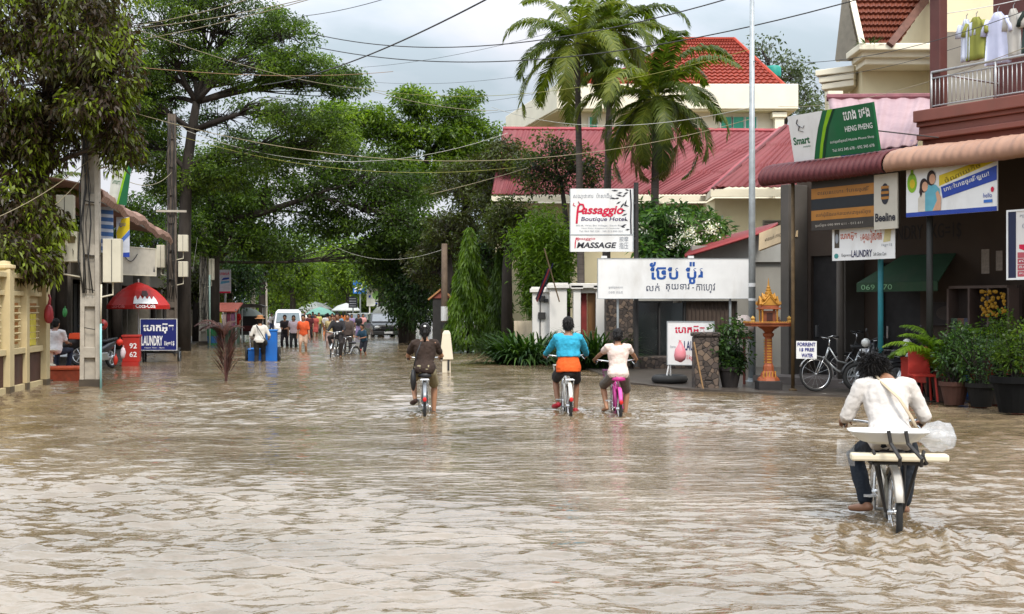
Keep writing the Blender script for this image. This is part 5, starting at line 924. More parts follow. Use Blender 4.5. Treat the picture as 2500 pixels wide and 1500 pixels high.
for sx in (-1, 1):
    for sy in (-1, 1): MB().lathe([(.026, 0), (.018, .03), (.018, .27), (.028, .3), (.028, .32)], (sx * .15, sy * .14, 1.70), 8).build('column', GOLD, o)
MB().bx(-.21, .21, -.2, .2, 2.02, 2.06).bx(-.18, .18, -.17, .17, 2.06, 2.13).build('cornice', RUST, o, bev=.006)
def gable(s, z, hh, nm):
    g_ = MB()
    for rz_ in (0, math.pi / 2):
        Mx = Matrix.Rotation(rz_, 3, 'Z'); g_.slab([Mx @ Vector((-s, -s * 1.05, z)), Mx @ Vector((s, -s * 1.05, z)), Mx @ Vector((0, -s * 1.05, z + hh))], s * 2.1)
        for sy in (-1.08, 1.08):
            for sx in (-1, 1): g_.tube([Mx @ Vector((0, s * sy, z + hh + .02)), Mx @ Vector((sx * s * .6, s * sy, z + hh * .38)), Mx @ Vector((sx * s * 1.05, s * sy, z)), Mx @ Vector((sx * s * 1.28, s * sy, z + .03)), Mx @ Vector((sx * s * 1.25, s * sy, z + .10))], [.014, .016, .018, .014, .006], 6)
    return g_.build(nm, GOLD, o)
gable(.17, 2.12, .20, 'roof'); gable(.115, 2.24, .16, 'roof')
MB().lathe([(.09, 2.3), (.095, 2.36), (.07, 2.38), (.075, 2.44), (.052, 2.46), (.057, 2.51), (.036, 2.53), (.04, 2.57), (.022, 2.6), (.012, 2.7), (.002, 2.8)], n=12).build('spire', GOLD, o)
for i, x in enumerate((-.36, .38)): MB().lathe([(.03, 0), (.045, .02), (.035, .06), (.05, .1), (.03, .13), (.005, .16)], (x, -.2, 1.70), 10).build('offering_figure', mat(srgb('#b08a3c'), .6), o)
MB().lathe([(.05, 0), (.055, .05), (.03, .08), (.03, .12), (.01, .14)], (.2, .0, 1.70), 10).build('incense_pot', mat(srgb('#7a5a4a'), .6), o)
# Small tiled shrine roof next to the brown pole
o = thing('roadside_shrine', 'small tiled shrine roof half hidden behind the brown round pole', 'shrine', (PX(1078, 50), 50, 0)); MB().slab([(-.55, -.3, 2.0), (0, -.3, 2.45), (0, .4, 2.45), (-.55, .4, 2.0)], .06).slab([(0, -.3, 2.45), (.55, -.3, 2.0), (.55, .4, 2.0), (0, .4, 2.45)], .06).build('roof', mat(srgb('#b08055'), .7, .15), o); MB().slab([(-.42, -.2, 2.04), (.42, -.2, 2.04), (0, -.2, 2.38)], .3).build('gable', mat(srgb('#8a4a40'), .7), o); MB().bx(-.35, .35, -.15, .3, 0, 2.05).build('wall', DARK, o)
# drooping flag
o = thing('flag', 'drooping blue and red flag on a leaning pole above the white gate pier', 'flag', P(1338, 640, 37)); fl = MB(); n = 12
for (c, t0, t1) in [(0, 0, .28), (1, .28, .72), (0, .72, 1)]:
    fl.c = c; gr = []
    for i in range(n + 1):
        s = i / n; row = []
        for j in range(5): t = t0 + (t1 - t0) * j / 4; row.append(Vector((-.05 - .42 * s - .22 * t * (1 - .3 * s) + .22, .08 * math.sin(s * 7 + t * 5) - .25 * t, -.05 - 1.12 * s - .22 * t * (1 - s) + .05 * math.sin(t * 9))))
        gr.append(row)
    vs = [p for row in gr for p in row]; fl.add(vs, [(i * 5 + j, i * 5 + j + 1, (i + 1) * 5 + j + 1, (i + 1) * 5 + j) for i in range(n) for j in range(4)])
fl.build('cloth', [mat(srgb('#1a1e3c'), .7), mat(srgb('#7d1f26'), .7)], o, smooth=True); MB().tube([(.35, .2, -1.2), (0, 0, 0), (-.12, -.1, .4)], .02, 6).build('staff', mat(srgb('#6b5a45'), .7), o)

# --- things in front of the dark shop
RP = mat(srgb('#a8281e'), .5, .08, 4, dirt=.2)
o = thing('red_table', 'red metal drinks table under the bicycle shop awning', 'table', SH(2.9, .6, .03), RZ); MB().bx(0, 1.15, 0, .6, .66, .72).build('tabletop', RP, o, bev=.01); MB().bx(.02, 1.13, -.004, .02, .28, .66).build('apron', RP, o); decal(o, 'emblem', ellipse(.35, .55, .05, .04), YEL, -.012)
for x in (.04, 1.11):
    for y in (.04, .56): MB().tube([(x, y, .66), (x, y, 0)], .022, 8).build('leg', RP, o)
o = thing('red_chair', 'red plastic chair with straight slim back before the red table', 'chair', SH(3.75, .1, .03), RZ + .9)
MB().bx(-.2, .2, -.2, .2, .42, .46).build('seat', RP, o, bev=.01); MB().slab([(-.19, .19, .45), (.19, .19, .45), (.17, .27, .92), (-.17, .27, .92)], .03).build('backrest', RP, o, bev=.01)
for x in (-.17, .17):
    for y in (-.17, .17): MB().tube([(x, y, .43), (x * 1.2, y * 1.25, 0)], .02, 8).build('leg', RP, o)
o = thing('red_cabinet', 'faded red drinks crate cabinet behind the areca palm', 'cabinet', SH(3.55, 1.7, .03), RZ); MB().bx(0, .85, 0, .5, .1, .72).build('body', mat(srgb('#9a3a2a'), .5, .12, 4, dirt=.3), o, bev=.01); MB().bx(-.02, .87, -.02, .52, .72, .76).build('lid', RP, o)
o = thing('blue_barrel', 'blue plastic water barrel behind the areca palm', 'barrel', SH(3.5, 1.35, .03), RZ); MB().lathe([(.2, 0), (.23, .03), (.23, .3), (.24, .32), (.23, .34), (.23, .6), (.24, .62), (.23, .64), (.22, .9), (.2, .93), (.02, .94)], n=18).build('drum', mat(srgb('#2a63a8'), .4, .08), o, smooth=False); MB().lathe([(.1, .93), (.11, .97), (.02, .99)], n=12).build('lid', BLUE, o)
o = thing('display_rack', 'glass fronted display cabinet hung with yellow garlands inside the dark shop', 'cabinet', SH(2.7, 2.2, .03), RZ); MB().bx(0, 1.3, .3, .4, 0, 2.0).build('back', mat(srgb('#3b302c'), .7), o); fr_ = MB()
for x in (0, .45, .85, 1.26): fr_.bx(x, x + .04, 0, .3, 0, 1.95)
fr_.bx(.04, 1.26, 0, .3, 1.95, 2.0).bx(.04, 1.26, .02, .29, 1.05, 1.08).build('frame', mat(srgb('#5a4b45'), .6), o); gr = random.Random(8); q = MB()
for k in range(60): q.ell((gr.uniform(.75, 1.25), -.04, gr.uniform(1.45, 1.9)), gr.uniform(.02, .045), 6, 4)
tag(q.build('garland', mat(srgb('#b08424'), .6, .3), o), kind='stuff')
for i in range(3): MB().box((.12 + i * .14, .1, 1.25), (.14, .08, .3)).build('goods', mat(srgb(['#4a5a48', '#6b4a3a', '#4a4a5c'][i]), .6), o)
for k, (x, y, c_, lab) in enumerate([(1.7, 2.6, '#5a4a3a', 'brown carton on the floor inside the dark shop, left of the pair'), (2.1, 2.7, '#7a6a52', 'tan carton on the floor inside the dark shop'), (4.2, 2.5, '#4a5a6a', 'blue grey crate on the floor inside the dark shop')]):
    o = thing('carton', lab, 'box', SH(x, y, .19 if k < 2 else .08), RZ + .1 * k); MB().bx(-.2, .2, -.14, .14, 0, .42).build('box', mat(srgb(c_), .8, .15), o, bev=.01); MB().bx(-.2, .2, -.03, .03, .42, .424).build('tape', mat(srgb('#9a8a6a'), .4), o)
o = thing('picture_board', 'dim framed picture leaning on the dark shop wall', 'picture', SH(1.75, 2.95, 1.3), RZ); MB().bx(0, .85, 0, .03, 0, .42).build('panel', mat(srgb('#2c2523'), .6), o); decal(o, 'image', ellipse(.4, .22, .24, .14), mat(srgb('#4a403b'), .7)); MB().bx(-.02, .87, -.01, .04, -.02, 0).bx(-.02, .87, -.01, .04, .42, .44).build('frame', mat(srgb('#3a3230'), .6), o)
for (x, z, w_, h_, lab) in [(3.3, 2.25, .16, .45, 'small pale notice on the dark shop wall, left of a pair'), (3.6, 2.3, .13, .36, 'small pale notice on the dark shop wall, right of a pair')]:
    o = thing('notice', lab, 'notice', SH(x, 2.4, z), RZ); MB().bx(0, w_, 0, .01, 0, h_).build('sheet', mat(srgb('#8a8078'), .7, .2, 20), o)
# white sack by the galvanised pole
o = thing('white_sack', 'crumpled white sack on a stand beside the galvanised pole', 'sack', (PX(1817, 25.6), 25.6, .03)); MB().ell((0, 0, 1.2), (.2, .16, .24), 12, 9).build('sack', mat(srgb('#cdb9ae'), .6, .15, 9), o, smooth=True, disp=.12, dscale=.12); MB().tube([(0, 0, 0), (0, 0, 1.05)], .03, 8).bx(-.16, .16, -.12, .12, .95, 1.0).build('stand', mat(srgb('#6b3a30'), .7), o)
# laundry on the balcony
def cloth_hang(label, x, y, z, w_, h_, m, seed, shirt=True, name='hanging_shirt'):
    r = random.Random(seed); o = thing(name, label, 'clothing', SH(x, y, z), RZ); n = 8; mb = MB(); fr = []; bk = []
    for i in range(n + 1):
        t = i / n; hw = w_ / 2 * (1 + .12 * t) if t > .18 else w_ / 2 * (.35 + t * 3.6); rowf = []; rowb = []
        for j in range(9):
            s = -1 + 2 * j / 8; f_ = .03 * math.sin(s * 5 + seed) * t + .015 * math.sin(s * 11 + t * 3); rowf.append(Vector((s * hw, -.045 * (1 - s * s) + f_, -h_ * t))); rowb.append(Vector((s * hw, .045 * (1 - s * s) + f_, -h_ * t)))
        fr.append(rowf + rowb[::-1])
    mb.loft(fr); mb.build('fabric', m, o, smooth=True)
    if shirt:
        for sg in (-1, 1): MB().tube([(sg * w_ * .42, 0, -h_ * .12), (sg * w_ * .62, 0, -h_ * .3), (sg * w_ * .66, 0, -h_ * .42)], [.08, .085, .09], 8, flat=.5).build('sleeve', m, o, smooth=True)
    MB().tube([(0, 0, .0), (0, 0, .06), (.03, 0, .1)], .008, 5).build('hanger', STEEL, o)
for (x, m, sd, wd, hh, lab) in [(3.62, '#c9cfe0', 1, .22, .75, 'pale blue shirt at the left end of the balcony washing'), (3.82, '#8d8f42', 2, .36, .75, 'olive green shirt with dark print on the balcony washing line'), (4.25, '#cdd0e8', 3, .42, .9, 'pale lavender shirt hanging over the balcony rail'), (4.55, '#b9b4ac', 5, .28, .85, 'grey white cloth beside the lavender shirt'), (5.0, '#23302c', 4, .5, .8, 'dark green clothes at the right end of the balcony line')]:
    cloth_hang(lab, x, 1.5, 6.75, wd, hh, mat(srgb(m), .8, .06), sd)
o = thing('clothes_line', 'thin line holding the washing on the balcony', 'line', SH(3.2, 1.5, 6.86), RZ); MB().tube(catenary((0, 0, .08), (3.2, 0, .08), .06), .007, 5).build('line', PAINTW, o)

# --- left pavement things
KW = mat((.8, .8, .8), .5)
def lp(px, d): return (PX(px, d), d)
o = thing('brick_planter', 'low orange red brick step under the seated man', 'step', (PX(150, 27.6), 27.6, -.2), .25); MB().bx(-.55, .6, -.2, .6, 0, .44).build('brickwork', mat(srgb('#a8492c'), .8, .25, 9, dirt=.3), o, bev=.02); MB().bx(-.58, .63, -.24, .64, .44, .5).build('capping', mat(srgb('#c0552f'), .8, .2, 9), o, bev=.015)
o = thing('stool', 'small round white stool under the seated man', 'stool', (PX(123, 28), 28, .31)); MB().lathe([(.13, .0), (.11, .03), (.06, .05), (.06, .3), (.15, .33), (.16, .36), (.02, .37)], n=14).build('seat', BOXM, o, smooth=False)
o = thing('drinks_cooler', 'red drinks cooler box with white numbers 92 and 62', 'cooler', (PX(298, 34.5), 34.5, .03), .2); MB().bx(0, .47, 0, .5, .08, .78).build('body', RP, o, bev=.015); MB().bx(-.02, .49, -.02, .52, .78, .84).build('lid', RP, o, bev=.01); MB().bx(.0, .45, -.12, .3, -.2, .08).build('base', RP, o); text(o, '92', .2, .46, .2, .15, KW, bold=.02); text(o, '62', .2, .22, .2, .15, KW, bold=.02)
# umbrella
o = thing('parasol', 'big red drinks parasol with white lettering beside the laundry board', 'umbrella', (PX(338, 38), 38, .03)); cz = PZ(748, 38); tz = PZ(692, 38); UR = .95; n = 8; RD = mat(srgb('#b01e18'), .5, .1, 3, dirt=.2)
c = MB(); rings = []
for (q_, z_) in [(1.0, -.10), (1.0, 0), (.82, .2), (.58, .38), (.3, .52), (.03, .6)]:
    ring = []
    for j in range(n * 3):
        a = 2 * math.pi * j / (n * 3) + .13; k = 1 - (.05 * (1 - abs(math.cos(a * n / 2 - .13 * n / 2)))); ring.append(Vector((q_ * UR * k * math.cos(a), q_ * UR * k * math.sin(a), cz + (tz - cz) / .6 * z_)))
    rings.append(ring)
c.loft(rings, cap=False).build('canopy', RD, o); MB().tube([(0, 0, 0), (0, 0, tz + .1)], .022, 8).build('shaft', PAINTW, o); q = MB()
for j in range(n): a = 2 * math.pi * j / n + .13; q.tube([(0, 0, cz - .05), (UR * .93 * math.cos(a), UR * .93 * math.sin(a), cz)], .006, 4)
q.build('rib', STEEL, o)
def arc_text(par, s, a0, a1, z, r, hh, m):     # lettering bent round the valance
    key = (s, .01); text(par, s, 0, 0, 1, 1, m, bold=.01); t = par.children[-1] if False else bpy.data.objects[[ob.name for ob in par.children if ob.name.startswith('lettering')][-1]]
    for v in t.data.vertices: u_, w_ = v.co.x, v.co.z; a = a0 + (a1 - a0) * u_; v.co = ((r + .012 - .22 * w_ * hh) * math.cos(a), (r + .012 - .22 * w_ * hh) * math.sin(a), z + w_ * hh)
    return t
arc_text(o, 'Coca-Cola', R(-128), R(-98), cz - .08, UR, .10, mat(srgb('#d98a8a'), .5)); arc_text(o, 'Coca-Cola', R(-78), R(-42), cz - .085, UR, .13, KW)
w_ = MB(); vs = []; rr3 = random.Random(2)
for j in range(15):
    a = R(-82 + 46 * j / 14); hgt = .17 + .05 * math.sin(j * 2.1) + .03 * rr3.random()
    for z_, q_ in ((.03, .99), (hgt, 1.0 - hgt * .85)): vs.append(((UR * q_ + .012) * math.cos(a), (UR * q_ + .012) * math.sin(a), cz + (tz - cz) / .6 * z_ + .01))
w_.add(vs, [(2 * j, 2 * j + 2, 2 * j + 3, 2 * j + 1) for j in range(14)]); w_.build('lettering', KW, o)
vs = []
for (da, z_) in [(-7, .36), (7, .36), (9, .26), (3, .2), (-3, .2), (-9, .26)]: a = R(-58 + da * .9); q_ = 1.0 - z_ * .95; vs.append(((UR * q_ + .02) * math.cos(a), (UR * q_ + .02) * math.sin(a), cz + (tz - cz) / .6 * z_ + .015))
MB().poly(vs).build('emblem', mat(srgb('#3a1512'), .5), o)
# laundry board on a hand cart
o = thing('laundry_cart', 'dark hand cart carrying the blue laundry board', 'cart', (PX(386, 37.5), 37.5, -.1), .12); fr_ = MB()
for x in (-.5, .5): fr_.tube([(x, 0, .25), (x, 0, .8)], .02, 6).tube([(x, -.3, .35), (x, .6, .35)], .02, 6)
fr_.tube([(-.5, 0, .6), (.5, 0, .6)], .02, 6).tube([(-.5, .5, .35), (.5, .5, .35)], .02, 6).bx(-.5, .5, 0, .55, .36, .4).build('frame', DARK, o)
for x in (-.42, .62):
    wv = MB().tube([(x, .1 + .24 * math.cos(a), .26 + .24 * math.sin(a)) for a in [i * math.pi / 9 for i in range(18)]], .03, 7, closed=True).build('wheel', RUBBER, o, smooth=True); q = MB()
    for k in range(8): q.tube([(x, .1, .26), (x, .1 + .23 * math.cos(k * .785), .26 + .23 * math.sin(k * .785))], .006, 4)
    q.build('spoke', STEEL, wv)
for i in range(4): MB().box((-.3 + i * .2, .3, .48 + .03 * (i % 2)), (.18, .2, .16)).build('bundle', mat(srgb(['#3b4a38', '#6b6b5c', '#4a3a34', '#54605a'][i]), .8), o)
o, w = board('laundry_board', 'dark blue laundry board with white Khmer and English letters on the hand cart', 'sign', P(343, 855, 37), P(431, 857, 37), .93, mat(srgb('#1c2468'), .45, .06), .04, frame=PAINTW, fw=.012); text(o, 'េបាកអ៊ុត', .08, .5, .92, .3, KW, bold=.035); text(o, 'LAUNDRY', .03, .13, .64, .3, KW, bold=.03); text(o, '1kg=1$', .72, .10, .3, .17, KW, bold=.02); text(o, 'Open 7am - 8pm', .12, .04, .6, .05, KW)
# white signboard behind, cable looped over it
o, w = board('white_signboard', 'dull white signboard with faded lines and a looped cable behind the parasol', 'sign', P(268, 668, 35), P(380, 662, 37), .78, mat(srgb('#b9b2a4'), .6, .08, dirt=.3), .06, frame=BOXM); q = MB()
for k in range(5): q.bx(.06, .5, -.006, -.002, .15 + k * .07, .17 + k * .07)
q.build('lettering', GREYI, o); MB().tube(catenary((.5, -.04, .66), (1.2, -.04, .6), .25, 12), .014, 5).build('cable_loop', CABLE, o); decal(o, 'lettering', [(w - .12, .1), (w - .04, .1), (w - .08, .3)], INK)
# tan awning along the left shops
o = thing('rolled_awning', 'long faded pinkish tan awning edge over the left shop fronts', 'awning', (-9.55, 27.5, 0), math.atan2(17.5, -3.3)); TAN = sheetmat(srgb('#a08072'), .35, dirt=.5, dirtc=srgb('#7a5a4e'), depth=.02); L_ = 17.8; vs = []; fs = []; uv = []; prof = [(-.35, 3.98), (-.42, 4.1), (-.38, 4.24), (-.2, 4.34), (.6, 4.5), (2.4, 4.75)]; n = 80
for i in range(n + 1):
    x = L_ * i / n; sg = .05 * math.sin(x * .9) + .03 * math.sin(x * 2.3 + 1)
    for j, (y, z) in enumerate(prof): vs.append((x, -y * -1 + .012 * math.sin(x * 18), z + sg)); uv.append((x, j * .25))
for i in range(n):
    for j in range(5): a = i * 6 + j; fs.append((a, a + 6, a + 7, a + 1))
me = bpy.data.meshes.new('canopy_sheet'); me.from_pydata(vs, [], fs); ul = me.uv_layers.new(name='UVMap'); lv = np.zeros(len(me.loops), np.int32); me.loops.foreach_get('vertex_index', lv); ul.data.foreach_set('uv', np.array(uv, np.float32)[lv].ravel()); me.materials.append(TAN); c_ = bpy.data.objects.new('canopy_sheet', me); COL.objects.link(c_); c_.parent = o; s_ = c_.modifiers.new('thickness', 'SOLIDIFY'); s_.thickness = .03
MB().tube([(0, -.3, 4.05), (L_, -.3, 4.05)], .03, 6).build('edge_pipe', GALV, o)
def hang(name, label, px, py0, py1, wpx, d, m, extra=None, yaw=.25):
    o = thing(name, label, 'banner', P(px, py1, d), yaw); w_ = wpx * d / F / math.cos(yaw); h_ = (py1 - py0) * d / F; MB().bx(0, w_, 0, .015, 0, h_).build('cloth', m, o)
    if extra: extra(o, w_, h_)
    return o
def ex1(o, w, h):
    for k in range(6): decal(o, 'stripe', [(0, h * (.05 + k * .16)), (w, h * (.03 + k * .16)), (w, h * (.12 + k * .16)), (0, h * (.14 + k * .16))], mat(srgb('#3a5f94'), .6))
hang('striped_banner', 'narrow blue and white striped banner under the tan awning', 243, 505, 617, 31, 29.5, mat(srgb('#b4bccb'), .6), ex1)
def ex2(o, w, h): decal(o, 'stripe', [(0, 0), (w, 0), (w, h * .12), (0, h * .1)], BLU); decal(o, 'stripe', [(w * .1, h * .35), (w, h * .7), (w, h), (w * .4, h * .95), (0, h * .6)], YEL); decal(o, 'stripe', [(0, h * .2), (w, h * .55), (w, h * .68), (0, h * .32)], mat(srgb('#4a6fb8'), .6), -.006); text(o, 'ឡូយ', w * .2, h * .75, w * .5, h * .1, BLU, y=-.01)
hang('advert_banner', 'yellow blue and white advert banner hanging below the tan awning', 284, 530, 628, 30, 31.5, mat(srgb('#c3c9d6'), .6), ex2)
def ex3(o, w, h): decal(o, 'stripe', [(w * .5, 0), (w, 0), (w, h), (w * .8, h)], SGREEN); decal(o, 'stripe', [(w * .45, 0), (w * .55, 0), (w * .85, h), (w * .72, h)], LIME, -.005); text(o, 'Smart', w * .08, h * .45, w * .4, h * .12, SGREEN, y=-.008)
t_ = hang('phone_sign', 'leaning green and white phone sign standing on the tan awning', 264, 388, 496, 42, 29.5, mat(srgb('#b7bcb4'), .6), ex3); t_.rotation_euler = (0, .12, .25)
# far signboards
o, w = board('upright_signboard', 'tall white signboard with red and blue print on the left pavement', 'sign', P(535, 716, 58), P(563, 716, 58), 1.1, mat(srgb('#c5c6cf'), .5), .08); h = 1.1; decal(o, 'stripe', [(0, 0), (w, 0), (w, .08), (0, .08)], REDI); text(o, 'ហាងលក់', .03, .85, w - .1, .17, REDI, bold=.02); decal(o, 'emblem', [(.1, .6), (w * .9, .66), (w * .85, .74), (.2, .72)], BLU); decal(o, 'emblem', [(.05, .42), (w * .9, .5), (w * .9, .58), (.1, .56)], mat(srgb('#5f9fc0'), .5)); MB().tube([(w / 2, .1, -2.4), (w / 2, .1, 0)], .05, 8).build('support_post', GALV, o)
o, w = board('blue_sign', 'blue and white hanging sign far down the street on the right', 'sign', P(862, 717, 88), P(896, 712, 88), .92, mat(srgb('#2a6fc4'), .5), .08); decal(o, 'lettering', [(.1, .3), (.9, .6), (.9, .75), (.1, .45)], KW); decal(o, 'lettering', [(.1, .08), (.6, .25), (.6, .4), (.1, .22)], KW); MB().tube([(.5, .1, -2.7), (.5, .1, 0)], .05, 8).build('support_post', GALV, o)
o, w = board('white_street_sign', 'white signboard with green circle beside the black pickup', 'sign', P(895, 748, 84), P(928, 748, 84), 1.2, mat(srgb('#d0d3cc'), .5), .08); decal(o, 'emblem', ellipse(w * .72, .75, .28, .3), mat(srgb('#8fc06a'), .5)); decal(o, 'emblem', [(w * .15, .55), (w * .3, .6), (w * .3, .78), (w * .15, .72)], BLU); decal(o, 'emblem', [(w * .65, .1), (w * .8, .1), (w * .8, .25), (w * .65, .25)], BLU); MB().tube([(.2, .1, -2), (.2, .1, 2.2)], .05, 8).build('support_post', PAINTW, o)
o, w = board('dark_street_sign', 'small dark sign with pale lines below the blue sign', 'sign', P(851, 752, 86), P(872, 752, 86), .8, mat(srgb('#3a3c46'), .5), .08)
for k in range(4): decal(o, 'lettering', [(.06, .1 + k * .17), (w - .08, .1 + k * .17), (w - .08, .16 + k * .17), (.06, .16 + k * .17)], mat(srgb('#b7b9c2'), .5))
MB().tube([(w / 2, .1, -2), (w / 2, .1, 0)], .05, 8).build('support_post', GALV, o)
# ------------------------------------------------------------------ bicycles, people, vehicles
CHROME = mat((.62, .62, .62), .22, .1, 12, metal=.95); 
def bicycle(label, loc, rz, col, r=.33, saddle_c=BLACK, fender=CHROME, rack=True, basket=False, sh=.80, gh=1.0, wb=1.05, name='bicycle', group=None, reflector=True, lean=0, gw=.27):
    o = thing(name, label, 'bicycle', loc, rz, group); o.rotation_euler = (0, lean, rz)
    for k, y in enumerate((0, wb)):
        w = MB().tube([(0, y + (r - .025) * math.cos(a), r + (r - .025) * math.sin(a)) for a in [i * math.pi / 16 for i in range(32)]], .024, 8, closed=True).build('wheel', RUBBER, o, smooth=True)
        MB().tube([(0, y + (r - .055) * math.cos(a), r + (r - .055) * math.sin(a)) for a in [i * math.pi / 16 for i in range(32)]], .013, 6, closed=True).tube([(-.05, y, r), (.05, y, r)], .022, 8).build('rim', CHROME, w, smooth=True)
        q = MB()
        for i in range(14): a = i * math.pi / 7 ; q.tube([(.03 * (-1) ** i, y, r), (0, y + (r - .06) * math.cos(a + .1), r + (r - .06) * math.sin(a + .1))], .0022, 3)
        q.build('spokes', STEEL, w)
        a0, a1 = (20, 200) if k == 0 else (25, 190); q = MB()
        rings = []
        for i in range(13):
            a = R(a0 + (a1 - a0) * i / 12) ; rr = r + .018; rings.append([Vector((x, y - (rr + dz) * math.cos(a) * (1 if k == 0 else -1) * (1), r + (rr + dz) * math.sin(a))) for (x, dz) in ((-.036, -.012), (-.02, .006), (.02, .006), (.036, -.012), (.02, .0), (-.02, .0))])
        q.loft(rings); q.build('mudguard', fender, o, smooth=True)
    f = MB(); bbk = Vector((0, .45, .28)); st = Vector((0, .22, sh - .1)); hd = Vector((0, wb - .28, gh - .18)); hl = Vector((0, wb - .2, r + .30))
    f.tube([bbk, st], .018, 8).tube([hl + Vector((0, 0, -.02)), Vector((0, .72, .42)), Vector((0, .55, .33)), bbk], .019, 8).tube([hd, Vector((0, .68, .58)), Vector((0, .36, .50))], .016, 8).tube([hl, hd], .022, 8)
    for s in (-1, 1): f.tube([(s * .055, 0, r), (s * .02, .42, .28)], .010, 6).tube([(s * .055, 0, r), (s * .018, .26, sh - .18)], .009, 6)
    f.build('frame', col, o, smooth=True)
    q = MB()
    for s in (-1, 1): q.tube([(s * .05, wb, r), (s * .05, wb - .1, r + .2), (s * .03, wb - .18, r + .34)], .011, 6)
    q.build('fork', CHROME, o, smooth=True)
    q = MB().tube([(0, wb - .28, gh - .16), (0, wb - .3, gh - .02)], .014, 6).tube([(-gw, wb - .33, gh + .0), (-gw * .95, wb - .24, gh + .02), (-gw * .4, wb - .22, gh), (0, wb - .3, gh - .02), (gw * .4, wb - .22, gh), (gw * .95, wb - .24, gh + .02), (gw, wb - .33, gh)], .011, 8); hb = q.build('handlebar', CHROME, o, smooth=True)
    for s in (-1, 1): MB().tube([(s * gw, wb - .36, gh), (s * gw * .96, wb - .24, gh + .02)], .018, 8).build('grip', BLACK, hb, smooth=True); MB().tube([(s * gw * .9, wb - .25, gh), (s * gw * 1.0, wb - .33, gh - .04)], .006, 5).build('brake_lever', CHROME, hb)
    q = MB(); q.loft([[Vector((x * w_, y, sh + z)) for (x, z) in ((-1, -.035), (-.85, .0), (-.4, .022), (.4, .022), (.85, 0), (1, -.035), (.5, -.05), (-.5, -.05))] for (y, w_) in ((.06, .06), (.09, .105), (.16, .105), (.24, .06), (.36, .028), (.40, .015))]); q.build('saddle', saddle_c, o, smooth=True)
    MB().tube([(0, .22, sh - .12), (0, .19, sh - .02)], .013, 6).build('seat_post', CHROME, o)
    if rack:
        q = MB()
        for s in (-1, 1): q.tube([(s * .055, 0, r), (s * .06, -.08, 2 * r + .06), (s * .06, .2, 2 * r + .07)], .006, 5).tube([(s * .065, -.16, 2 * r + .07), (s * .065, .22, 2 * r + .07)], .007, 5)
        for y in (-.16, -.05, .06, .17): q.tube([(-.065, y, 2 * r + .07), (.065, y, 2 * r + .07)], .006, 5)
        q.build('rack', CHROME if rack is True else rack, o)
    cr = MB().tube([(-.09, .45, .28), (.09, .45, .28)], .014, 6); 
    for s in (-1, 1): cr.tube([(s * .09, .45, .28), (s * .095, .45 + .10 * s, .28 - .12 * s)], .01, 5).box((s * .14, .45 + .10 * s, .28 - .12 * s), (.09, .06, .02))
    cr.tube([(.06, .45 + .09 * math.cos(a), .28 + .09 * math.sin(a)) for a in [i * math.pi / 8 for i in range(16)]], .006, 4, closed=True); cr.build('crank', STEEL, o)
    if reflector: MB().ell((0, -r - .045, r + .12), (.03, .014, .035), 8, 5).build('reflector', mat((.6, .02, .02), .3), o)
    if basket:
        q = MB(); B0 = Vector((0, wb - .02, gh - .15))
        for z in (-.2, -.1, 0): k = .8 + .2 * (z + .2) / .2; q.tube([B0 + Vector((x * .17 * k, y * .13 * k, z)) for (x, y) in ((-1, -1), (1, -1), (1, 1), (-1, 1))], .006, 4, closed=True)
        for x in range(-2, 3):
            for s in (-1, 1): q.tube([B0 + Vector((x * .068, s * .104, -.2)), B0 + Vector((x * .085, s * .13, 0))], .004, 4)
        q.build('basket', basket, o)
    return o

def ik(a, c, l1, l2, pole):
    a, c, pole = Vector(a), Vector(c), Vector(pole); d = c - a; L = min(d.length, (l1 + l2) * .999); t = d.normalized(); x = (l1 * l1 - l2 * l2 + L * L) / (2 * L); h = math.sqrt(max(1e-6, l1 * l1 - x * x)); p = pole - t * pole.dot(t); p.normalize(); return a + t * x + p * h
def rings_torso(pel, neck, sh_axis, prof, s, grow=0, arch=0, n=16):
    up = (neck - pel); L = up.length; ax = sh_axis.normalized(); fw = up.normalized().cross(ax); fw = -fw if False else fw; out = []
    for (t, rx, ry) in prof:
        c = pel + up * t - fw * (-arch) * math.sin(math.pi * max(0, min(1, t))) * 1.0
        tt = up.normalized(); u = (ax - tt * ax.dot(tt)).normalized(); v = tt.cross(u)
        out.append([c + u * (rx * s + grow) * math.cos(2 * math.pi * j / n) + v * (ry * s + grow) * math.sin(2 * math.pi * j / n) for j in range(n)])
    return out
TORSO = [(-.20, .06, .05), (-.16, .13, .095), (-.04, .165, .12), (.08, .16, .115), (.28, .132, .095), (.5, .145, .105), (.70, .165, .112), (.86, .16, .095), (.95, .11, .07), (1.0, .06, .055), (1.06, .045, .045)]
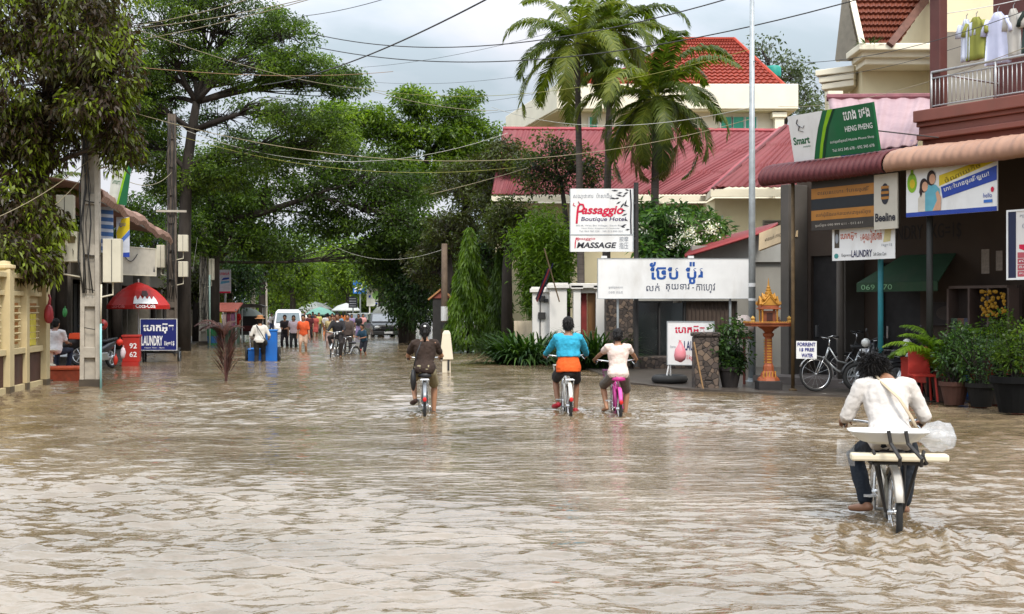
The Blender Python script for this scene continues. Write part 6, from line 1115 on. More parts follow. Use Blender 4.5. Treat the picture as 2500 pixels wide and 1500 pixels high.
def hand(mb, wr, d, nrm, s=1, side=1, curl=.9):
    d = Vector(d).normalized(); nrm = Vector(nrm); nrm = (nrm - d * nrm.dot(d)).normalized(); ac = d.cross(nrm).normalized() * side; wr = Vector(wr)
    mb.loft([[wr + d * y * s + ac * x * w * s + nrm * z * t * s for (x, z) in ((-1, 0), (-.7, .8), (.7, .8), (1, 0), (.7, -.8), (-.7, -.8))] for (y, w, t) in ((-.02, .024, .018), (.02, .034, .017), (.06, .042, .016), (.095, .040, .013))])
    for i, (off, l, r_) in enumerate(((-.031, .066, .0088), (-.010, .078, .0092), (.011, .073, .009), (.030, .058, .008))):
        p = wr + (d * .085 + ac * off) * s; pts = [p]; dirv = d.copy(); 
        for k in range(3): dirv = (Matrix.Rotation(-curl * side * (.75 if k else .35) , 3, ac) @ dirv); pts.append(pts[-1] + dirv * l * s * (.45, .32, .25)[k])
        mb.limb(pts, [r_ * s, r_ * s, r_ * s * .92, r_ * s * .8], 6)
    p = wr + (d * .025 - ac * .030) * s; t1 = (d * .6 - ac * .75 + nrm * -.2).normalized(); t2 = (d * .9 - ac * .15 - nrm * .45).normalized(); mb.limb([p, p + t1 * .035 * s, p + t1 * .035 * s + t2 * .045 * s], [.0125 * s, .0105 * s, .0085 * s], 6)

def person(label, loc, rz, J, s=1.0, skin=SKIN, top=None, sleeve=.5, bottom=None, leg=1.0, hair='short', shoes=None, vox=.012, group=None, hem=-.10, face=True, arch=.03, skirt=False, slim=1.0, tfold=.02, hat=None, fingers=True, topgrow=.016, name='person'):
    o = thing(name, label, 'person', loc, rz, group); J = {k: Vector(v) for k, v in J.items()}
    pel, neck, head = J['pel'], J['neck'], J['head']; ax = (J['shR'] - J['shL']); hf = Vector(J.get('face', (0, 1, 0))).normalized(); hu = Vector(J.get('crown', (0, 0, 1))); hu = (hu - hf * hu.dot(hf)).normalized(); hr = hf.cross(hu)
    T = [(t, a * slim, b * slim) for (t, a, b) in TORSO]
    b = MB(); b.loft(rings_torso(pel, neck, ax, T, s, 0, arch))
    for k in 'LR':
        b.limb([J['sh' + k], J['sh' + k].lerp(J['el' + k], .35), J['el' + k], J['el' + k].lerp(J['ha' + k], .3), J['ha' + k]], [.056 * s, .047 * s, .037 * s, .038 * s, .024 * s])
        b.limb([J['hi' + k], J['hi' + k].lerp(J['kn' + k], .4), J['kn' + k], J['kn' + k].lerp(J['an' + k], .3), J['an' + k]], [.088 * s, .074 * s, .052 * s, .053 * s, .033 * s])
        tw = J['to' + k] - J['an' + k]; b.limb([J['an' + k] - tw.normalized() * .03 * s - Vector((0, 0, .03 * s)), J['an' + k] + tw * .5 - Vector((0, 0, .012 * s)), J['to' + k]], [.032 * s, .034 * s, .024 * s])
        if fingers: hd = J['ha' + k] - J['el' + k]; hand(b, J['ha' + k], J.get('hd' + k, hd), J.get('hn' + k, Vector((0, 0, 1))), s, 1 if k == 'R' else -1)
        else: hd = (J['ha' + k] - J['el' + k]).normalized(); b.limb([J['ha' + k], J['ha' + k] + hd * .05 * s, J['ha' + k] + hd * .11 * s], [.027 * s, .032 * s, .018 * s], 6)
    b.limb([neck - (head - neck) * .3, neck.lerp(head, .6)], [.055 * s, .047 * s])
    M = Matrix((hr, hf, hu)).transposed()
    def hp(x, y, z): return head + (hr * x + hf * y + hu * z) * s
    b.ell(head + hu * .01 * s, (.074 * s, .092 * s, .105 * s), 14, 10, M); b.ell(hp(0, .022, -.055), (.056 * s, .065 * s, .062 * s), 12, 8, M)
    b.limb([hp(0, .088, .012), hp(0, .104, -.018)], [.009 * s, .015 * s], 6); b.ell(hp(0, .083, -.052), (.024 * s, .012 * s, .013 * s), 8, 5, M)
    for sx in (-1, 1): b.ell(hp(sx * .076, -.005, -.01), (.010 * s, .02 * s, .032 * s), 8, 5, M)
    b.build('body', skin, o, smooth=True, rem=vox, sm=2)
    if face:
        for sx in (-1, 1): MB().ell(hp(sx * .03, .083, .012), (.014 * s, .008 * s, .008 * s), 8, 5, M).build('eye', BLACK, o)
        MB().ell(hp(0, .094, -.052), (.022 * s, .006 * s, .005 * s), 8, 5, M).build('mouth', mat(srgb('#6e3230'), .5), o)
    h = MB()
    if hair != 'none':
        h.ell(hp(0, -.016, .034), (.085 * s, .098 * s, .094 * s), 14, 10, M)
        h.ell(hp(0, -.045, -.02), (.078 * s, .062 * s, .075 * s), 12, 8, M)
        if hair == 'fluffy': h.ell(hp(0, -.035, .03), (.108 * s, .11 * s, .105 * s), 14, 10, M); h.ell(hp(0, -.06, -.06), (.085 * s, .06 * s, .07 * s), 12, 8, M); h.ell(hp(.04, -.06, -.02), (.075 * s, .065 * s, .08 * s), 12, 8, M)
        if hair == 'pony': h.limb([hp(0, -.10, .01), hp(.0, -.14, -.03), hp(.0, -.125, -.12), hp(0, -.10, -.2)], [.028 * s, .036 * s, .03 * s, .014 * s])
        if hair == 'bun': h.ell(hp(0, -.115, -.01), (.045 * s, .04 * s, .045 * s), 10, 7, M)
        if hair == 'bob': h.ell(hp(0, -.03, -.05), (.092 * s, .07 * s, .085 * s), 12, 8, M)
        if hair == 'long': h.limb([hp(0, -.075, 0), hp(0, -.09, -.1), hp(0, -.095, -.24)], [.07 * s, .075 * s, .06 * s])
        h.build('hair', HAIR, o, smooth=True, rem=min(vox, .012), sm=2, disp=.016 * s, dscale=.025)
        if vox < .012:
            g_ = np.random.RandomState(int(abs(loc[0]) * 100)); ns = 2600 if hair == 'fluffy' else 1500; q_ = g_.normal(size=(ns, 3)); q_ /= np.linalg.norm(q_, axis=1, keepdims=True); kk = 1.16 if hair == 'fluffy' else .93; keep = (q_[:, 1] < .25) | (q_[:, 2] > .25); q_ = q_[keep]; ns = len(q_); Mn_ = np.array(M); pp_ = np.array(head) + (np.array([0, -.022, .02]) * s + q_ * np.array([.083, .098, .1]) * s * kk) @ Mn_.T; dd_ = (q_ * (.5 if hair == 'fluffy' else .12) + np.array([0, -.25, -1]) + g_.normal(size=(ns, 3)) * .35) @ Mn_.T
            leaves('hair', pp_, dd_, ((.05 if hair == 'fluffy' else .028) + .03 * g_.rand(ns)) * s * kk, .006, g_.rand(ns), LF_HAIR, o, .1, seed=3)
    if top:
        c = MB(); prof = [q for q in T if q[0] >= hem - .01 and q[0] <= .96]; prof = [(hem, prof[0][1] * 1.03, prof[0][2] * 1.08)] + prof
        c.loft(rings_torso(pel, neck, ax, prof, s, topgrow * s, arch))
        for k in 'LR':
            a, e, w_ = J['sh' + k], J['el' + k], J['ha' + k]; q = [a.lerp(neck, .35), a, a.lerp(e, min(1, sleeve * 2) * .5), a.lerp(e, min(1, sleeve * 2))]; rr = [.06 * s, .072 * s, .064 * s, .058 * s]
            if sleeve > .5: q += [e.lerp(w_, (sleeve - .5) * 2)]; rr = [.06 * s, .072 * s, .062 * s, .054 * s, .046 * s]
            c.limb(q, rr)
        c.build('shirt', top, o, smooth=True, rem=vox, sm=4, disp=tfold * s, dscale=.09)
    if bottom:
        c = MB(); prof = [q for q in T if q[0] <= .12]; prof += [(.16, .148, .105)]; c.loft(rings_torso(pel, neck, ax, prof, s, .014 * s, arch))
        for k in 'LR':
            a, e, w_ = J['hi' + k], J['kn' + k], J['an' + k]
            if leg <= .5: q = [a, a.lerp(e, leg), a.lerp(e, leg * 2)]; rr = [.1 * s, .09 * s, .084 * s]
            else: q = [a, a.lerp(e, .5), e, e.lerp(w_, (leg - .5)), e.lerp(w_, (leg - .5) * 2)]; rr = [.1 * s, .085 * s, .068 * s, .064 * s, .058 * s]
            c.limb(q, rr)
        if skirt: m_ = (J['knL'] + J['knR']) / 2; hm = (J['hiL'] + J['hiR']) / 2; c.loft([[hm.lerp(m_, t) + Vector((rx * s * math.cos(a), ry * s * math.sin(a), 0)) for a in [2 * math.pi * i / 16 for i in range(16)]] for (t, rx, ry) in ((-.1, .16, .12), (.3, .19, .15), (.85, .19, .13))])
        c.build('skirt' if skirt else 'trousers', bottom, o, smooth=True, rem=vox, sm=3, disp=.016 * s, dscale=.09)
    if shoes:
        for k in 'LR': tw = (J['to' + k] - J['an' + k]); MB().limb([J['an' + k] - tw.normalized() * .035 * s - Vector((0, 0, .03 * s)), J['an' + k] + tw * .55 - Vector((0, 0, .02 * s)), J['to' + k] + tw.normalized() * .01], [.039 * s, .042 * s, .034 * s]).build('sandal', shoes, o, smooth=True)
    if hat: MB().lathe([(.16 * s, 0), (.165 * s, .008), (.10 * s, .03), (.092 * s, .09), (.07 * s, .115), (.01, .12)], head + hu * .055 * s, 18).build('hat', hat, o, smooth=False)
    return o

LF_HAIR = leafmat((.006, .005, .005), (.011, .009, .008), (.022, .018, .015), 0, .5)
def stand_pose(s=1.0, stride=.1, arm=0.1, knee=.05, bend=0., arms=None, face=(0, 1, 0), wide=.09):
    pel = Vector((0, 0, .90)); nk = Vector((0, .04 + bend * .45, 1.38 - bend * .12)); J = dict(pel=pel, neck=nk, head=nk + Vector((0, .03 + bend * .08, .14)), shL=nk + Vector((-.155, 0, -.055)), shR=nk + Vector((.155, 0, -.055)), hiL=pel + Vector((-wide, 0, -.04)), hiR=pel + Vector((wide, 0, -.04)), face=face)
    for k, sg in (('L', -1), ('R', 1)):
        an = Vector((sg * (wide + .01), sg * stride, .07 + (.05 if sg < 0 and stride > .15 else 0))); J['an' + k] = an; J['kn' + k] = ik(J['hi' + k], an, .42, .42, (0, 1, 0)); J['to' + k] = an + Vector((sg * .02, .17, -.045))
        ha = Vector((sg * .24, -sg * arm + .08, .82)) if not arms else Vector(arms[0 if k == 'L' else 1]); J['ha' + k] = ha; J['el' + k] = ik(J['sh' + k], ha, .28, .26, (sg * .4, -1, -.2))
    return {k: (v * s if k not in ('face', 'crown') else v) for k, v in ((k, Vector(v)) for k, v in J.items())}
def ride_pose(s=1.0, sh=.80, gh=1.0, wb=1.05, gw=.27, lean=.12, up=.46, ped=0.0, feet=None, knees=.12, headf=(0, 1, -.05), swing=.0, headoff=(0, .03, .145), neckx=0, sw=.165):
    # s scales the limbs; the saddle and grips stay where the bicycle has them
    pel = Vector((0, .17, sh + .08)); nk = pel + Vector((neckx, lean, up)); J = dict(pel=pel, neck=nk, head=nk + Vector(headoff) * s, shL=nk + Vector((-sw * s, -.01, -.05 * s)), shR=nk + Vector((sw * s, -.01, -.05 * s)), hiL=pel + Vector((-.09 * s, .03, -.03)), hiR=pel + Vector((.09 * s, .03, -.03)), face=headf)
    for k, sg in (('L', -1), ('R', 1)):
        an = Vector((sg * .135, .45 + sg * ped, .36 + sg * .12 * (1 if ped else 1))) if not feet else Vector(feet[0 if k == 'L' else 1])
        J['an' + k] = an; J['kn' + k] = ik(J['hi' + k], an, .42 * s, .42 * s, (sg * knees, 1, .25)); J['to' + k] = an + Vector((sg * .05, .16 * s, -.06)); ha = Vector((sg * (gw + .0), wb - .38, gh + .035)); J['ha' + k] = ha; J['el' + k] = ik(J['sh' + k], ha, .28 * s, .26 * s, (sg * .5, -.5, -1.0)); J['hd' + k] = Vector((-sg * .12, 1, -.15)); J['hn' + k] = Vector((0, .1, 1))
    return J
GRp = 'riders on the flooded road'
# near rider with the tub on his rack
WSH = mat(srgb('#c6c0ba'), .9, .06, 6, dirt=.2, dirtc=srgb('#b9a98c'), bump=.35, bscale=14); JEAN = mat(srgb('#141c26'), .85, .3, 9, bump=.5, bscale=20, dirt=.4, dirtc=(.05, .045, .04))
X0, Y0 = 2.86, 9.2; RZn = R(-10)
bk = bicycle('old white mudguard bicycle with black rear carrier, nearest to the viewer', (X0, Y0, -.25), RZn, mat(srgb('#8d8778'), .5, .15, dirt=.4), fender=mat(srgb('#c9c4bb'), .4, .06, dirt=.3), rack=None, sh=.78, gh=.93, group=None, gw=.30, reflector=False)
q = MB(); BK = mat((.02, .018, .017), .5, .2)
for s in (-1, 1): q.tube([(s * .06, 0, .33), (s * .15, -.14, .71), (s * .15, .1, .71)], .012, 6).tube([(s * .06, 0, .33), (s * .10, .14, .71)], .011, 6)
for y in (-.22, -.06, .1): q.tube([(-.2, y, .72), (.2, y, .72)], .012, 6)
for s in (-1, 1): q.tube([(s * .16, -.24, .71), (s * .16, .16, .71)], .013, 6).tube([(s * .2, -.24, .72), (s * .17, -.25, .79), (s * .18, -.24, .82)], .014, 6)
q.build('carrier', BK, bk)
J = ride_pose(1.0, sh=.78, gh=.93, lean=.27, up=.44, gw=.30, feet=((-.16, .36, .33), (.14, .52, .30)), knees=.35, headf=(-.12, .75, -.65), headoff=(-.08, .115, .06), neckx=-.01, sw=.175)
J['toL'] = Vector(J['anL']) + Vector((-.11, .10, -.05)); J['crown'] = Vector((-.1, .5, .8)); J['haL'] = Vector((-.31, .68, .95)); J['haR'] = Vector((.31, .68, .95)); J['elL'] = ik(J['shL'], J['haL'], .28, .25, (-.5, -.35, -1)); J['elR'] = ik(J['shR'], J['haR'], .28, .25, (.5, -.35, -1))
NM = person('person in loose white shirt and jeans bent over the handlebar, nearest the viewer', (X0, Y0, -.25), RZn, J, 1.0, SKIN2, WSH, .62, JEAN, .95, 'fluffy', None, vox=.008, face=False, arch=.05, tfold=.028, hem=-.24, topgrow=.016, slim=1.0)
# bag strap over the shoulder as part of his clothing
sp_ = MB(); nk = Vector(J['neck']); pl_ = Vector(J['pel'])
sp_.tube([nk + Vector((-.07, -.02, .03)), nk + Vector((-.03, -.125, -.03)), nk.lerp(pl_, .35) + Vector((.07, -.155, .02)), nk.lerp(pl_, .62) + Vector((.15, -.14, .0)), nk.lerp(pl_, .8) + Vector((.2, -.06, -.03))], .016, 6, flat=.4); sp_.build('strap', mat(srgb('#b7a68c'), .8), NM, smooth=True)
# tub, foam plank, plastic bag and sheet on the carrier: things of their own
Mn = Matrix.Translation((X0, Y0, -.25)) @ Matrix.Rotation(RZn, 4, 'Z')
def on_near(x, y, z): return Mn @ Vector((x, y, z))
tb = thing('plastic_tub', 'white shallow plastic tub strapped on the black rear carrier', 'tub', on_near(-.06, -.12, .80), RZn); t_ = MB(); rin = []
for (sx, sy, z) in [(.13, .10, .06), (.20, .14, .08), (.285, .19, .145), (.29, .195, .155), (.27, .175, .155), (.20, .13, .10), (.12, .09, .075)]: rin.append([Vector((sx * (abs(math.cos(a)) ** .5) * (1 if math.cos(a) > 0 else -1), sy * (abs(math.sin(a)) ** .5) * (1 if math.sin(a) > 0 else -1), z)) for a in [2 * math.pi * (i + .5) / 24 for i in range(24)]])
t_.loft(rin).build('shell', mat(srgb('#cfcfcc'), .4, .04, spec=.5), tb, smooth=False, bev=.004)
q = MB()
for (x0_, x1_) in ((-.02, .05), (.1, .2)): q.tube([(x0_, -.21, .17), (x0_ + .015, -.215, .08), (x1_, -.29, -.02), (x1_, -.26, -.08)], .014, 6, flat=.5)
q.build('strap', BK, tb)
fp = thing('foam_plank', 'long cream foam plank lying across the rear carrier under the tub', 'plank', on_near(.01, -.2, .765), RZn + .02); MB().bx(-.345, .345, -.06, .06, -.027, .027).build('plank', mat(srgb('#ddd3ba'), .8, .05), fp, bev=.015)
CLEAR = mat((.82, .84, .86), .25, .05, 6, trans=0, alpha=.3, spec=.8)
pb = thing('plastic_bag', 'puffed clear plastic bag at the right end of the carrier', 'bag', on_near(.31, -.02, .90), RZn); MB().ell((0, 0, 0), (.13, .12, .10), 26, 18).build('film', CLEAR, pb, smooth=True, disp=.12, dscale=.09)
pb = thing('plastic_sheet', 'limp clear plastic sheet hanging at the left end of the carrier', 'sheet', on_near(-.36, -.10, .68), RZn); q = MB(); q.add([((i / 6 - .5) * .13, .02 * math.sin(i * 1.7 + j), j * .033) for j in range(7) for i in range(7)], [(j * 7 + i, j * 7 + i + 1, j * 7 + i + 8, j * 7 + i + 7) for j in range(6) for i in range(6)]); q.build('film', CLEAR, pb, smooth=True)

# three riders in the middle
def at(px, d, z): return (PX(px, d), d, z)
DKB = mat(srgb('#33261f'), .9, .2, 12, bump=.5, bscale=22); KHA = mat(srgb('#8d8468'), .9, .15, 12)
L0 = at(1037, 18.7, -.2); bicycle('dark bicycle with red reflector under the brown shirted rider', L0, R(4), mat(srgb('#2a2c30'), .4), rack=True, fender=mat(srgb('#8c8f92'), .35, metal=.6), sh=.80, gh=1.02)
pr = person('person in dark brown tee and khaki shorts cycling away, white hair clip', L0, R(4), (J := ride_pose(.97, gh=1.02, lean=.10, up=.44, feet=((-.15, .32, .40), (.14, .50, .20)), knees=.2)), .97, SKIN, DKB, .34, KHA, .42, 'pony', mat(srgb('#3a241c'), .7), vox=.011, face=False, hem=-.2, tfold=.03)
MB().ell(Vector(J['head']) + Vector((0, -.10, .075)), (.022, .014, .016), 8, 5).build('hair_clip', PAINTW, pr)
bg_ = thing('shoulder_bag', 'slim black bag hanging at the left hip of the brown shirted rider', 'bag', at(1009, 18.72, .52)); MB().ell((0, 0, 0), (.045, .12, .17), 10, 8).tube([(0, 0, .15), (.05, .02, .4), (.12, .05, .58)], .01, 5).build('body', BLACK, bg_, smooth=True)
L1 = at(1390, 18.7, -.2); bicycle('white bicycle with chrome rack under the blue hooded rider', L1, R(2), mat(srgb('#c9c9c4'), .4), fender=mat(srgb('#d4d2ca'), .4), sh=.83, gh=1.05, gw=.3, basket=mat(srgb('#b9b9b4'), .5))
TEAL = mat(srgb('#2f9cbc'), .9, .12, 12, bump=.5, bscale=22); ORG = mat(srgb('#d4561a'), .85, .12, 12, bump=.5, bscale=22)
J = ride_pose(1.03, sh=.83, gh=1.05, lean=.06, up=.50, feet=((-.15, .36, .34), (.14, .50, .24)), knees=.15, gw=.33)
pr = person('person in turquoise hooded jacket over orange top cycling away with elbows out', L1, R(2), J, 1.03, SKIN2, TEAL, .93, mat((.02, .02, .024), .8), .42, 'short', mat(srgb('#a5162a'), .5), vox=.011, face=False, hem=.30, tfold=.03, topgrow=.03)
pel_, nk_ = Vector(J['pel']), Vector(J['neck']); c_ = MB(); c_.loft(rings_torso(pel_, nk_, Vector((1, 0, 0)), [(-.16, .165, .13), (-.04, .172, .13), (.08, .165, .125), (.28, .14, .105), (.45, .145, .105)], 1.03, .018, .03)); c_.build('undershirt', ORG, pr, smooth=True, rem=.011, sm=3, disp=.02, dscale=.09)
MB().tube([nk_ + Vector((.10 * math.cos(a), -.055 - .04 * abs(math.sin(a)), -.04 - .10 * math.sin(a))) for a in [math.pi * i / 10 for i in range(11)]], [.02, .03, .036, .04, .045, .047, .045, .04, .036, .03, .02], 8).build('hood', TEAL, pr, smooth=True, sm=2)
L2 = at(1512, 18.5, -.2); bicycle('small pink bicycle with white wheel guard under the girl in the pale tee', L2, R(0), mat(srgb('#c8418f'), .4), r=.30, saddle_c=mat(srgb('#c23a86'), .4), fender=mat(srgb('#c94a96'), .4), rack=False, sh=.76, gh=.98, gw=.3, basket=mat(srgb('#6a2a5a'), .5))
pr = person('girl in pale pink tee and grey shorts cycling away on the pink bicycle', L2, R(0), (J := ride_pose(.92, sh=.74, gh=.98, lean=.08, up=.44, feet=((-.17, .30, .30), (.13, .46, .16)), knees=.3, gw=.33)), .92, SKIN, mat(srgb('#dcc8be'), .9, .08, 12, bump=.5, bscale=22), .28, mat(srgb('#6c6660'), .9, .2, 12), .45, 'bun', None, vox=.011, face=False, hem=-.2, tfold=.025)

# people further down the street; each one his own pose
FAR = 'people wading down the street'
def far(label, px, d, rz, s, top, bottom, hair='short', sleeve=.35, leg=1., skirt=False, stride=.12, arms=None, hat=None, skin=SKIN, z=-.25, hem=-.1, bend=0, vox=.022, knee=0, shoes=None):
    return person(label, at(px, d, z), rz, stand_pose(s, stride, .1, 0, bend, arms), s, skin, mat(srgb(top), .85, .1, 12), sleeve, mat(srgb(bottom), .85, .15, 12), leg, hair, shoes, vox=vox, group=FAR, hat=hat, skirt=skirt, hem=hem, fingers=False, face=True)
bw = far('person in white shirt and tan hat pushing the blue cart, seen from behind', 634, 37, R(8), 1.0, '#c9c4bb', '#1d1a19', 'short', .8, arms=((-.22, .30, .95), (.25, .32, .95)), hat=mat(srgb('#9a6a42'), .7), hem=-.18, bend=.18, vox=.016)
MB().tube([(-.1, .05, 1.36), (-.02, -.10, 1.25), (.1, -.14, 1.05), (.17, -.06, .92)], .016, 6, flat=.5).ell((.19, -.04, .84), (.05, .09, .1), 8, 6).build('shoulder_bag', BLACK, bw)
far('person in dark top holding a white parcel, left of the pair by the minibus', 696, 53, R(175), .98, '#2b2426', '#231d22', 'short', .4, arms=((-.08, .22, 1.02), (.08, .22, 1.02)))
far('person in pale pink tee and dark trousers in front of the minibus', 717, 52, R(185), .97, '#d3c0c8', '#1c1a1c', 'bob', .3)
far('person in bright orange shirt and pale shorts walking towards us', 741, 47, R(180), 1.0, '#d0562c', '#b79a86', 'long', .45, leg=.35, hem=-.3)
far('small figure in coral dress behind the orange shirted walker', 770, 72, R(180), .95, '#c05a52', '#b8554f', 'long', .3, leg=.4, skirt=True)
far('person in maroon top behind the orange shirted walker', 757, 68, R(170), .98, '#5c2a2e', '#2c2a2a', 'bob', .4)
far('person in pale yellow top left of the rider in a dark jacket', 806, 53, R(178), .97, '#c4b07e', '#a58d86', 'long', .3, leg=.9)
far('person in dark grey overshirt walking beside the rider in a dark jacket', 849, 47, R(182), 1.02, '#4b403c', '#2e2726', 'short', .9)
far('person in yellow green shirt standing beside the dark evergreen', 983, 64, R(200), 1.0, '#b4ae5c', '#2a1f22', 'short', .4)
far('person in white shirt behind the rider, face turned away', 800, 66, R(10), 1.0, '#c8c5c4', '#4a4444', 'short', .4)
far('person in red shirt by the awning stall on the left pavement', 579, 58, R(160), 1.0, '#c2211a', '#b8a99f', 'short', .4, z=0)
far('person in pale blouse by the red shirted one', 566, 60, R(185), .98, '#b49a8c', '#4a3434', 'bob', .3, z=0)
# rider coming towards us, boy with a bicycle
L3 = at(823, 41.5, -.22); bicycle('black bicycle ridden towards us by the dark jacketed rider', (L3[0], L3[1] + .5, L3[2]), R(176), DARK, sh=.84, gh=1.05)
pr = person('person in open dark jacket over white tee riding towards us', (L3[0], L3[1] + .5, L3[2]), R(176), ride_pose(1.05, sh=.84, gh=1.05, lean=.08, up=.50, knees=.3), 1.05, SKIN2, mat(srgb('#232124'), .85, .15), .95, mat(srgb('#2c2624'), .85, .15), .95, 'short', None, vox=.02, fingers=False, topgrow=.03, hem=-.16)
MB().loft([[Vector((x, .17 + y, z)) for (x, y) in ((-w_, .10), (0, .19), (w_, .10), (0, .05))] for (w_, z) in ((.12, .95), (.13, 1.1), (.11, 1.3), (.06, 1.42))]).build('undershirt', PAINTW, pr, rem=.02, sm=2)
L4 = at(868, 43, -.22); bicycle('small dark bicycle pushed by the child in navy blue', L4, R(150), DARK, r=.26, sh=.65, gh=.85, wb=.85, rack=False)
person('child in navy blue tee pushing a small dark bicycle', at(889, 43.4, -.22), R(150), stand_pose(.80, .08, .1, arms=((-.15, .42, 1.0), (.15, .46, 1.05)), bend=.2), .80, SKIN2, mat(srgb('#1e3a4c'), .85, .1), .4, mat(srgb('#1c1d26'), .85), .55, 'short', None, vox=.02, fingers=False, group=FAR)
# crowd in the distance, each person separate, small in view
cr_ = random.Random(21); cols = [('#c9c4c4', 'white'), ('#7a2a30', 'dark red'), ('#c08a8a', 'dusty pink'), ('#38405a', 'navy'), ('#a8a05c', 'khaki yellow'), ('#4a6a5a', 'dull green'), ('#d8d2ca', 'cream'), ('#6a4a3a', 'brown'), ('#5f87a0', 'sky blue'), ('#b0622e', 'rust orange'), ('#8a7aa0', 'mauve'), ('#2a2a2c', 'black')]
def seated(s=1.0):
    J = ride_pose(s, sh=.42, gh=.62, wb=.95, lean=.05, up=.46, feet=((-.14, .52, .08), (.14, .52, .08)), knees=.2, gw=.14); return J
for i, (px, d) in enumerate([(664, 86), (682, 92), (752, 80), (764, 86), (778, 82), (787, 90), (795, 78), (812, 80), (830, 74), (838, 84), (858, 76), (876, 72), (886, 80), (772, 96), (806, 98), (846, 98), (744, 92), (822, 92)]):
    c_, nm_ = cols[i % 12]; c2, nm2 = cols[(i * 5 + 3) % 12]
    if i >= 12: c_, nm_ = cols[(i * 7 + 2) % 12]; c2, nm2 = cols[(i * 3 + 4) % 12]
    person('distant wader in %s top and %s trousers among the far crowd' % (nm_, nm2), at(px, d, -.25), R(cr_.choice([0, 180, 170, 200, 10])), stand_pose(cr_.uniform(.92, 1.03), cr_.uniform(.04, .18)), cr_.uniform(.95, 1.03), SKIN2, mat(srgb(c_), .85), .4, mat(srgb(c2), .85), .95, cr_.choice(['short', 'bob', 'long']), None, vox=.035, fingers=False, face=False, group='distant crowd in the water', tfold=0)
# seated man at the left
sm2 = person('person in white tee sitting on a stool, back to us, near the pole', (PX(124, 28), 28.0, .16), R(-8), seated(1.0), 1.0, SKIN2, mat(srgb('#d6d0cf'), .85, .05, 10), .35, mat(srgb('#1d2233'), .85, .2), .95, 'short', DARK, vox=.013, face=False, hem=-.22, tfold=.03, slim=1.08)
text(sm2, 'WELCOME', -.13, .96, .26, .035, mat(srgb('#b58a98'), .7), y=.165 - .155)

# vehicles
def loftbody(rows): return rows
def minibus(label, loc, rz, s=1.0, body=PAINTW):
    o = thing('minibus', label, 'minibus', loc, rz); W = .88; G = mat((.10, .14, .16), .12, .2, spec=.8)
    secs = []   # local -y is the front
    prof = [(-2.3, .35, .80), (-2.32, .7, .95), (-2.25, 1.0, 1.05), (-1.85, 1.05, 1.82), (-1.6, 1.05, 1.93), (0, 1.05, 1.98), (2.2, 1.05, 1.95), (2.35, .9, 1.6), (2.38, .4, .9)]
    rings = []
    for (y, zc, zt) in [(-2.34, .4, .62), (-2.30, .35, .95), (-2.18, .33, 1.08), (-1.75, .32, 1.80), (-1.5, .32, 1.93), (0, .32, 1.98), (2.1, .32, 1.95), (2.32, .36, 1.7)]:
        w_ = W * (1 if y > -2.2 else .93); rings.append([Vector((x * w_, y, z)) for (x, z) in ((-1, zc), (-1.02, (zc + 1.0) / 2), (-1, min(1.05, zt - .02)), (-.9, max(zt - .14, min(1.08, zt - .01))), (-.75, zt), (.75, zt), (.9, max(zt - .14, min(1.08, zt - .01))), (1, min(1.05, zt - .02)), (1.02, (zc + 1.0) / 2), (1, zc))])
    b = MB().loft(rings).build('body', body, o, bev=.03)
    MB().slab([(-.76, -2.19, 1.14), (.76, -2.19, 1.14), (.68, -1.80, 1.76), (-.68, -1.80, 1.76)], -.02).build('windscreen', G, o)
    for sx in (-1, 1):
        for (y0, y1) in ((-1.6, -.7), (-.6, .6), (.7, 2.0)): MB().slab([(sx * .895, y0, 1.12), (sx * .895, y1, 1.12), (sx * .86, y1, 1.66), (sx * .86, y0 + .15, 1.66)], -.012 * sx).build('window', G, o)
        MB().ell((sx * .66, -2.31, .78), (.15, .05, .10), 10, 7).build('headlight', mat((.75, .75, .7), .1, spec=.9), o); MB().box((sx * .98, -1.85, 1.2), (.1, .06, .2)).build('wing_mirror', BLACK, o)
        for y in (-1.5, 1.4):
            wv = MB().tube([(sx * .80, y + .22 * math.cos(a), .31 + .22 * math.sin(a)) for a in [i * math.pi / 8 for i in range(16)]], .10, 8, closed=True).build('wheel', RUBBER, o, smooth=True); MB().lathe([(.14, -.03), (.14, .03)], n=12).build('rim', STEEL, wv, loc=(sx * .85, y, .31)).rotation_euler = (0, R(90), 0)
    MB().bx(-.85, .85, -2.42, -2.28, .36, .55).build('bumper', mat((.08, .08, .08), .5), o, bev=.02); MB().bx(-.35, .35, -2.35, -2.30, .66, .84).build('grille', BLACK, o); MB().bx(-.25, .25, -2.44, -2.42, .42, .54).build('number_plate', PAINTW, o)
    return o
minibus('white minibus with tinted windscreen coming down the flooded street', (PX(704, 80), 80, -.40), R(10), body=mat(srgb('#d4d4d8'), .3, .03, spec=.6))
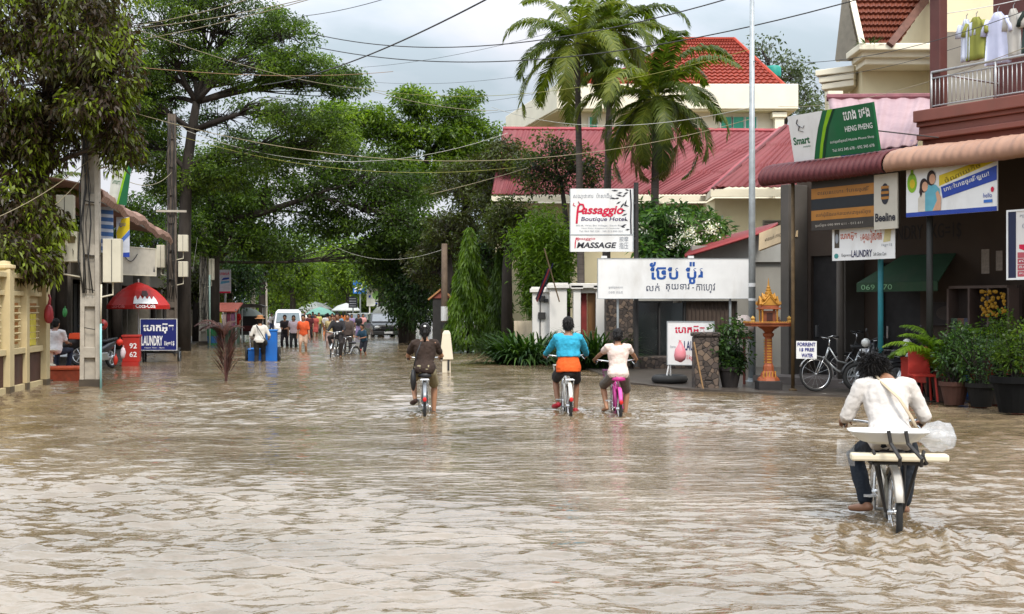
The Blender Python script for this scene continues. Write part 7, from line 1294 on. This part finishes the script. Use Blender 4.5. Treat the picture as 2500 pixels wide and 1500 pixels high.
def car(label, loc, rz, body, name='car', cat='car', load=None):
    o = thing(name, label, cat, loc, rz); G = mat((.16, .18, .20), .08, .15, spec=.9); rings = []
    for (y, z0, z1, w_) in [(-2.3, .5, .72, .80), (-2.2, .35, .95, .86), (-1.0, .32, 1.08, .9), (-.95, .32, 1.09, .9), (2.2, .34, 1.08, .9), (2.3, .45, .9, .86)]: rings.append([Vector((x * w_, y, z)) for (x, z) in ((-1, z0), (-1.02, (z0 + z1) / 2), (-.95, z1 - .05), (-.8, z1), (.8, z1), (.95, z1 - .05), (1.02, (z0 + z1) / 2), (1, z0))])
    MB().loft(rings).build('body', body, o, bev=.03); y1 = .8 if load else 1.9
    MB().loft([[Vector((x * w_, y, z)) for (x, y) in ((-1, y0), (1, y0), (1, y1_), (-1, y1_))] for (w_, y0, y1_, z) in ((.84, -1.0, y1 + .1, 1.06), (.72, -.35, y1 - .1, 1.56), (.66, -.25, y1 - .2, 1.60))]).build('cabin', body, o, bev=.02)
    MB().slab([(-.76, -.98, 1.12), (.76, -.98, 1.12), (.65, -.42, 1.53), (-.65, -.42, 1.53)], -.015).build('windscreen', G, o)
    for sx in (-1, 1):
        MB().slab([(sx * .835, -.75, 1.12), (sx * .835, y1 - .1, 1.12), (sx * .735, y1 - .2, 1.52), (sx * .735, -.35, 1.52)], -.012 * sx).build('window', G, o); MB().ell((sx * .64, -2.24, .80), (.16, .06, .09), 10, 7).build('headlight', mat((.6, .6, .58), .1, spec=.9), o); MB().box((sx * .98, -.7, 1.14), (.14, .08, .12)).build('wing_mirror', body, o)
        for y in (-1.4, 1.4):
            wv = MB().tube([(sx * .80, y + .24 * math.cos(a), .33 + .24 * math.sin(a)) for a in [i * math.pi / 8 for i in range(16)]], .10, 8, closed=True).build('wheel', RUBBER, o, smooth=True); MB().lathe([(.15, -.03), (.15, .03)], n=12).build('rim', STEEL, wv, loc=(sx * .87, y, .33)).rotation_euler = (0, R(90), 0)
    MB().bx(-.85, .85, -2.40, -2.24, .38, .58).build('bumper', mat((.05, .05, .05), .5), o, bev=.02); MB().bx(-.4, .4, -2.32, -2.26, .68, .86).build('grille', BLACK, o); MB().bx(-.25, .25, -2.42, -2.40, .44, .56).build('number_plate', PAINTW, o)
    return o
car('black pickup with a tarpaulin covered load parked on the right side of the street', (PX(930, 72), 73, -.25), R(14), mat((.012, .012, .014), .2, .1, spec=.7), 'pickup_truck', 'pickup truck', True)
tr = thing('tarpaulin_load', 'grey tarpaulin covered load heaped on the black pickup', 'load', (PX(945, 74.2), 74.2, .8), R(14)); MB().ell((0, .4, .25), (.95, 1.3, .75), 16, 10).build('cover', mat(srgb('#6d6f69'), .8, .15), tr, smooth=True, disp=.25, dscale=.5)
car('white car behind the waders, nose towards us', (PX(873, 86), 86, -.3), R(0), mat(srgb('#cfc9b8'), .3, .04, spec=.6)); car('silver car far back beside the dark street sign', (PX(894, 94), 95, -.3), R(-5), mat(srgb('#9aa0a4'), .3, .04, spec=.6))
# far parasols over the stalls
for (px, py, d, rr, c_, lab) in [(770, 752, 96, 1.3, '#8f938f', 'grey stall parasol far down the street'), (782, 766, 90, 1.1, '#5f8a7c', 'green stall parasol far down the street'), (845, 756, 92, 1.1, '#a7aaa6', 'pale grey stall parasol below the dark street sign'), (596, 771, 64, 1.1, '#5f6660', 'dark grey stall parasol on the left pavement')]:
    z = PZ(py, d); o = thing('parasol', lab, 'umbrella', (PX(px, d), d, 0)); MB().lathe([(rr, z - .12), (rr, z - .04), (rr * .6, z + .28), (.04, z + .48)], n=10).build('canopy', mat(srgb(c_), .7, .1), o); MB().tube([(0, 0, 0), (0, 0, z + .3)], .03, 6).build('shaft', GALV, o)
# stall with hanging goods, tuk-tuk, blue cart
o = thing('market_stall', 'left pavement stall under an orange awning hung with coloured clothes', 'stall', (PX(505, 57), 57, 0)); MB().slab([(0, -.6, 1.5), (1.5, -.6, 1.5), (1.5, .8, 1.9), (0, .8, 1.9)], .05).build('awning', mat(srgb('#b8604e'), .8, .15), o)
for x in (.03, 1.47):
    for y in (-.55, .75): MB().tube([(x, y, 0), (x, y, 1.6)], .03, 6).build('leg', GALV, o)
for k, c_ in enumerate(['#a83a34', '#c05a3a', '#c99a34', '#b8b03a', '#d0b8b4', '#7a3a4a', '#8a5a7a']): MB().box((.12 + k * .2, -.5, 1.1), (.17, .06, .6)).build('garment', mat(srgb(c_), .85, .2), o, bev=.02)
MB().bx(.1, 1.4, -.2, .6, 0, .75).build('counter', mat(srgb('#3c5a48'), .7, .2), o)
o = thing('tuk_tuk', 'dark canopied tuk-tuk parked on the left pavement beside the red shirted person', 'tuk-tuk', (PX(612, 60), 60, .0), R(8)); MB().bx(-.65, .65, -.7, .9, .35, .5).bx(-.65, .65, .75, .9, .5, 1.25).bx(-.65, -.58, -.7, .8, .5, .85).bx(.58, .65, -.7, .8, .5, .85).build('body', mat(srgb('#2a2726'), .6, .15), o); MB().loft([[Vector((x, y, 1.72 + z)) for (x, z) in ((-.75, 0), (-.5, .1), (0, .14), (.5, .1), (.75, 0), (.7, -.05), (-.7, -.05))] for y in (-1.0, 1.0)]).build('canopy', mat(srgb('#4a443f'), .7, .15), o)
for x in (-.62, .62):
    for y in (-.65, .85): MB().tube([(x, y, .4), (x, y, 1.72)], .022, 6).build('post', STEEL, o)
    wv = MB().tube([(x * 1.12, .2 + .26 * math.cos(a), .3 + .26 * math.sin(a)) for a in [i * math.pi / 8 for i in range(16)]], .04, 7, closed=True).build('wheel', RUBBER, o, smooth=True)
MB().bx(-.55, .55, .3, .75, .5, .78).build('seat', mat(srgb('#5a1f1c'), .6), o, bev=.03)
CBL = mat(srgb('#1464b8'), .5, .08, 3, dirt=.15); o = thing('blue_cart', 'bright blue two wheeled box cart pushed by the person in the tan hat', 'cart', (PX(640, 37.8), 37.8, -.05), R(8)); MB().bx(-.42, .44, -.1, 1.0, .02, .40).bx(.12, .46, -.3, .2, .0, .98).build('body', CBL, o, bev=.02); MB().bx(.10, .48, -.32, .22, .98, 1.02).bx(-.44, .46, -.12, 1.02, .40, .43).build('lid', mat(srgb('#1f74c6'), .5, .08), o, bev=.01)
for x in (-.48, .50): wv = MB().tube([(x, .3 + .26 * math.cos(a), .2 + .26 * math.sin(a)) for a in [i * math.pi / 8 for i in range(16)]], .04, 7, closed=True).build('wheel', RUBBER, o, smooth=True); MB().tube([(x - .03, .3, .2), (x + .03, .3, .2)], .06, 8).build('hub', STEEL, wv)
MB().tube([(-.35, -.1, .4), (-.35, -.4, .95), (.1, -.42, .95), (.1, -.1, .4)], .018, 6).build('handle', STEEL, o)
o = thing('green_bin', 'green and blue bin beside the pole with the long box', 'bin', (PX(519, 54.5), 54.5, 0)); MB().lathe([(.2, 0), (.26, .75), (.28, .76), (.28, .8), (.02, .85)], n=12).build('body', mat(srgb('#1f7a4a'), .5), o); MB().lathe([(.215, .1), (.245, .4)], n=12).build('band', mat(srgb('#2a6aa0'), .5), o)

# motorbikes
def motorbike(label, loc, rz, col, lean=.12, group='parked motorbikes'):
    o = thing('motorbike', label, 'motorbike', loc, rz, group); o.rotation_euler = (0, lean, rz)
    for y in (0, 1.22):
        w = MB().tube([(0, y + .235 * math.cos(a), .28 + .235 * math.sin(a)) for a in [i * math.pi / 12 for i in range(24)]], .045, 8, closed=True).build('wheel', RUBBER, o, smooth=True); q = MB().tube([(0, y + .19 * math.cos(a), .28 + .19 * math.sin(a)) for a in [i * math.pi / 12 for i in range(24)]], .015, 6, closed=True)
        for k in range(6): q.tube([(0, y, .28), (0, y + .19 * math.cos(k * 1.047), .28 + .19 * math.sin(k * 1.047))], .012, 5)
        q.build('rim', STEEL, w)
    MB().loft([[Vector((x * w_, y, zc + z * h_)) for (x, z) in ((-1, -.3), (-.9, .5), (-.4, 1), (.4, 1), (.9, .5), (1, -.3), (.5, -1), (-.5, -1))] for (y, w_, zc, h_) in ((-.32, .05, .74, .05), (-.15, .10, .66, .11), (.2, .12, .58, .14), (.5, .10, .5, .10), (.75, .07, .52, .1))]).build('body', col, o, smooth=True, bev=.0)
    MB().loft([[Vector((x * w_, y, z + dz)) for (x, dz) in ((-1, -.02), (-.8, .05), (.8, .05), (1, -.02))] for (y, w_, z) in ((-.32, .10, .78), (.0, .13, .76), (.3, .11, .72), (.52, .08, .72))]).build('saddle', BLACK, o, smooth=True)
    MB().loft([[Vector((x * w_, y + (.07 if abs(x) > .5 else 0) * -1, z)) for x in (-1, -.5, .5, 1)] + [Vector((x * w_, y - .04, z)) for x in (.5, -.5)] for (w_, y, z) in ((.16, .98, .36), (.19, 1.0, .55), (.15, .95, .8), (.1, .9, .95))]).build('leg_shield', col, o, smooth=True)
    q = MB()
    for s in (-1, 1): q.tube([(s * .07, 1.22, .28), (s * .07, 1.05, .62), (0, .95, .85)], .018, 6).tube([(s * .09, 0, .28), (s * .1, -.1, .62)], .018, 6)
    q.tube([(0, .3, .35), (0, 0, .28)], .03, 6).build('fork', STEEL, o)
    MB().box((0, .45, .33), (.2, .32, .2)).tube([(.1, .4, .25), (.13, -.1, .25), (.13, -.35, .34)], .04, 8).build('engine', STEEL, o, bev=.02)
    h = MB().tube([(-.33, .78, 1.0), (-.15, .9, .98), (0, .92, .95), (.15, .9, .98), (.33, .78, 1.0)], .014, 6).build('handlebar', BLACK, o)
    for s in (-1, 1): MB().tube([(s * .22, .86, 1.0), (s * .3, .88, 1.16)], .006, 5).ell((s * .32, .88, 1.19), (.055, .015, .04), 8, 6).build('mirror', BLACK, h)
    MB().ell((0, 1.02, .92), (.11, .08, .09), 10, 7).build('headlight', mat((.6, .6, .56), .1, spec=.9), o); MB().loft([[Vector((x * .06, 1.22 + .31 * math.cos(a), .28 + .31 * math.sin(a))) for x in (-1, 1)] + [Vector((.04, 1.22 + .285 * math.cos(a), .28 + .285 * math.sin(a))), Vector((-.04, 1.22 + .285 * math.cos(a), .28 + .285 * math.sin(a)))] for a in [R(10 + 16 * i) for i in range(9)]]).build('mudguard', col, o, smooth=True)
    return o
motorbike('black motorbike parked by the near concrete pole, nose to the road', (PX(262, 32.6) - .1, 33.3, .0), R(168), mat((.02, .02, .025), .3, .1, spec=.6)); motorbike('dark motorbike with orange seat cover behind the seated person', (PX(185, 29.5), 29.8, .2), R(95), mat((.03, .025, .025), .4))
sc_ = thing('seat_cover', 'orange cloth spread over the dark motorbike behind the pole', 'cloth', (PX(185, 29.3) + .1, 29.75, .98), R(5)); MB().bx(-.35, .3, -.2, .2, 0, .04).slab([(-.35, -.2, .04), (.3, -.2, .04), (.3, -.26, -.12), (-.35, -.26, -.1)], .02).build('cloth', mat(srgb('#d0451c'), .8, .1), sc_, bev=.02, disp=.03, dscale=.15)
for k, (x, y, lab) in enumerate([(2.35, 1.9, 'black motorbike parked behind the teal post'), (3.05, 2.2, 'dark motorbike with tall mirrors parked in the shop, behind the red table')]): motorbike(lab, SH(x, y, .05), RZ + R(150), mat((.02, .02, .022), .3, spec=.6))
hg = thing('helmet', 'red helmet and bag heap on the motorbike by the near pole', 'helmet', (PX(243, 33), 33.2, 1.18)); MB().ell((0, 0, 0), (.15, .17, .15), 12, 9).build('shell', mat(srgb('#b0241c'), .3, .1, spec=.6), hg, smooth=True); MB().ell((0, -.13, .0), (.11, .05, .05), 10, 6).build('visor', BLACK, hg)
for (px, py, d, rx_, rz_, c_, lab, nm, ct_) in [(292, 836, 32.4, .085, .09, '#c8301e', 'round red ball shaped lantern in front of the drinks cooler', 'polybag', 'polybag'), (300, 862, 32.5, .07, .15, '#d6c4c8', 'pale pink plastic bag below the red lantern', 'plastic_bag', 'bag'), (282, 880, 32.3, .06, .13, '#b8301e', 'small red plastic bag beside the motorbike wheel', 'plastic_bag', 'bag'), (90, 795, 31, .06, .12, '#3f8a4a', 'green cloth held up beside the seated person', 'cloth', 'cloth')]:  # the round red piece is a hanging plastic bag, not a lamp
    if nm == 'cloth': px = 158; py = 763
    o = thing(nm, lab, ct_, P(px, py, d)); MB().ell((0, 0, 0), (rx_, rx_, rz_), 10, 8).build('skin' if nm != 'cloth' else 'fabric', mat(srgb(c_), .5, .1), o, smooth=True, disp=.05, dscale=.12); MB().tube([(0, 0, rz_ * .8), (.02, 0, rz_ * 1.3)], .015, 5).build('loop', mat(srgb(c_), .5, .1), o)

# hire bicycle with hand lettered boards, leaning at the shop
bp = SH(1.65, 1.0, .05); hb_ = bicycle('silver hire bicycle with hand lettered cards parked on the wet pavement', P(2128, 950, 23.4) * 1, R(108), mat(srgb('#b9bcbc'), .3, metal=.6), wb=1.12, rack=True, sh=.86, gh=1.02, fender=mat(srgb('#c0c2c2'), .3, metal=.7)); hb_.location.z = .04; hb_.rotation_euler = (0, .06, R(100))
for (x0, y0, s, w_, lab, d, ws) in [(1944, 876, ['FORRENT', '1$ FREE', 'WATER'], 50, 'hand lettered white card FORRENT on the hire bicycle handlebar', 23.0, 46), (2104, 862, ['FORRENT', '1$ FREE', 'WATER'], 36, 'hand lettered white card behind the hire bicycle rack', 23.9, 36)]:
    o, w = board('hire_card', lab, 'sign', P(x0, y0, d), P(x0 + w_, y0 + 4, d - .1), .33 if w_ > 40 else .25, PAINTW, .01); hh = .33 if w_ > 40 else .25
    for k, t_ in enumerate(s): text(o, t_, w * .06 + w * .1 * k, hh * (.70 - .31 * k), w * (.88 - .1 * k * 1.6), hh * .22, mat(srgb('#2a2a7a'), .6), bold=.03)
for k, (px, d, rz_, lab) in enumerate([(2185, 24.6, 60, 'dark bicycle standing among the motorbikes by the teal post'), (2390, 24.2, 40, 'white hire bicycle with upturned handlebar behind the pot plants'), (2440, 24.4, 50, 'dark hire bicycle at the right end behind the pot plants')]):
    bicycle(lab, (PX(px, d), d, .05), R(rz_), [DARK, PAINTW, DARK][k], gh=1.08, fender=[DARK, PAINTW, CHROME][k], group='hire bicycles in the shop', rack=True)

# ------------------------------------------------------------------ overhead wires
WD = CABLE; WL = mat(srgb('#8f8468'), .6); WY = mat(srgb('#8a8840'), .6); WH = mat(srgb('#b9b7ac'), .6)
def wire(label, a, b, sag, r, m, name='power_cable'):
    o = thing(name, label, 'cable', P(*a), group='cables strung over the street'); p = [v - Vector(o.location) for v in catenary(P(*a), P(*b), sag, 28)]; MB().tube(p, r * .75, 5).build('strand', m, o, smooth=True); return o
wire('thick black cable climbing steeply across the sky left of the palms', (640, 208, 40), (1260, -40, 20), .3, .022, WD)
wire('twisted black cable, upper of the two nearly level ones, ending at the steel pole', (760, 82, 42), (1836, -20, 26.5), .8, .020, WD); wire('twisted black cable, lower of the two nearly level ones, crossing the palms', (770, 115, 42), (2120, -8, 26), .9, .020, WD)
wire('grey cable dropping from the big tree top to the upper left', (735, 40, 40), (1010, -25, 30), .1, .014, WD)
wire('thin grey cable fanning left below the lower twisted one', (880, 165, 50), (1420, 60, 34), .2, .009, WD); wire('thin faint cable, upper of the far level ones in front of the sky', (900, 200, 60), (1400, 165, 45), .3, .009, WD); wire('thin faint cable, middle of the far level ones in front of the sky', (905, 250, 60), (1330, 225, 50), .3, .009, WD); wire('thin faint cable, lowest of the far level ones over the bright tree', (900, 288, 62), (1300, 262, 55), .2, .009, WD)
wire('pale cable, top of three rising right from the vine hung tree', (330, 63, 25), (640, -12, 21), .05, .010, WL); wire('pale cable, middle of three rising right from the vine hung tree', (345, 68, 25), (770, -8, 20), .06, .010, WL); wire('pale cable, lowest of three rising right from the vine hung tree', (335, 99, 25), (800, -14, 20), .05, .010, WL)
wire('long tan cable slanting down right in front of the spreading tree', (335, 72, 25.5), (905, 218, 44), .25, .011, WL); wire('long tan cable sagging from the poles to the bright tree top', (905, 222, 44), (1215, 270, 58), .2, .014, WL)
wire('red brown cable level across the limbs of the spreading tree', (340, 165, 26), (960, 175, 36), .15, .010, mat(srgb('#8a6a4a'), .6)); wire('pale cable running from the pole over the street to the palms', (300, 268, 25.5), (1836, 290, 27), 1.0, .009, WL)
wire('yellow cable crossing in front of the palms and red roof', (880, 215, 40), (1836, 120, 27), .6, .009, WY); wire('cream cable sagging below the palm crowns', (1200, 262, 40), (1836, 262, 27), .5, .010, WH)
wire('pale cable under the bright tree, left half over the street', (420, 305, 46), (1240, 325, 44), 1.2, .012, WH); wire('yellowish cable sagging low across the green trees', (430, 330, 46), (1480, 375, 42), 1.0, .012, WY)
wire('short light cable slanting up towards the red roof', (1050, 475, 42), (1290, 410, 40), .03, .016, WL); wire('white cable sagging low over the far street', (745, 555, 60), (1085, 608, 47), .9, .012, WH); wire('thin cable above the low sagging white one', (760, 565, 70), (1250, 545, 50), .6, .010, WH)
wire('service cable from the near pole to the left edge', (225, 385, 25.3), (-40, 545, 21), .12, .010, WL); wire('second service cable from the near pole to the cream wall', (222, 405, 25.3), (135, 500, 24), .05, .010, WL); wire('slack dark cable looping from the near pole to the tall dark pole', (240, 395, 25.5), (420, 420, 46), .5, .012, CABLEW)
wire('dark cable from the tall steel pole towards the balcony', (1836, 150, 26.5), (2520, 20, 18), .3, .008, WD); wire('thin cable passing in front of the cream villa', (1910, 190, 40), (2500, 60, 22), .3, .008, WD); wire('lower thin cable passing in front of the balcony column', (1900, 260, 38), (2520, 110, 19), .3, .008, WL)
wire('loose white cord hanging beside the slim concrete pole', (482, 580, 51), (470, 665, 51), -.0, .014, WH)
